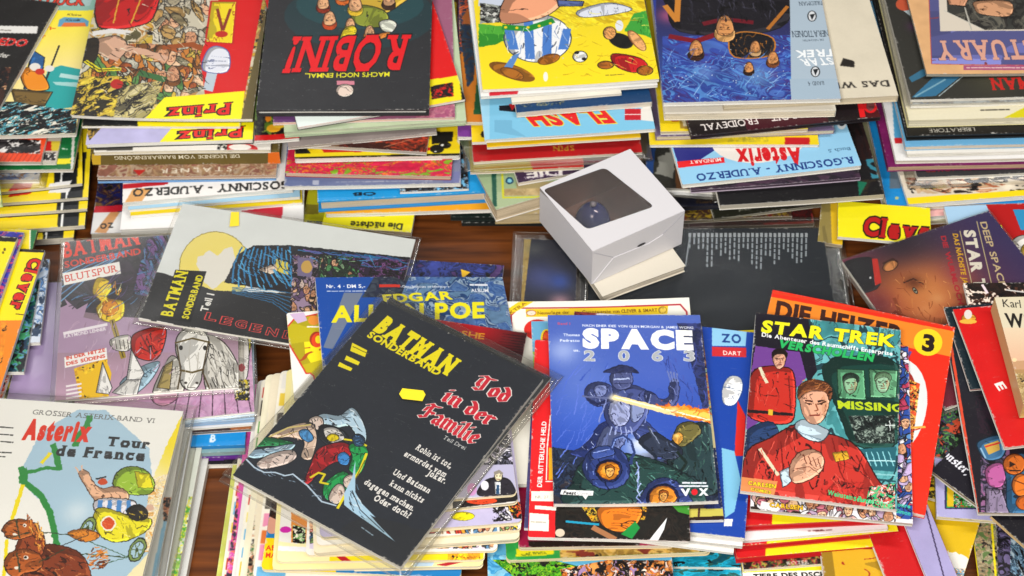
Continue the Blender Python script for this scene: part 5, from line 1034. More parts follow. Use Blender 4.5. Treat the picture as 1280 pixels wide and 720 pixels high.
stack(gf, .0, [
    R('album with a light blue and green strip showing right of the white map album', (-90, 792), (182, 800), .010, lambda a: (a.f('e4e4e0'), a.p([(222, 600), (230, 600), (214, 700), (206, 700)], '3a9c48'), a.p([(204, 650), (216, 650), (200, 760), (180, 760)], '8cbcdc'), a.art([(204, 620), (216, 620), (212, 650), (204, 650)], ['d89470', 'c87c54'], 5, 3)), .30, kind='p', pages=CR, margin=.006),
    R('white sleeved album with a thin dark blue line at its right side', (-90, 797), (192, 806), .010, lambda a: (a.f('d8dce0'), a.l([(238, 620), (216, 740)], 3, '2454b0')), .30, kind='p', pages=CR, margin=.006),
    R('album with green and yellow side strip near the bare wood at the front left', (-90, 800), (205, 812), .012, lambda a: (a.f('c8ccc0'), a.art([(236, 620), (262, 620), (240, 780), (200, 780)], ['4c9c3c', 'd8cc30', 'c8d0c0', '8cb050'], 12, 3, .3)), .29, pages=CR),
    R('lowest grey white album at the front left', (-90, 804), (214, 818), .012, lambda a: a.f('c8c8c4'), .29, pages=CR),
])

# ------------------------------------------------------------------ big sleeved comic in front on a fanned pile
def K(a):
    a.f('262a33'); a.mott(.05, 6)
    a.t('BATMAN', (467, 410), (561, 468), 22, 'f0e010', .075, True); a.t('SONDERBAND', (458, 419), (548, 469), 8.5, 'ecdc10', .045)
    for (x, y, w_, h_) in ((449, 434, 22, 7), (441, 447, 20, 3.5), (432, 455, 19, 3)): a.p([(x-w_*.40, y-h_*.8-1), (x+w_*.45, y+w_*.32-h_*.6), (x+w_*.33, y+w_*.32+h_*.6), (x-w_*.52, y+h_*.5)], 'ecdc18')
    a.l([(441, 432), (460, 441)], 1, '6c6410')
    kw = dict(bold=.02, serif=True, shear=.12, out='f0e8e4', ow=.035)
    gk_ = dict(out='f4ece8', ow=.028, fat=1.05); a.goth('Tod', (590, 484), (632, 505), 22, 'd02438', **gk_); a.goth('in der', (551, 499), (612, 533), 21, 'd02438', **gk_); a.goth('Familie', (523, 519), (592, 556), 23, 'd02438', **gk_)
    a.t('Teil Drei', (553, 547), (581, 562), 5, 'd8d8d8', .0, True)
    kw = dict(bold=.03, serif=True)
    for s_, p0, p1 in (('Robin ist tot,', (519, 560), (563, 585)), ('ermordet vom', (504, 568), (556, 596)), ('Joker.', (533, 592), (556, 604)), ('Und Batman', (490, 591), (536, 616)), ('kann nichts', (486, 605), (528, 628)), ('dagegen machen.', (454, 603), (516, 638)), ('Oder doch?', (466, 623), (511, 647))):
        a.t(s_, p0, p1, 7.5, 'f0ece8', **kw)
    # a crumpled heap of cloaks and scarves on rocky ground
    dk = '14181f'; LB = ['b4d0e4', '9cc0dc', 'd4e6f2']
    def sh(pts, col, n=10, cols=(dk,), L=9, ang=60, wd=.9, sd=1): a.po(pts, col, dk, 1); a.hatch(list(pts), n, list(cols), L, ang, wd, sd)
    sh([(391, 524), (404, 516), (424, 518), (440, 508), (452, 522), (458, 540), (456, 552), (446, 544), (436, 532), (420, 534), (404, 530)], 'b4d0e4', 26, (dk, 'e4f0f8', '7ca0bc'), 10, 40, .9, 3)
    sh([(386, 524), (396, 519), (404, 524), (402, 536), (390, 534)], 'd8c4b8', 6, ('7c5c50', dk), 6, 70)
    sh([(402, 530), (424, 534), (436, 546), (430, 562), (410, 556), (398, 544)], '23262c', 6, ('4c5460',), 8, 60)
    sh([(336, 544), (352, 536), (372, 529), (390, 528), (396, 544), (394, 560), (388, 574), (376, 570), (380, 552), (362, 546), (348, 547)], 'd8bca8', 24, ('8c6450', dk, 'f0dccc'), 11, 75, .9, 5); a.l([(336, 546), (360, 534), (388, 530)], 2, 'c8b470'); a.l([(344, 548), (372, 538)], 1.4, 'a08c50'); a.po([(374, 538), (384, 536), (392, 546), (386, 552), (376, 546)], '4c90cc', dk, .8)
    sh([(404, 536), (416, 533), (426, 538), (430, 548), (412, 552)], 'd8d4d0', 6, (dk,), 5, 30); a.po([(408, 546), (414, 541), (422, 543), (423, 548), (414, 551)], 'e0c818', '302808', .8)
    sh([(396, 562), (412, 554), (430, 552), (440, 560), (434, 574), (416, 578), (400, 590), (386, 604), (380, 602), (388, 580)], 'b02028', 30, ('601018', 'd84048', dk), 12, 120, 1, 6)
    sh([(436, 556), (450, 552), (460, 562), (456, 580), (448, 592), (436, 586), (440, 570)], '1f9c50', 12, ('0c4424', '4cc87c', dk), 8, 100, .9, 7)
    sh([(404, 606), (416, 594), (430, 588), (442, 600), (434, 614), (424, 628), (406, 622)], '1f9c50', 18, ('0c4424', '4cc87c', dk), 9, 140, .9, 8)
    sh([(298, 550), (312, 545), (334, 546), (366, 552), (360, 560), (340, 557), (318, 558)], '28824c', 14, ('0c3c20', dk, '58b47c'), 10, 10, .9, 9)
    sh([(422, 604), (429, 606), (431, 616), (422, 629), (411, 624), (414, 612)], 'dcc8bc', 8, ('8c6450', dk), 7, 70, .8, 10); a.po([(430, 596), (440, 592), (444, 602), (438, 610), (430, 606)], 'd8c4b8', dk, .8)
    a.l([(458, 566), (450, 586), (440, 602), (430, 620), (422, 634)], 3, 'e8d820'); a.l([(456, 574), (444, 598)], 1, '6c6010'); a.l([(388, 596), (398, 590), (406, 592), (400, 602), (410, 604)], 2.6, 'd8c820'); a.l([(430, 548), (446, 550), (458, 556)], 2.4, 'e0d020')
    a.po([(422, 568), (430, 564), (437, 570), (434, 580), (424, 578)], '3c88d0', dk, .8); a.po([(440, 545), (448, 541), (456, 547), (453, 556), (444, 556)], '28405c', dk, .8); a.hatch([(440, 541), (458, 541), (458, 556), (440, 556)], 10, ['5c8cc0', dk], 6, 20, .8, 3)
    sh([(301, 567), (316, 562), (336, 559), (368, 554), (362, 563), (340, 568), (322, 573), (310, 571)], 'a8c8e0', 16, (dk, '6c8ca8', 'e4f0f8'), 12, -8, .8, 11)
    sh([(320, 580), (330, 571), (348, 564), (366, 562), (371, 570), (362, 578), (346, 583), (328, 586)], 'd4c0b8', 20, ('8c6c64', dk, 'f0e0d8'), 9, 20, .8, 12)
    a.l([(306, 572), (318, 584), (330, 590), (344, 590), (356, 594), (366, 592), (376, 600), (384, 606), (402, 626), (420, 631)], 1.8, 'b8cce0'); a.hatch([(316, 580), (384, 600), (420, 628), (410, 636), (370, 606), (320, 590)], 26, ['8ca4bc', '5c7088'], 6, 30, .9, 13)
    a.p([(444, 574), (440, 596), (430, 616), (430, 630), (440, 638), (460, 652), (494, 676), (476, 658), (462, 642), (470, 646), (452, 628), (444, 614)], 'a8cce6'); a.hatch([(444, 580), (440, 600), (432, 620), (442, 638), (462, 652), (452, 628)], 14, ['6c94b4', 'dcecf6', dk], 16, 60, .9, 14); a.l([(440, 612), (450, 636), (480, 664)], 1, '1c242c')
    a.tiny((452, 658), (466, 668), 1.4, '8ca4b8')
o = item('large charcoal comic with yellow title and red Gothic letters, in a thick clear sleeve', 'comic', 'F', (478, 374), (679, 473), .285, (.106, .102), .008, K, 'p', group=LG, pages=WH, ppm=3, margin=.011, zo=.100)
sticker(o, [(503, 486), (529, 489), (532, 494), (528, 502), (503, 499), (499, 493)], 'f4dc18')
item('second clear sleeve with dark comic, right beneath the large charcoal comic', 'comic', 'F', (488, 371), (689, 471), .29, .097, .004, lambda a: a.f('34383e'), 'p', group=LG, pages=WH, margin=.010)

def comicpage(seed, bg='cfc6e0'):
    def f(a):
        q = a.it; n0 = proj(q.O); n1 = proj(q.O+q.X*q.w)
        a.f('f0ece2'); x0, x1, y = n0[0], n1[0], (n0[1]+n1[1])/2; r = random.Random(seed); x = x0+5
        while x < x1-12:
            w_ = r.uniform(26, 60); X = min(x+w_, x1-5)
            a.scene([(x, y-44), (X, y-44), (X, y-5), (x, y-5)], [bg, 'e8e4dc', 'e8a030', '5c88b0', 'c83828', 'f0d850', '8cb070'], 9, seed+int(x), .3, bg); x = X+3
    return f
def band(c1, seed, foot=None):
    def f(a):
        q = a.it; n0 = proj(q.O); f0 = proj(q.O+q.Y*q.h); a.f('f2ecdc'); r = random.Random(seed); n = 12
        for k in range(n):
            t0, t1 = k/n, (k+r.uniform(.5, .92))/n; u = lambda t, d: (n0[0]+(f0[0]-n0[0])*t+d, n0[1]+(f0[1]-n0[1])*t)
            a.p([u(t0, 3), u(t1, 3), u(t1, 40), u(t0, 40)], r.choice([c1, 'e8c838', 'f0e4b0', '6cb0d8', 'e07838', '5ca04c', 'e890b0', 'f2ecdc', 'c83828', '403830']))
    return f
gk = 'small round cornered comics fanned under the large charcoal comic'
def KR(label, p0, p1, t, paint, depth=.26, **k): return R(label, p0, p1, t, paint, depth, pages='eee2c6', back='e8d8b0', r=.006, **k)
stack(gk, .0, [
    KR('comic with a panel of a man in a dark suit, topmost of the fanned pile', (420, 636), (646, 618), 0.0046, lambda a: (a.f('d8d4dc'), a.art([(560, 540), (646, 530), (646, 582), (560, 586)], ['c8c0dc', '5c5c6c', '1c1c24', 'dcd8e0'], 14, 3, .5), a.p([(570, 582), (646, 580), (646, 620), (570, 622)], 'b4b0cc'), a.po([(600, 608), (612, 598), (634, 598), (644, 612), (644, 620), (600, 620)], '28242c'), a.po([(618, 602), (626, 602), (626, 618), (619, 618)], 'e8e8ec', '202020', .5), a.p([(621, 606), (624, 606), (624, 618), (620, 618)], '24486c'), a.eo(623, 595, 5, 6.5, 'e8dcb4', '201c1c', .8), a.p([(617, 590), (624, 587), (629, 591), (628, 594), (624, 591), (618, 594)], '8c8478'), a.e(621, 595, .7, .7, '201c1c'), a.e(625, 595, .7, .7, '201c1c'), a.l([(621, 599), (625, 599)], .8, '6c2c24'), a.e(606, 607, 5, 6, 'e4e2e8'), a.e(590, 612, 6, 8, 'c890c0')), .185, ppm=2.4),
    KR('comic with red and black shapes and a cream edge in the fanned pile', (410, 650), (648, 628), 0.0053, lambda a: (a.f('e8e0d8'), a.p([(566, 626), (650, 616), (650, 626), (566, 636)], '201c1c'), a.eo(602, 626, 20, 5, 'd84420')), .185, ppm=1.8),
    KR('lilac comic page with a yellow ellipse in the fanned pile', (400, 672), (653, 652), 0.0068, lambda a: (a.f('c0b8d8'), a.mott(.05), a.art([(616, 632), (636, 630), (640, 650), (616, 652)], ['e8e4e8', 'c0b8d8', '2a2830'], 6, 3), a.art([(632, 628), (656, 626), (656, 648), (642, 648)], ['e8b020', 'd84820', '282020'], 6, 4), a.eo(578, 645, 15, 5.5, 'ecdc18', '5c5410', .6)), .185, ppm=2),
    KR('comic strip page with white bubbles and grey figures in the fanned pile', (396, 682), (652, 662), 0.0046, comicpage(31, 'e4d0b8'), .185, ppm=1.6),
    KR('thick cream edged comic in the middle of the fanned pile', (392, 692), (650, 673), 0.0076, lambda a: a.f('ece0c0'), .185),
    KR('comic with cartoon strip and pale lilac foot in the fanned pile', (382, 694), (622, 688), 0.0046, comicpage(35, 'd8cce0'), .185, ppm=1.6),
    KR('comic with magenta and orange panels over a pale yellow foot', (346, 702), (606, 700), 0.0046, lambda a: (a.f('f2e8b0'), a.p([(346, 630), (372, 640), (372, 680), (346, 676)], 'e8e4dc'), a.e(357, 662, 7, 4, 'c828a0'), a.p([(364, 640), (388, 652), (388, 680), (364, 678)], 'd88838'), a.art([(366, 656), (382, 660), (382, 680), (366, 678)], ['b8d0a0', '5c9c4c', 'e8e0c8'], 6, 2), a.p([(346, 682), (390, 684), (390, 690), (346, 688)], 'e8e8ec'), a.p([(412, 690), (604, 690), (604, 700), (412, 702)], 'ecd81c'), a.p([(416, 692), (426, 692), (440, 702), (428, 702)], 'b81c24'), a.art([(560, 692), (600, 690), (600, 700), (560, 702)], ['ecd81c', 'e0a020', 'c06c18'], 6, 3, .4)), .265, ppm=2),
    KR('comic with yellow foot, orange oval and red stroke at the right of the fanned pile', (340, 712), (604, 708), 0.0061, lambda a: (a.f('f0e4a0'), a.eo(562, 692, 34, 8, 'e8c020', 'b06c18', .8), a.p([(545, 706), (588, 698), (592, 700), (556, 708)], 'b01c28'), a.p([(524, 696), (548, 696), (540, 708), (516, 708)], 'b8d0e4')), .27, ppm=1.8),
    KR('blue comic with orange and yellow foot at the left of the fanned pile', (326, 712), (576, 722), 0.0053, lambda a: (a.f('1c78b8'), a.p([(320, 672), (420, 676), (420, 730), (320, 730)], 'f4d00c'), a.e(342, 655, 9, 13, 'd89c84', 20), a.art([(330, 620), (350, 620), (346, 650), (336, 645)], ['3c2018', '2c1814'], 7, 2), a.t('AB', (332, 688), (345, 688), 6, 'd8401c', .03), a.t('MAI', (332, 697), (347, 697), 6, 'd8401c', .03), a.p([(346, 698), (380, 698), (380, 712), (346, 712)], 'e8982c')), .275, ppm=2),
    KR('upper of the white edged comics fanned out to the left', (316, 722), (566, 728), 0.0046, band('e8e4dc', 41), .28),
    KR('comic with a tan and green left edge in the fanned pile', (307, 730), (556, 734), 0.0053, lambda a: (a.f('e8dcc0'), a.art([(300, 600), (320, 600), (316, 720), (300, 720)], ['5c5440', 'd8b090', '3c6c3c', 'b87c5c', 'e8e0cc'], 12, 6, .6)), .285),
    KR('comic with orange and green index squares at its far left corner', (298, 736), (546, 740), 0.0038, lambda a: (a.f('ece4c8'), a.p([(362, 448), (372, 450), (370, 460), (360, 458)], 'd8b020'), a.p([(344, 452), (352, 452), (351, 462), (343, 462)], 'c8b030')), .29),
    KR('yellow lined white comic fanned out to the left', (292, 742), (540, 746), 0.0046, band('ecdc80', 44), .29),
    KR('white comic with a red line fanned out to the left', (286, 748), (534, 752), 0.0038, lambda a: (a.f('e8e4e0'), a.l([(352, 470), (300, 740)], 1.6, 'c83c2c')), .295),
    KR('comic with a bright pink left edge in the fanned pile', (278, 753), (528, 757), 0.0053, lambda a: (a.f('d850a8'), a.art([(270, 590), (300, 590), (290, 760), (270, 760)], ['e058b0', 'e8e0d8', 'd848a0', '383040', 'e87c30'], 10, 3, .4)), .295),
    KR('comic with orange and green spots low in the fanned pile', (272, 758), (522, 762), 0.0046, band('e4e0c8', 48), .30),
    KR('lowest green edged comic of the fanned pile beside the bare wood', (264, 762), (516, 768), 0.0053, lambda a: (a.f('c8cc60'), a.mott(.1)), .30),
])
# ------------------------------------------------------------------ behind the large comic
gm = 'comics peeping out behind the large charcoal comic'
def N2(a):
    a.g(None, (393, 400), (640, 360), '1c4ca4', '2c4c84'); a.art([(470, 340), (640, 340), (650, 420), (520, 420)], ['34548c', '4c6c9c', '24406c', '5c7c9c', '8ca0b4'], 16, 3, .0, (1, 1, 0), 1.6); a.art([(468, 346), (512, 346), (500, 372), (452, 372)], ['2c3040', '3c4450'], 10, 3, 0)
    a.p([(430, 366), (454, 366), (416, 436), (404, 434)], 'c0a880', .5)
    a.t('Nr. 4 · DM 5,-', (408, 360), (457, 360), 4, 'f0f0f4', .03); a.tiny((409, 364), (457, 364), 1.3, 'c0c8dc')
    a.p([(474, 356), (500, 356), (500, 359.5), (474, 359.5)], 'c8382c'); a.t('-Geschichten präsentiert', (501, 360), (562, 360), 3, 'dce0e8', .01); a.tiny((588, 356), (610, 356), 3, 'd8dce4'); a.t('ALBUM', (589, 365), (611, 365), 4, 'dce0e8', .03)
    a.t('EDGAR', (480, 379), (568, 374), 10, 'ece020', .04); a.t('ALLAN POE', (414, 402), (608, 397), 19, 'ece020', .04, False, .12)
item('wide blue comic with yellow capitals, tucked behind the large charcoal comic', 'comic', 'F', (394, 347), (628, 346), .15, (.078, .050), .006, N2, group=gm, pages=WH, ppm=2.4, zo=.083, rough=.3)
item('dark blue and violet comic lying flat behind the blue one, next to the bare wood', 'comic', 'F', (486, 322), (630, 332), .17, (.024, .024), .006, lambda a: (a.f('1e2448'), a.art(None, ['202650', '34408c', '181a34', '4c3468', '283070'], 14, 3, .6), a.p([(576, 336), (588, 340), (578, 348)], 'e8b828')), group=gm, pages=WH)
def N1(a):
    a.f('f1eee8'); a.po([(368, 398), (560, 390), (560, 480), (420, 520), (392, 470), (380, 462)], 'fbe60c', 'd83020', 1.6); a.eo(396, 424, 9, 10, 'e84414', 'e84414', 0); a.e(398, 424, 4, 5, 'fbe60c'); a.p([(362, 392), (380, 390), (384, 400), (372, 404)], 'd4b8d8'); a.e(392, 400, 7, 6, 'e89030'); a.l([(384, 408), (398, 408)], 2, 'f4f0ec')
item('white bordered yellow comic with a red ring, left behind the large charcoal comic', 'comic', 'F', (358, 391), (500, 380), .14, (.074, .068), .005, N1, group=gm, pages='f0e8d8', ppm=2, zo=.086, r=.003)
def N6(a):
    a.f('f0ede2'); a.l([(648, 385), (850, 383), (858, 392), (862, 440)], 2, 'b8303c'); a.l([(641, 470), (639, 394), (648, 385)], 2, 'b8303c')
    a.p([(630, 398), (626, 392), (650, 376), (670, 375)], 'ecd020'); a.t('EXTRA', (634, 396), (659, 379), 4, '9c6c14', .02); a.p([(657, 386), (835, 384), (834, 394), (658, 396)], 'ecc81c'); a.t('Neuauflage der', (672, 393), (712, 392), 4, '7c5410', .01); a.t('Gesamtausgabe von CLEVER & SMART', (728, 392), (822, 391), 4, '7c5410', .02); a.eo(664, 391, 6, 3.4, 'e8dcc8', 'c86c28', .8); a.eo(828, 389, 5, 4, 'ecc84c', '8c5c18', .6)
    a.e(672, 412, 17, 13, 'd8281c'); a.e(752, 398, 20, 5, 'd02c28')
item('cream album with a thin red frame line and yellow banner, behind the blue astronaut comic', 'comic', 'F', (630, 377), (861, 375), .27, .052, .006, N6, group=gm, pages=WH, ppm=2.4, zo=.062, bend={'fr': .004})
item('dark red comic with fine dark stripes, wedged behind the large charcoal comic', 'comic', 'F', (520, 396), (659, 416), .16, (.072, .066), .005, lambda a: (a.f('b01620'), a.g(None, (600, 410), (655, 425), 'b0161e', '3c1014'), [a.p([(624, 416+k*3.4), (660, 420+k*3.4), (660, 422+k*3.4)], '24090c') for k in range(8)], a.t('SHE', (576, 420), (606, 424), 7, 'e89c20', .03)), group=gm, pages=CR, ppm=2, zo=.088)

# ------------------------------------------------------------------ centre right: astronaut comic and its pile
def S1(a):
    a.f('3a55a8'); a.g(None, (780, 400), (790, 560), '4a62b4', '2a4cae'); a.glow(704, 440, 26, 'a8b8e4', .8); a.glow(760, 520, 50, '3458c0', .7); a.glow(720, 520, 40, '3c60c4', .5)  # pale bluish glow at upper left paints in the gloss haze on this cover
    a.art([(846, 404), (900, 404), (902, 500), (880, 520), (868, 470)], ['20264c', '2a3468', '343c74', '1c2444'], 16, 3, .3)
    a.art([(690, 560), (760, 570), (903, 560), (903, 632), (690, 632)], ['1c2438', '28344c', '202c44', '302c34', '1a2030'], 18, 7, .4)
    a.glow(800, 560, 22, 'e0ecf8', 1); a.glow(797, 556, 9, 'ffffff', .8)
    a.glow(730, 480, 60, '6c84cc', .55); a.glow(820, 470, 40, '4c64bc', .5); a.glow(790, 575, 50, '7088c8', .45)
    # armoured robot-like trooper in the distance, firing
    dk, md = '1c2248', '5c6898'; RL = ['8c98d0', 'b8c4ec', dk, '2c3870']
    def sh(pts, col, n=8, cols=None, L=7, ang=60, wd=.8, sd=1, o=dk): a.po(pts, col, o, 1); a.hatch(list(pts), n, list(cols or RL), L, ang, wd, sd)
    a.hatch([(694, 450), (760, 450), (760, 600), (694, 600)], 50, ['4c68c8', '3450b0', '5c74d0'], 36, -60, 1.2, 2, .3, .2); a.hatch([(826, 450), (868, 420), (890, 500), (840, 540)], 30, ['4454a8', '2c3c88'], 20, 70, 1.2, 3)
    sh([(712, 568), (726, 560), (738, 548), (748, 532), (760, 528), (764, 540), (752, 558), (736, 572)], '2c3c80', 14)
    sh([(750, 544), (760, 532), (774, 528), (784, 538), (780, 554), (768, 568), (754, 574), (744, 564)], md, 16, None, 8, 110)
    sh([(790, 530), (804, 526), (816, 536), (832, 554), (830, 572), (820, 574), (806, 558), (794, 548)], '3a4884', 16, None, 9, 50)
    sh([(752, 500), (758, 488), (776, 481), (796, 483), (810, 492), (812, 508), (804, 528), (790, 542), (770, 540), (758, 528)], '434e86', 20)
    sh([(762, 506), (774, 499), (786, 504), (788, 520), (780, 532), (768, 532), (761, 520)], '9aa2cc', 10, ['dce0f4', '5c6898', dk]); sh([(788, 506), (798, 501), (806, 508), (802, 522), (790, 528)], '8490bc', 6)
    sh([(734, 500), (730, 490), (738, 480), (752, 478), (764, 484), (766, 496), (758, 506), (744, 508)], '3a4474', 14); sh([(742, 486), (750, 481), (758, 485), (756, 494), (746, 496)], '7884b8', 5)
    sh([(806, 490), (816, 492), (826, 500), (836, 496), (836, 484), (842, 474), (848, 480), (848, 498), (838, 510), (822, 512), (808, 504)], '3c4678', 14); [a.l([(838+k*3, 478), (834+k*4, 464+k)], 1.6, '6c78ac') for k in range(4)]
    a.l([(734, 500), (746, 506), (768, 498)], 4, '20264c'); a.l([(728, 496), (770, 499)], 2.4, '5c6490')
    sh([(762, 474), (766, 464), (776, 459), (786, 463), (791, 473), (788, 484), (776, 488), (766, 484)], '4a5280', 10); a.po([(754, 466), (762, 461), (778, 457), (792, 461), (798, 467), (786, 466), (768, 467)], '2a3058', dk, .8); a.l([(767, 475), (786, 474)], 2, 'a8b4dc'); a.l([(768, 480), (785, 480)], 1, '20264c')
    a.l([(758, 500), (748, 528)], 1.4, '7c88c0'); a.l([(812, 500), (806, 530)], 1.2, '7c88c0'); [a.l([(764+k*6, 534), (762+k*7, 544)], 1.4, '98a4d4') for k in range(5)]
    # beam and blast
    a.glow(768, 498, 7, 'fff0c0', 1); a.p([(768, 494), (830, 510), (903, 528), (903, 533), (830, 518), (766, 500)], 'f0d89c'); a.rough([(820, 508), (846, 506), (870, 511), (903, 516), (903, 532), (850, 522)], 'd86c20', 2.5, 9, 4); a.rough([(826, 510), (850, 509), (880, 514), (903, 520), (903, 531), (850, 520)], 'f0982c', 1.8, 9, 7); a.rough([(836, 513), (870, 515), (903, 523), (903, 530), (860, 520)], 'f8cc58', 1.2, 8, 5); a.l([(768, 497), (830, 512), (903, 531)], 1.4, 'fdf8e0'); a.glow(842, 514, 7, 'ffe6b0', .8)
    a.hatch([(826, 500), (900, 508), (903, 534), (830, 520)], 26, ['f8b040', 'fce890', 'c85018'], 12, -30, .9, 9)
    # soldier at the right with a rifle
    G = ['3c6458', '16241f', '5c8478', '0c1214']
    sh([(838, 556), (850, 540), (866, 531), (884, 530), (898, 544), (902, 570), (903, 606), (890, 622), (868, 614), (848, 598), (834, 580)], '263c40', 60, G, 12, 80, 1, 4, '0c1214')
    sh([(842, 544), (848, 533), (860, 528), (872, 532), (876, 542), (866, 552), (854, 560), (844, 556)], '6c6434', 12, ['b8a050', '28240c', '8c8040'], 7, 20, .9, 5, '14140c'); a.po([(840, 548), (846, 541), (852, 544), (853, 552), (846, 557)], 'e0a040', '301c08', .8); a.glow(845, 546, 4, 'f8d880', .9)
    sh([(798, 552), (806, 544), (818, 541), (834, 550), (850, 560), (852, 570), (838, 576), (820, 570), (806, 562)], '2c3448', 16, ['6c7898', '0c1018', '4c5874'], 8, 30, .9, 6, '0c1018')
    a.l([(804, 558), (820, 572), (818, 584)], 4, '1c2434'); a.l([(810, 534), (824, 560)], 3, '343c50'); a.l([(812, 536), (824, 556)], 1, '8c98b4'); a.l([(846, 566), (858, 580), (850, 592)], 3, '16241f')
    # astronaut in front with an orange visor
    sh([(704, 630), (714, 606), (722, 584), (738, 570), (760, 566), (790, 568), (820, 576), (850, 590), (870, 606), (878, 634), (790, 640)], '24423f', 90, G, 14, 15, 1, 8, '0c141c')
    a.hatch([(770, 575), (830, 582), (866, 610), (860, 630), (790, 624)], 50, ['3c7468', '5c9488', '14241f'], 14, 35, 1, 9)
    B2 = ['5c78c8', '98acec', '141c44', '28387c']
    sh([(728, 588), (732, 570), (744, 560), (760, 558), (776, 563), (786, 578), (786, 596), (776, 608), (758, 612), (740, 606)], '2c3c78', 30, B2, 8, 60, .9, 10, '0e1630')
    a.po([(738, 566), (750, 558), (764, 559), (768, 568), (754, 572), (742, 574)], '3a5098', '0e1630', 1); a.l([(742, 566), (762, 562)], 1, '98acec'); a.po([(744, 588), (750, 578), (764, 575), (775, 580), (776, 592), (768, 602), (756, 602), (747, 597)], '141c44', '0a1028', 1); a.po([(747, 588), (752, 580), (764, 578), (773, 583), (773, 592), (766, 599), (756, 599), (750, 595)], 'e88c20', '6c3408', .8); a.glow(759, 588, 6, 'fbd868', .9); face(a, 762, 590, .62, 'f0b458', 'a05818')
    a.l([(764, 562), (768, 550), (778, 545), (788, 552), (792, 566), (788, 580)], 4, '28386c'); a.l([(765, 560), (769, 550), (778, 547), (787, 553), (790, 566)], 1.2, '7c94d8'); [a.l([(768+k*5, 552-(k % 2)*3), (770+k*5, 557-(k % 2)*3)], .8, '141c44') for k in range(4)]
    sh([(798, 636), (804, 616), (814, 603), (832, 598), (848, 605), (860, 620), (866, 640)], '34427c', 24, B2, 8, 70, .9, 11, '0e1630'); a.po([(808, 622), (816, 610), (830, 606), (843, 612), (848, 628), (830, 636), (812, 634)], '141c44', '0a1028', 1); a.po([(812, 622), (818, 612), (830, 609), (841, 614), (845, 627), (830, 633), (815, 631)], 'e08828', '6c3408', .8); a.glow(828, 617, 6, 'f8cc60', .8); face(a, 829, 622, .6, 'e8a850', '984c14')
    for i in range(5): a.l([(802-i*2, 630-i*9), (795+i, 622-i*9), (803-i*2, 614-i*9)], 1.4, ['8c9cd8', 'b4c4f0'][i % 2])
    a.wob(.45, 3)
    a.t('NACH EINER IDEE VON GLEN MORGAN & JAMES WONG', (728, 409), (867, 411), 2.8, 'e8ecf4', .02)
    a.t('SPACE', (728, 434), (869, 436), 21, 'f4f4f2', .075); 
    for ch, x in (('2', 730), ('0', 773), ('6', 815), ('3', 855)): a.t(ch, (x, 451), (x+15, 451.5), 12, 'a8acb0', .03, False, 0, 'f0f0f0', .02)
    a.t('Thomas', (704, 421), (725, 421), 3, 'dce4f4', .03); a.t('Pedretto', (700, 428), (725, 428), 3, 'dce4f4', .03); a.t('ua.', (717, 440), (725, 440), 3, 'dce4f4', .03); a.t('Band 1', (697, 407), (713, 407), 3, 'c05070', .02)
    a.p([(702, 613), (742, 614), (741, 620), (735, 620), (732, 625), (728, 620), (700, 619)], 'f2f0ee'); a.t('Feest', (704, 618.5), (720, 619), 4, '1c1c20', .03, False, .2); a.t('Comics', (721, 619), (739, 619), 4, 'a8a8ac', .01, False, .2)
    a.tiny((853, 605), (882, 606), 2.4, 'dce0e8', 2); a.tiny((849, 609), (884, 610), 2.4, 'dce0e8', 4); a.t('V', (851, 621), (864, 621), 8, 'f4f4f4', .06); a.t('X', (873, 621), (886, 621.5), 8, 'f4f4f4', .06); a.e(868, 617, 4, 4, 'd81c28')
gs = 'comics piled under the blue astronaut comic'
item('blue comic with armoured trooper, orange laser beam and astronauts, with big white title', 'comic', 'N', (692, 631), (898, 629), .262, .086, .006, S1, group=gs, pages=WH, ppm=3, spine='L', rough=.26, bend={'l': .002, 'nr': .004})
item('comic whose brown and blue right edge shows beside the blue astronaut comic', 'comic', 'N', (700, 654), (905, 650), .275, .074, .005, lambda a: (a.f('3c3434'), a.art([(880, 400), (906, 400), (905, 460), (880, 460)], ['8c5c34', '5c3424', 'b08858', '7c4c2c'], 9, 3, .6), a.art([(880, 460), (906, 460), (905, 520), (880, 520)], ['8cb0a8', 'c86430', 'd8b860'], 9, 4, .5), a.p([(880, 520), (906, 520), (906, 560), (880, 560)], 'e8d8a0'), a.art([(880, 560), (906, 560), (906, 640), (880, 640)], ['1c2858', '28346c', '181c3c'], 9, 4, .3), a.p([(856, 636), (906, 636), (906, 648), (856, 650)], 'c8bc54'), a.l([(874, 636), (873, 650)], 2.4, '4c2c28'), a.p([(856, 647), (906, 645), (906, 650), (856, 652)], '28140f')), group=gs, pages=WH, ppm=2)
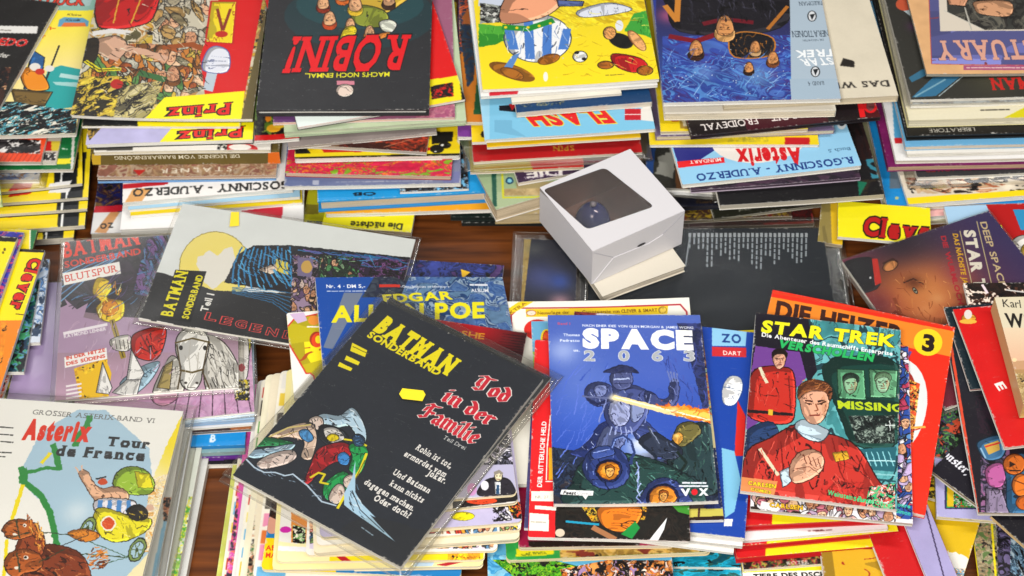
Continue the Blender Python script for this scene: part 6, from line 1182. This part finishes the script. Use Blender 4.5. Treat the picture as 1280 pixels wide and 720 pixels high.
item('red comic with white lettering up its side, a knife and orange figure at its foot', 'comic', 'N', (660, 671), (863, 677), .268, .0795, .006, lambda a: (a.f('dc1c20'), a.art([(694, 628), (864, 630), (864, 678), (694, 674)], ['1c1814', '14110f', '28201a', '1c1a16'], 16, 3, .2), a.art([(724, 630), (810, 630), (806, 650), (740, 652)], ['e8b020', '1c1812', 'd88c1c', '241c14', 'f0c838'], 6, 4, .5), a.po([(750, 634), (800, 634), (796, 656), (776, 666), (752, 656)], 'e87c1c', '301808', 1), a.l([(708, 652), (748, 656)], 3, '1c98bc'), a.l([(742, 660), (768, 674)], 7, 'a87048'), a.p([(776, 668), (794, 652), (800, 660), (790, 674)], '1c8c3c'), a.p([(811, 676), (834, 647), (830, 662), (822, 677)], 'eceef0'), a.e(700, 666, 6, 5, 'd8c8b0'), a.p([(840, 632), (864, 632), (864, 644), (848, 640)], '3c8c2c'),
     a.l([(683, 600), (684, 560), (688, 520)], 1.4, 'f4f0e8'), a.l([(682, 602), (692, 602)], 1.4, 'f4f0e8'), a.p([(686, 560), (692, 560), (692, 600), (686, 600)], 'e8b020'), a.t('DER RITTERLICHE HELD', (677, 609), (683, 527), 5.5, 'f8f0ec', .035), a.p([(664, 614), (692, 614), (692, 627), (664, 626)], 'f0ece0'), a.t('NR. 27', (669, 623), (686, 623), 3.4, 'b0a898', .02), a.p([(662, 641), (686, 643), (686, 664), (661, 663)], 'f0ece0'), a.l([(670, 634), (694, 636)], 5, 'f0ece0'), a.tiny((664, 652), (682, 653), 2, 'c0b8a8')), group=gs, pages=WH, ppm=2.6, r=.002)
item('thin violet edged comic just left of the red comic with white lettering', 'comic', 'N', (655, 660), (830, 668), .26, .0675, .005, lambda a: (a.f('4c4878'), a.mott(.1)), group=gs, pages='d8d0e0')
item('sky blue comic with yellow oval title behind the blue astronaut comic', 'comic', 'F', (664, 402), (760, 400), .16, .0735, .004, lambda a: (a.f('64a4c8'), a.art([(650, 440), (720, 438), (720, 470), (650, 470)], ['8cb83c', '5c9c3c', 'a8c048', 'ecd820'], 8, 3, .3), a.eo(683, 423, 6, 11, 'e04818', 'e8c820', 2)), group=gs, pages=WH, ppm=2, zo=.080)
item('dark red scrap of a comic peeping above the blue astronaut comic', 'comic', 'F', (718, 389), (782, 394), .10, .0745, .003, lambda a: (a.f('6c1c20'), a.art(None, ['7c2424', '501418', 'a04038'], 10, 3, .3), a.p([(744, 392), (790, 388), (790, 410), (758, 402)], 'f0ece8')), group=gs, pages=WH, zo=.0825)
stack(gs, .0, [
    R('dark blue comic with white head and red band, right of the astronaut comic', (735, 650), (931, 673), .007, lambda a: (a.f('1440a0'), a.p([(890, 400), (935, 400), (932, 432), (890, 432)], '8cc4e4'), a.t('ZO', (902, 427), (928, 428), 10, '143c84', .03, True), a.p([(890, 433), (933, 434), (933, 446), (890, 445)], 'c82830'), a.t('DART', (904, 443), (927, 444), 5, 'f0e8e0', .02), a.po([(903, 484), (912, 470), (926, 472), (928, 488), (918, 506), (904, 504)], 'f0f0f0', '143c84', 1), a.p([(922, 500), (932, 520), (931, 570), (918, 570)], 'd8241c'), a.p([(902, 560), (918, 564), (926, 600), (918, 640), (906, 648)], '7cbcdc'), a.p([(905, 649), (916, 649), (915, 658), (905, 658)], 'ece8e4')), .285, pages=WH, ppm=2),
    R('white page edged comic under the dark blue one', (733, 660), (928, 683), .005, lambda a: a.f('ece8e4'), .27, pages=WH),
    R('second white page edged comic under the dark blue one', (728, 668), (917, 691), .004, lambda a: a.f('e8e4dc'), .26, pages=WH),
    R('crimson and black comic with a curled cream edge under the red lettered comic', (648, 684), (842, 682), .007, lambda a: (a.f('a01440'), a.p([(660, 676), (800, 676), (800, 690), (662, 684)], '241812')), .25, pages=CR, r=.004, back='e0c898'),
    R('green comic with rounded corners and a small yellow label, under the crimson one', (633, 700), (889, 690), .008, lambda a: (a.f('2c9c44'), a.p([(645, 686), (692, 684), (692, 693), (645, 696)], 'e8dc18'), a.t('CARTOON', (652, 694), (684, 692), 3, '4c6414', .02), a.art([(700, 676), (890, 672), (890, 690), (700, 698)], ['b08c3c', '8c6c2c', 'c89c40', '7c2c20', 'd8b060'], 10, 3, .4, (2, 1, 0))), .26, pages='ecdcb4', r=.006, back='e4d0a0'),
    R('comic with green leafy tree and orange and white animals at the bottom edge', (610, 775), (846, 772), .018, lambda a: (a.f('5cacd4'), a.art([(600, 690), (700, 700), (690, 780), (600, 780)], ['5cb0dc', '84c4e0', '3c90c4'], 16, 3, .2), a.art([(616, 700), (680, 698), (740, 712), (730, 730), (650, 728)], ['3c9c1c', 'a8cc20', '2c7c18', '68b420', '14480f'], 7, 4, .6), a.art([(700, 712), (760, 700), (846, 700), (846, 780), (720, 780)], ['d8782c', 'ecdccc', 'b05c20', '9c7ca8', 'e8984c', '30201c'], 10, 5, .7)), .27, pages=WH, ppm=2),
    R('teal comic with a white line left of the yellow framed red album', (700, 790), (935, 786), .018, lambda a: (a.f('14a0c0'), a.art(None, ['14a0c4', '0c7c94', '2c5c54', '0c5060', '20b4d4'], 9, 3, .5, (2.4, 1, 0)), a.p([(840, 708), (940, 709), (940, 712), (840, 711)], 'd8e0d8')), .28, pages=WH, ppm=1.8),
])
# ------------------------------------------------------------------ right: two tilted comics on red and yellow hardcovers
def R0(a):
    a.f('c84028'); a.p([(940, 386), (1130, 410), (1120, 660), (916, 640)], '5ca4a8')
    a.p([(940, 384), (1016, 394), (1010, 470), (960, 520), (930, 540), (925, 530)], '6c3c8c'); a.p([(940, 384), (1010, 392), (1030, 450), (1010, 480), (1000, 440), (944, 432), (938, 470)], '191520')
    a.art([(1010, 396), (1128, 410), (1122, 640), (1060, 640), (1030, 520)], ['5ca8ac', '4c9498', '64b0b4', '3c8488', '1c3c44'], 24, 3, .6, (1, 2, -10))
    a.po([(1028, 466), (1036, 452), (1052, 446), (1122, 456), (1120, 556), (1068, 556), (1050, 520)], '143c34', '0c2420', 1.4)
    a.po([(1046, 461), (1080, 463), (1082, 500), (1048, 498)], '5ca074', '102c1c', 1); a.po([(1086, 462), (1122, 464), (1120, 498), (1088, 497)], '68a87c', '102c1c', 1)
    face(a, 1063, 481, 1.05, '8cbc94', '24382c'); face(a, 1103, 480, 1.05, '98c4a0', '5c7c5c')
    a.t('MISSING', (1047, 510), (1131, 516), 9, 'b8cc20', .04)
    a.art([(1060, 520), (1118, 520), (1118, 556), (1070, 554)], ['141c1c', '101414', '202c28', '8c9c90'], 6, 4, .0); a.l([(1106, 532), (1118, 533)], 1, 'e8f0ec'); a.l([(1112, 527), (1112, 539)], 1, 'e8f0ec')
    a.p([(1066, 562), (1120, 560), (1118, 592), (1070, 586)], '24606c'); [a.l([(1068+k*7, 566), (1074+k*7, 584)], 1.2, '8cd0d8') for k in range(7)]; a.l([(1068, 576), (1118, 578)], 1.6, 'b8e4e8'); a.l([(1060, 596), (1118, 604)], 3, '1c4c54'); a.l([(1070, 592), (1118, 596)], 2, '88c4c8')
    # standing person in a red tunic behind
    a.po([(940, 466), (956, 458), (976, 458), (992, 466), (994, 510), (984, 530), (940, 524), (930, 500)], 'c02c20', '280c0c', 1.4); a.l([(934, 514), (990, 518)], 4, '1c1418'); a.p([(960, 512), (966, 512), (966, 519), (960, 519)], 'd8b030'); a.l([(950, 460), (958, 478)], 4, 'd8d0b0'); a.l([(986, 470), (988, 512)], 1.2, '701410')
    face(a, 974, 450, 1.0, 'dca488', '1c1210')
    # seated person in a red jacket leaning forward
    a.po([(928, 560), (936, 536), (966, 528), (976, 560), (950, 576), (926, 580)], '28406c', '101c30', 1)
    a.po([(924, 606), (934, 564), (962, 548), (994, 530), (1006, 540), (1042, 544), (1072, 560), (1096, 600), (1112, 626), (1060, 640), (920, 622)], 'c4342a', '280c0c', 1.6)
    a.po([(993, 532), (1006, 524), (1028, 534), (1036, 540), (1026, 552), (1006, 548)], 'c8dce8', '283440', 1.2); a.l([(998, 540), (1026, 550)], 1, '5c7484')
    a.l([(950, 562), (972, 594)], 4, 'd8d0b0'); a.l([(976, 552), (980, 606)], 1.4, '701410'); a.l([(1040, 548), (1050, 590), (1060, 612)], 1.4, '701410'); a.l([(1070, 570), (1092, 612)], 1.4, '701410'); a.art([(1030, 600), (1080, 604), (1070, 634), (1020, 632)], ['c4342a', 'c43028', '8c2018'], 14, 3, .7)
    a.po([(1040, 566), (1058, 564), (1062, 574), (1044, 578)], 'd8a428', '5c3c10', .8); a.po([(974, 590), (986, 584), (990, 602), (978, 610)], 'c8dce8', '283440', 1)
    a.po([(986, 590), (992, 572), (1008, 562), (1022, 564), (1030, 574), (1026, 590), (1008, 602), (992, 604)], 'e0a888', '4c2018', 1.2); [a.l([(1004+i*6, 568+i*2), (1008+i*6, 580+i*2)], 1, '6c3424') for i in range(4)]; a.l([(996, 586), (1012, 584), (1020, 590)], 1, '6c3424')
    a.hatch([(928, 600), (940, 562), (966, 548), (996, 536), (1000, 560), (976, 606), (950, 620)], 30, ['8c1c14', '280c0c', 'e05848'], 20, 95, 1.1, 3); a.hatch([(1036, 546), (1074, 562), (1100, 610), (1090, 630), (1040, 620)], 30, ['8c1c14', '280c0c', 'e05848'], 22, 60, 1.1, 4); a.hatch([(942, 466), (992, 466), (990, 510), (944, 508)], 16, ['8c1c14', 'e05848', '280c0c'], 18, 90, .9, 5); a.hatch([(990, 568), (1028, 570), (1024, 596), (996, 600)], 12, ['b06c50', '5c2818', 'f4c8ac'], 9, 30, .9, 6)
    face(a, 1018, 506, 2.25, 'e4a888', '6c3a20'); a.hatch([(1000, 476), (1016, 472), (1036, 480), (1038, 494), (1024, 486), (1002, 494)], 40, ['3c1c0c', 'a06030', '6c3a20', 'c88450'], 9, -20, 1, 7, .9); a.hatch([(1026, 494), (1036, 496), (1032, 522), (1020, 528), (1026, 510)], 10, ['b87858', '8c4c34'], 8, 95, .8, 8); a.l([(1006, 503), (1014, 505)], 1.6, '3c1c0c'); a.l([(1022, 505), (1032, 502)], 1.6, '3c1c0c'); a.l([(1008, 500), (1014, 502)], .8, '8c4c34'); a.wob(.3, 3)
    a.art([(1086, 610), (1118, 606), (1118, 640), (1080, 640)], ['dce8e0', '3cb474', 'c83428', 'e0a890'], 7, 6, .8)
    a.p([(923, 596), (972, 602), (966, 626), (918, 618)], 'e89858', .85); a.t('CARLSEN', (935, 606), (970, 611), 4.4, 'ecd020', .05, False, 0, '3c2810', .04); a.t('COMICS', (938, 613), (964, 618), 3.4, 'ecd020', .05, False, 0, '3c2810', .04)
    a.t('STAR TREK', (951, 414), (1120, 434), 14, 'f0e81c', .05, False, .1, '202820', .02); a.t('Die Abenteuer des Raumschiffs Enterprise', (952, 420), (1116, 445), 5, 'f0f0f0', .03)
    a.t('VERSCHOLLEN', (972, 433), (1092, 452), 9, '28b05c', .06, False, .15, '104024', .02)
    a.t('Weinstein · Purcell', (1034, 619), (1092, 632), 6, '40cc80', .03); a.t('Starr · Oliver', (1066, 627), (1116, 637), 5, '40cc80', .03); a.t('Guay', (1100, 637), (1116, 640), 4, '40cc80', .03)
gr = 'comics and albums piled at the right front'
item('comic with yellow title above two people in red jackets and a green screen', 'comic', 'F', (945, 390), (1126, 413), .25, (.088, .084), .006, R0, group=gr, pages='dcd4cc', ppm=3, rough=.3, zo=.082, bend={'nr': .005})
item('white comic with multicoloured scribbled right edge under the red jackets comic', 'comic', 'N', (938, 636), (1141, 655), .245, .074, .006, lambda a: (a.f('ece8ec'), a.scene([(1104, 420), (1146, 420), (1146, 650), (1110, 648)], ['2c4c9c', 'ece8f0', 'b83c5c', 'c8b0dc', '5c90c8'], 13, 4, .1), a.scene([(938, 616), (1120, 636), (1120, 658), (938, 642)], ['ece8ec', 'd8a8a0', 'ece8ec', 'b89cb8', 'c87080'], 13, 5, .3), a.p([(952, 626), (980, 632), (970, 640), (950, 634)], 'f0ece8'), a.t('CARLSEN', (962, 633), (1004, 637), 5, 'e8b820', .05, False, 0, '3c2810', .04), a.t('Moore', (1116, 632), (1138, 636), 5, '3cc8a8', .03), a.t('Simon', (1120, 641), (1138, 645), 5, '3cc8a8', .03)), group=gr, pages='d0c8bc', ppm=2.2)
def R1(a):
    a.f('e02a14'); a.p([(960, 370), (1198, 415), (1190, 446), (955, 398)], 'ec8424'); a.l([(960, 364), (1196, 410)], 2, 'd83c1c')
    a.t('DIE HEIZER', (968, 396), (1130, 430), 20, '3c1c14', .05, False, -.05, 'ec8424', .01)
    a.e(1160, 428, 18, 17, 'f0d020'); a.t('3', (1152, 437), (1169, 440), 19, '241814', .05); a.p([(905, 480), (935, 430), (930, 620), (900, 620)], 'dc2418')
    a.e(1118, 510, 40, 62, 'dce0e0', 12); a.e(1110, 510, 36, 56, '9c2c20', 12); a.art([(1100, 460), (1150, 480), (1140, 560), (1100, 560)], ['d84c24', 'e8a040', '7c2c1c', 'f0c060'], 9, 3, .7)
    a.l([(1126, 536), (1156, 534)], 3, 'e8a848'); a.l([(1128, 542), (1150, 536)], 1.6, 'c03c20'); a.l([(1126, 462), (1138, 440)], 3, '5c4c9c')
item('orange red album with an orange title band and a yellow number disc, lying askew', 'comic', 'F', (966, 362), (1194, 409), .27, (.070, .068), .007, R1, group=gr, pages='e8dcd0', ppm=2.6, spine='L', zo=.067, spinec='d82814')
def rh(label, p0, p1, t, x, extra=None, **k):
    def f(a):
        a.f('f0dc14'); a.p([(840, 600), (x, 600), (x-8, 740), (840, 740)], 'cc1418')
        if extra: extra(a)
    return R(label, p0, p1, t, f, .27, cat='book', kind='h', boards='c8141c', spinec='c8141c', pages='d8a878', spine='F', ppm=1.6, **k)
stack(gr, .0, [
    rh('uppermost red and yellow hardcover in the right front pile', (931, 657), (1120, 648), .011, 968),
    R('white edged comic between the red and yellow hardcovers', (926, 676), (1110, 661), .005, lambda a: (a.f('ece4e4'), a.tiny((1010, 664), (1040, 662), 1.2, '6c3030')), .26, pages=WH, spinec='e0d8d8'),
    rh('second red and yellow hardcover in the right front pile', (922, 683), (1123, 664), .010, 963),
    rh('third red and yellow hardcover in the right front pile', (921, 698), (1119, 681), .010, 962),
    R('comic with white letters on dark floral art above the yellow banded book', (930, 712), (1096, 699), .005, lambda a: (a.f('2c1c18'), a.art(None, ['2c1a1a', 'b02030', '3c4c1c', '1a1410', 'a8a040'], 9, 4, .5), a.t('ROTER', (984, 706), (1012, 704), 4, 'd8d0c8', .02, True)), .22, pages=CR),
    R('book with yellow band above white field and black capitals, at the bottom of the picture', (930, 738), (1098, 738), .008, lambda a: (a.f('f0ede8'), a.p([(900, 690), (1110, 690), (1110, 710), (926, 716), (900, 718)], 'f0dc18'), a.p([(900, 712), (928, 716), (928, 760), (900, 760)], 'cc1820'), a.t('TIERE DES DSCHUNGELS', (942, 724), (1078, 719), 6, '2c2824', .04)), .22, cat='book', name='hardcover_book', pages=CR, ppm=2.4),
    R('red album with a thin yellow frame around black, left of the red and yellow hardcovers', (890, 800), (1110, 800), .007, lambda a: (a.f('c8141a'), a.po([(903, 686), (1080, 686), (1080, 790), (907, 790)], '181410', 'ecd418', 5)), .29, pages=CR, ppm=1.6),
])
side2 = 'comics overlapping at the lower right'
def free(label, e, p0, p1, d, z, t, f, **k): return item(label, k.pop('cat', 'comic'), e, p0, p1, d, z, t, f, group=side2, **k)
free('red album with a yellow line standing right of the red and yellow hardcovers', 'F', (1020, 640), (1128, 640), .20, .028, .008, lambda a: (a.f('d01814'), a.po([(1024, 652), (1112, 652), (1136, 720), (1160, 790), (1024, 790)], 'd8a820', 'c8141a', 4)), pages=CR)
free('yellow framed red comic under the lilac strip at the lower right', 'F', (1070, 626), (1152, 612), .24, .034, .006, lambda a: (a.f('c8161a'), a.l([(1146, 640), (1162, 716), (1180, 790)], 5, 'f0e018'), a.p([(1152, 640), (1170, 640), (1186, 716), (1164, 712)], '2c1c10')), pages=CR, ppm=1.6)
free('golden yellow comic with a white and blue crowd at its lower part', 'F', (1136, 606), (1230, 636), .24, .020, .006, lambda a: (a.f('dcb414'), a.mott(.03), a.rough([(1174, 692), (1186, 688), (1218, 700), (1216, 730), (1180, 730)], 'e8e4dc', 2, 8, 3), a.art([(1178, 708), (1218, 712), (1220, 790), (1186, 790)], ['2c7cb0', 'e8e4dc', 'c87c30', 'ece8e0'], 5, 4, .3)), pages=CR, ppm=2)
free('lilac framed comic strip slanting over the golden yellow comic', 'F', (1118, 622), (1153, 616), .25, .0405, .005, lambda a: (a.f('a49cc8'), a.mott(.03), a.l([(1153, 622), (1196, 780)], 1.4, '2c2040')), pages='b8b0d0')
free('grey patterned comic with bright yellow spine at the lower right', 'F', (1212, 632), (1241, 633), .22, .014, .006, lambda a: (a.art(None, ['8c8468', '6c6448', 'a89c7c', '5c7440', 'b08c68'], 8, 4, .5), a.l([(1238, 630), (1246, 740)], 2.4, 'ecd818')), pages='ecd818', spinec='ecd818', spine='R')
free('dark comic with violet and pale blue fur shapes in the lower right corner', 'F', (1244, 628), (1360, 640), .22, .018, .006, lambda a: (a.f('141218'), a.art([(1240, 640), (1270, 650), (1262, 740), (1240, 730)], ['1c1820', '4c4464', '141218', '6c6088'], 12, 3, .3), a.art([(1264, 650), (1320, 650), (1320, 760), (1262, 740)], ['2c4458', '7c9cb4', '141820', '4c6c84', 'a8bcc8'], 8, 5, .6, (.6, 2, 20)), a.p([(1266, 642), (1278, 644), (1270, 656)], 'd8cca0')), pages='c8b488', ppm=2)
free('dark comic with tan spine edge slanting into the lower right corner', 'N', (1238, 644), (1340, 736), .12, .044, .005, lambda a: (a.f('15131a'), a.mott(.1)), pages='d4b888', back='c8ac7c')
def R6(a):
    a.f('aca8d4'); a.po([(1182, 560), (1270, 560), (1270, 637), (1182, 635)], '2a9c3c', '34305c', 2); a.p([(1184, 580), (1192, 580), (1192, 633), (1184, 633)], 'd8b41c'); a.art([(1192, 600), (1240, 610), (1240, 634), (1192, 634)], ['2a9c34', 'ece8e0', '1c7c2c', 'd82c24', '1c1a18'], 7, 4, .5)
free('comic with a broad lilac border around a green picture, lower right', 'N', (1171, 645), (1262, 653), .17, .034, .006, R6, pages='d8cca8', ppm=2.2, spine='L')
def R7(a):
    a.f('19161f'); a.mott(.1); a.art([(1176, 470), (1230, 490), (1230, 545), (1176, 530)], ['3c3048', '2c2438', '1c6c5c', '181420', '54406c'], 12, 4, .3); a.l([(1182, 544), (1190, 548)], 1, 'a8a8b0'); a.goth('Monster,', (1167, 561), (1208, 594), 12, 'e8e8f0')
item('black comic with white Gothic lettering slanting down behind the orange red album', 'comic', 'N', (1163, 588), (1234, 640), .13, .046, .006, R7, group=side2, pages='8c7c60', ppm=2.2)
free('green and purple comic scrap above the black Gothic lettered comic', 'F', (1150, 452), (1230, 470), .13, .0365, .005, lambda a: a.art(None, ['2c5c3c', '4c3868', '1c2420', '5c9c4c', 'c84c30'], 10, 5, .7), pages=CR, ppm=1.6)
free('small yellow and black comic corner beside the orange red album', 'N', (1150, 618), (1220, 640), .12, .0265, .005, lambda a: (a.f('dcb81c'), a.art(None, ['dcb81c', '1c1810', 'e8cc30', '3c3418'], 7, 3, .6)), pages=CR)
def R11(a):
    a.f('141b22'); a.g(None, (1180, 390), (1240, 500), '0c2430', '1c1820'); a.l([(1181, 384), (1200, 500), (1222, 642)], 3, 'd8482c')
    a.art([(1212, 440), (1260, 440), (1290, 560), (1224, 540)], ['1c1820', '241a24', '2c1c28', '181820'], 18, 3, .2)
    a.art([(1226, 560), (1262, 560), (1262, 640), (1226, 640)], ['3c3448', '6c5878', '2c2838', '8c5c84', '1c1a20'], 12, 8, .5); a.po([(1232, 586), (1250, 578), (1258, 592), (1252, 608), (1236, 606)], 'b85c98', '2c1828', 1); a.po([(1232, 610), (1252, 612), (1262, 641), (1232, 641)], '8c7c98', '1c1820', 1)
    a.po([(1221, 556), (1230, 548), (1250, 544), (1258, 556), (1252, 572), (1232, 574)], '3c6c94', '10202c', 1.4); a.p([(1230, 556), (1248, 550), (1250, 562), (1236, 568)], 'c8a048'); a.l([(1232, 558), (1250, 553)], 2, 'c83428'); a.l([(1250, 546), (1254, 562)], 2, '8cb4d0'); a.l([(1226, 560), (1232, 572)], 2, '8cb4d0')
    a.po([(1256, 574), (1284, 568), (1300, 600), (1300, 642), (1262, 641), (1258, 600)], '2c6088', '101c2c', 1.2); a.eo(1268, 580, 14, 13, 'c8641c', '3c1808', 1.4); a.p([(1262, 576), (1270, 580), (1262, 584)], '2c1408'); a.l([(1262, 588), (1276, 588)], 1.6, '2c1408'); a.eo(1276, 606, 11, 14, 'dc7420', '3c1808', 1.4); a.l([(1268, 600), (1284, 606)], 1.4, '5c2408'); a.eo(1280, 628, 10, 9, 'c8601c', '3c1808', 1)
free('dark comic with a helmeted robot head and orange pumpkins and a red left border', 'N', (1223, 641), (1345, 641), .26, .056, .006, R11, pages='b8a898', ppm=2.4, zo=.062)
free('glossy dark comic between the robot comic and the far right pile', 'F', (1180, 384), (1300, 374), .12, .067, .004, lambda a: (a.f('12242c'), a.mott(.1)), pages='8c2c20', zo=.064)
def R12(a):
    a.f('cc1414'); a.mott(.04); a.eo(1211, 398, 9, 6, 'e8a030', '7c3010', .8); a.e(1210, 393, 5, 6, 'dcd4cc'); a.e(1210, 402, 11, 3, 'e0b040'); a.t('E', (1243, 480), (1250, 490), 10, 'ecece8', .04)
free('bright red comic with a small round orange emblem in its corner', 'F', (1191, 387), (1330, 372), .20, .074, .005, R12, pages='d8ccc0', ppm=2.2)
free('black and white comic strip with a red fleck, above the paperback at the right edge', 'F', (1204, 354), (1330, 352), .09, .066, .004, lambda a: (a.f('1c1412'), a.art([(1200, 350), (1300, 350), (1300, 384), (1200, 384)], ['1a1412', '2c1c18', '4c2c20', 'ecdccc', '181210'], 8, 3, .5), a.l([(1228, 356), (1234, 366)], 3, 'ecd8e0'), a.l([(1258, 362), (1290, 366)], 2, 'd8d4d0')), pages='8c8070', ppm=2)
def R13(a):
    a.f('d8cdb0'); a.g([(1248, 410), (1400, 410), (1400, 470), (1256, 470)], (1260, 412), (1265, 468), 'e0c8a8', 'dca888'); a.p([(1254, 462), (1400, 462), (1400, 600), (1276, 580)], 'b89460'); a.art([(1254, 466), (1400, 466), (1400, 560), (1270, 560)], ['a88c58', 'bc9c68', '8c7040', 'c8ac78'], 6, 3, .4); a.p([(1258, 452), (1300, 450), (1300, 468), (1258, 466)], 'a87c50', .5)
    a.t('Karl May', (1254, 384), (1306, 386), 10, '28241c', .0); a.t('Winnetou', (1258, 409), (1350, 411), 17, '1c1814', .03); a.e(1268, 450, 3, 2.4, 'f0d0a0')
item('well read paperback with desert sunset cover standing over the right edge', 'book', 'F', (1243, 372), (1360, 368), .155, .100, .024, R13, name='paperback_book', pages='d8bc70', spine='L', spinec='ccb880', ppm=2.8, back='c8b88c', group=None, rough=.4, bend={'nl': .0})
# support under the paperback: comics whose edges are in its shade
def DS(a):
    a.f('3c2c50'); a.g(None, (1060, 400), (1230, 280), '7c2438', '3c3060'); a.glow(1150, 300, 60, '302a48', .8); a.glow(1110, 345, 34, '2a1c24', .8)
    a.glow(1150, 372, 78, 'b04c20', 1); a.glow(1158, 362, 60, 'e08c4c', .95); a.glow(1120, 300, 46, '241c28', .8); a.glow(1180, 410, 50, 'c06a3c', .8); a.glow(1096, 380, 26, '6c1c24', .8); a.l([(1118, 372), (1126, 392), (1140, 400)], 4, '8c3c18'); a.glow(1196, 340, 22, 'a03c50', .5)
    # large face in shadow at the foot, small officer on the left
    a.glow(1142, 352, 15, '5c2810', .8); a.l([(1130, 352), (1142, 347), (1154, 354)], 2, '48200f'); a.e(1144, 362, 5, 2.6, '38180c', 55); a.e(1144, 362, 3.6, 1.7, '9aa08c', 55); a.e(1144, 362, 1.4, 1.4, '20140c'); a.glow(1158, 386, 14, 'e89a5c', .6); a.hatch([(1110, 340), (1190, 330), (1196, 420), (1110, 430)], 60, ['a04c20', 'd88848', '8c3c18', 'e8a060'], 10, 60, 1, 3, .5, .5); a.glow(1172, 372, 12, 'e8a468', .6); a.l([(1112, 396), (1120, 388), (1126, 396)], 3, '7c2c18')
    a.po([(1052, 330), (1086, 320), (1098, 334), (1096, 360), (1050, 366)], '1c1a20', '141014', 1); a.p([(1090, 322), (1097, 322), (1102, 352), (1094, 356)], 'c82c20'); a.eo(1113, 331, 10, 6, 'd88c50', '301408', 1, -25); a.l([(1104, 328), (1116, 322), (1122, 326)], 2.4, '3c1c10'); a.e(1088, 346, 1.4, 1.6, 'd8d8d8'); a.l([(1056, 338), (1062, 352)], 3, 'b83c24')
    kw = dict(bold=.03)
    a.t('DEEP SPACE NINE', (1225, 277), (1262, 396), 8, 'd8c090', .02); a.l([(1221, 276), (1246, 380)], 1, 'c8b888'); a.t('STAR TREK', (1205, 287), (1228, 402), 13, 'f2ead8', .06); a.l([(1200, 288), (1222, 384)], 1, 'c8b888'); a.t('DAS NÄCHSTE JAHRHUNDERT', (1191, 291), (1214, 400), 6, 'e8b020', .04, False, .15); a.t('DIE WURMLOCH', (1176, 294), (1199, 380), 6, 'b82434', .04)
item('dark orange and violet comic with a shadowed face and a sideways white title', 'comic', 'F', (1052, 324), (1236, 263), .25, (.040, .048), .006, DS, 'p', group=side2, pages=WH, ppm=2.6, margin=.004, zo=.052)
item('bright yellow comic edge right of the dark orange and violet comic', 'comic', 'F', (1180, 286), (1252, 281), .17, .033, .006, lambda a: (a.f('f0e014'), a.art([(1236, 286), (1250, 284), (1246, 300), (1238, 300)], ['1c1a10', 'c81c14'], 5, 3)), group=side2, pages=CR)
item('album with red and pale blue scene and round face over a yellow foot', 'comic', 'F', (1180, 258), (1350, 252), .22, .026, .007, lambda a: (a.f('a4c8e4'), a.p([(1230, 250), (1350, 250), (1350, 300), (1268, 318), (1252, 300)], 'b01414'), a.p([(1266, 262), (1350, 262), (1350, 280), (1276, 288)], '2c8cbc'), a.eo(1280, 308, 17, 14, 'ece8e0', '241c18', 1), a.eo(1286, 314, 10, 10, 'e8c038', '3c2c10', 1), a.p([(1250, 344), (1350, 338), (1350, 380), (1250, 380)], 'f0dc14'), a.t('Spirou', (1258, 365), (1330, 368), 18, 'b81c14', .05, True, 0, '180c08', .05)), group=side2, pages=WH, ppm=2)
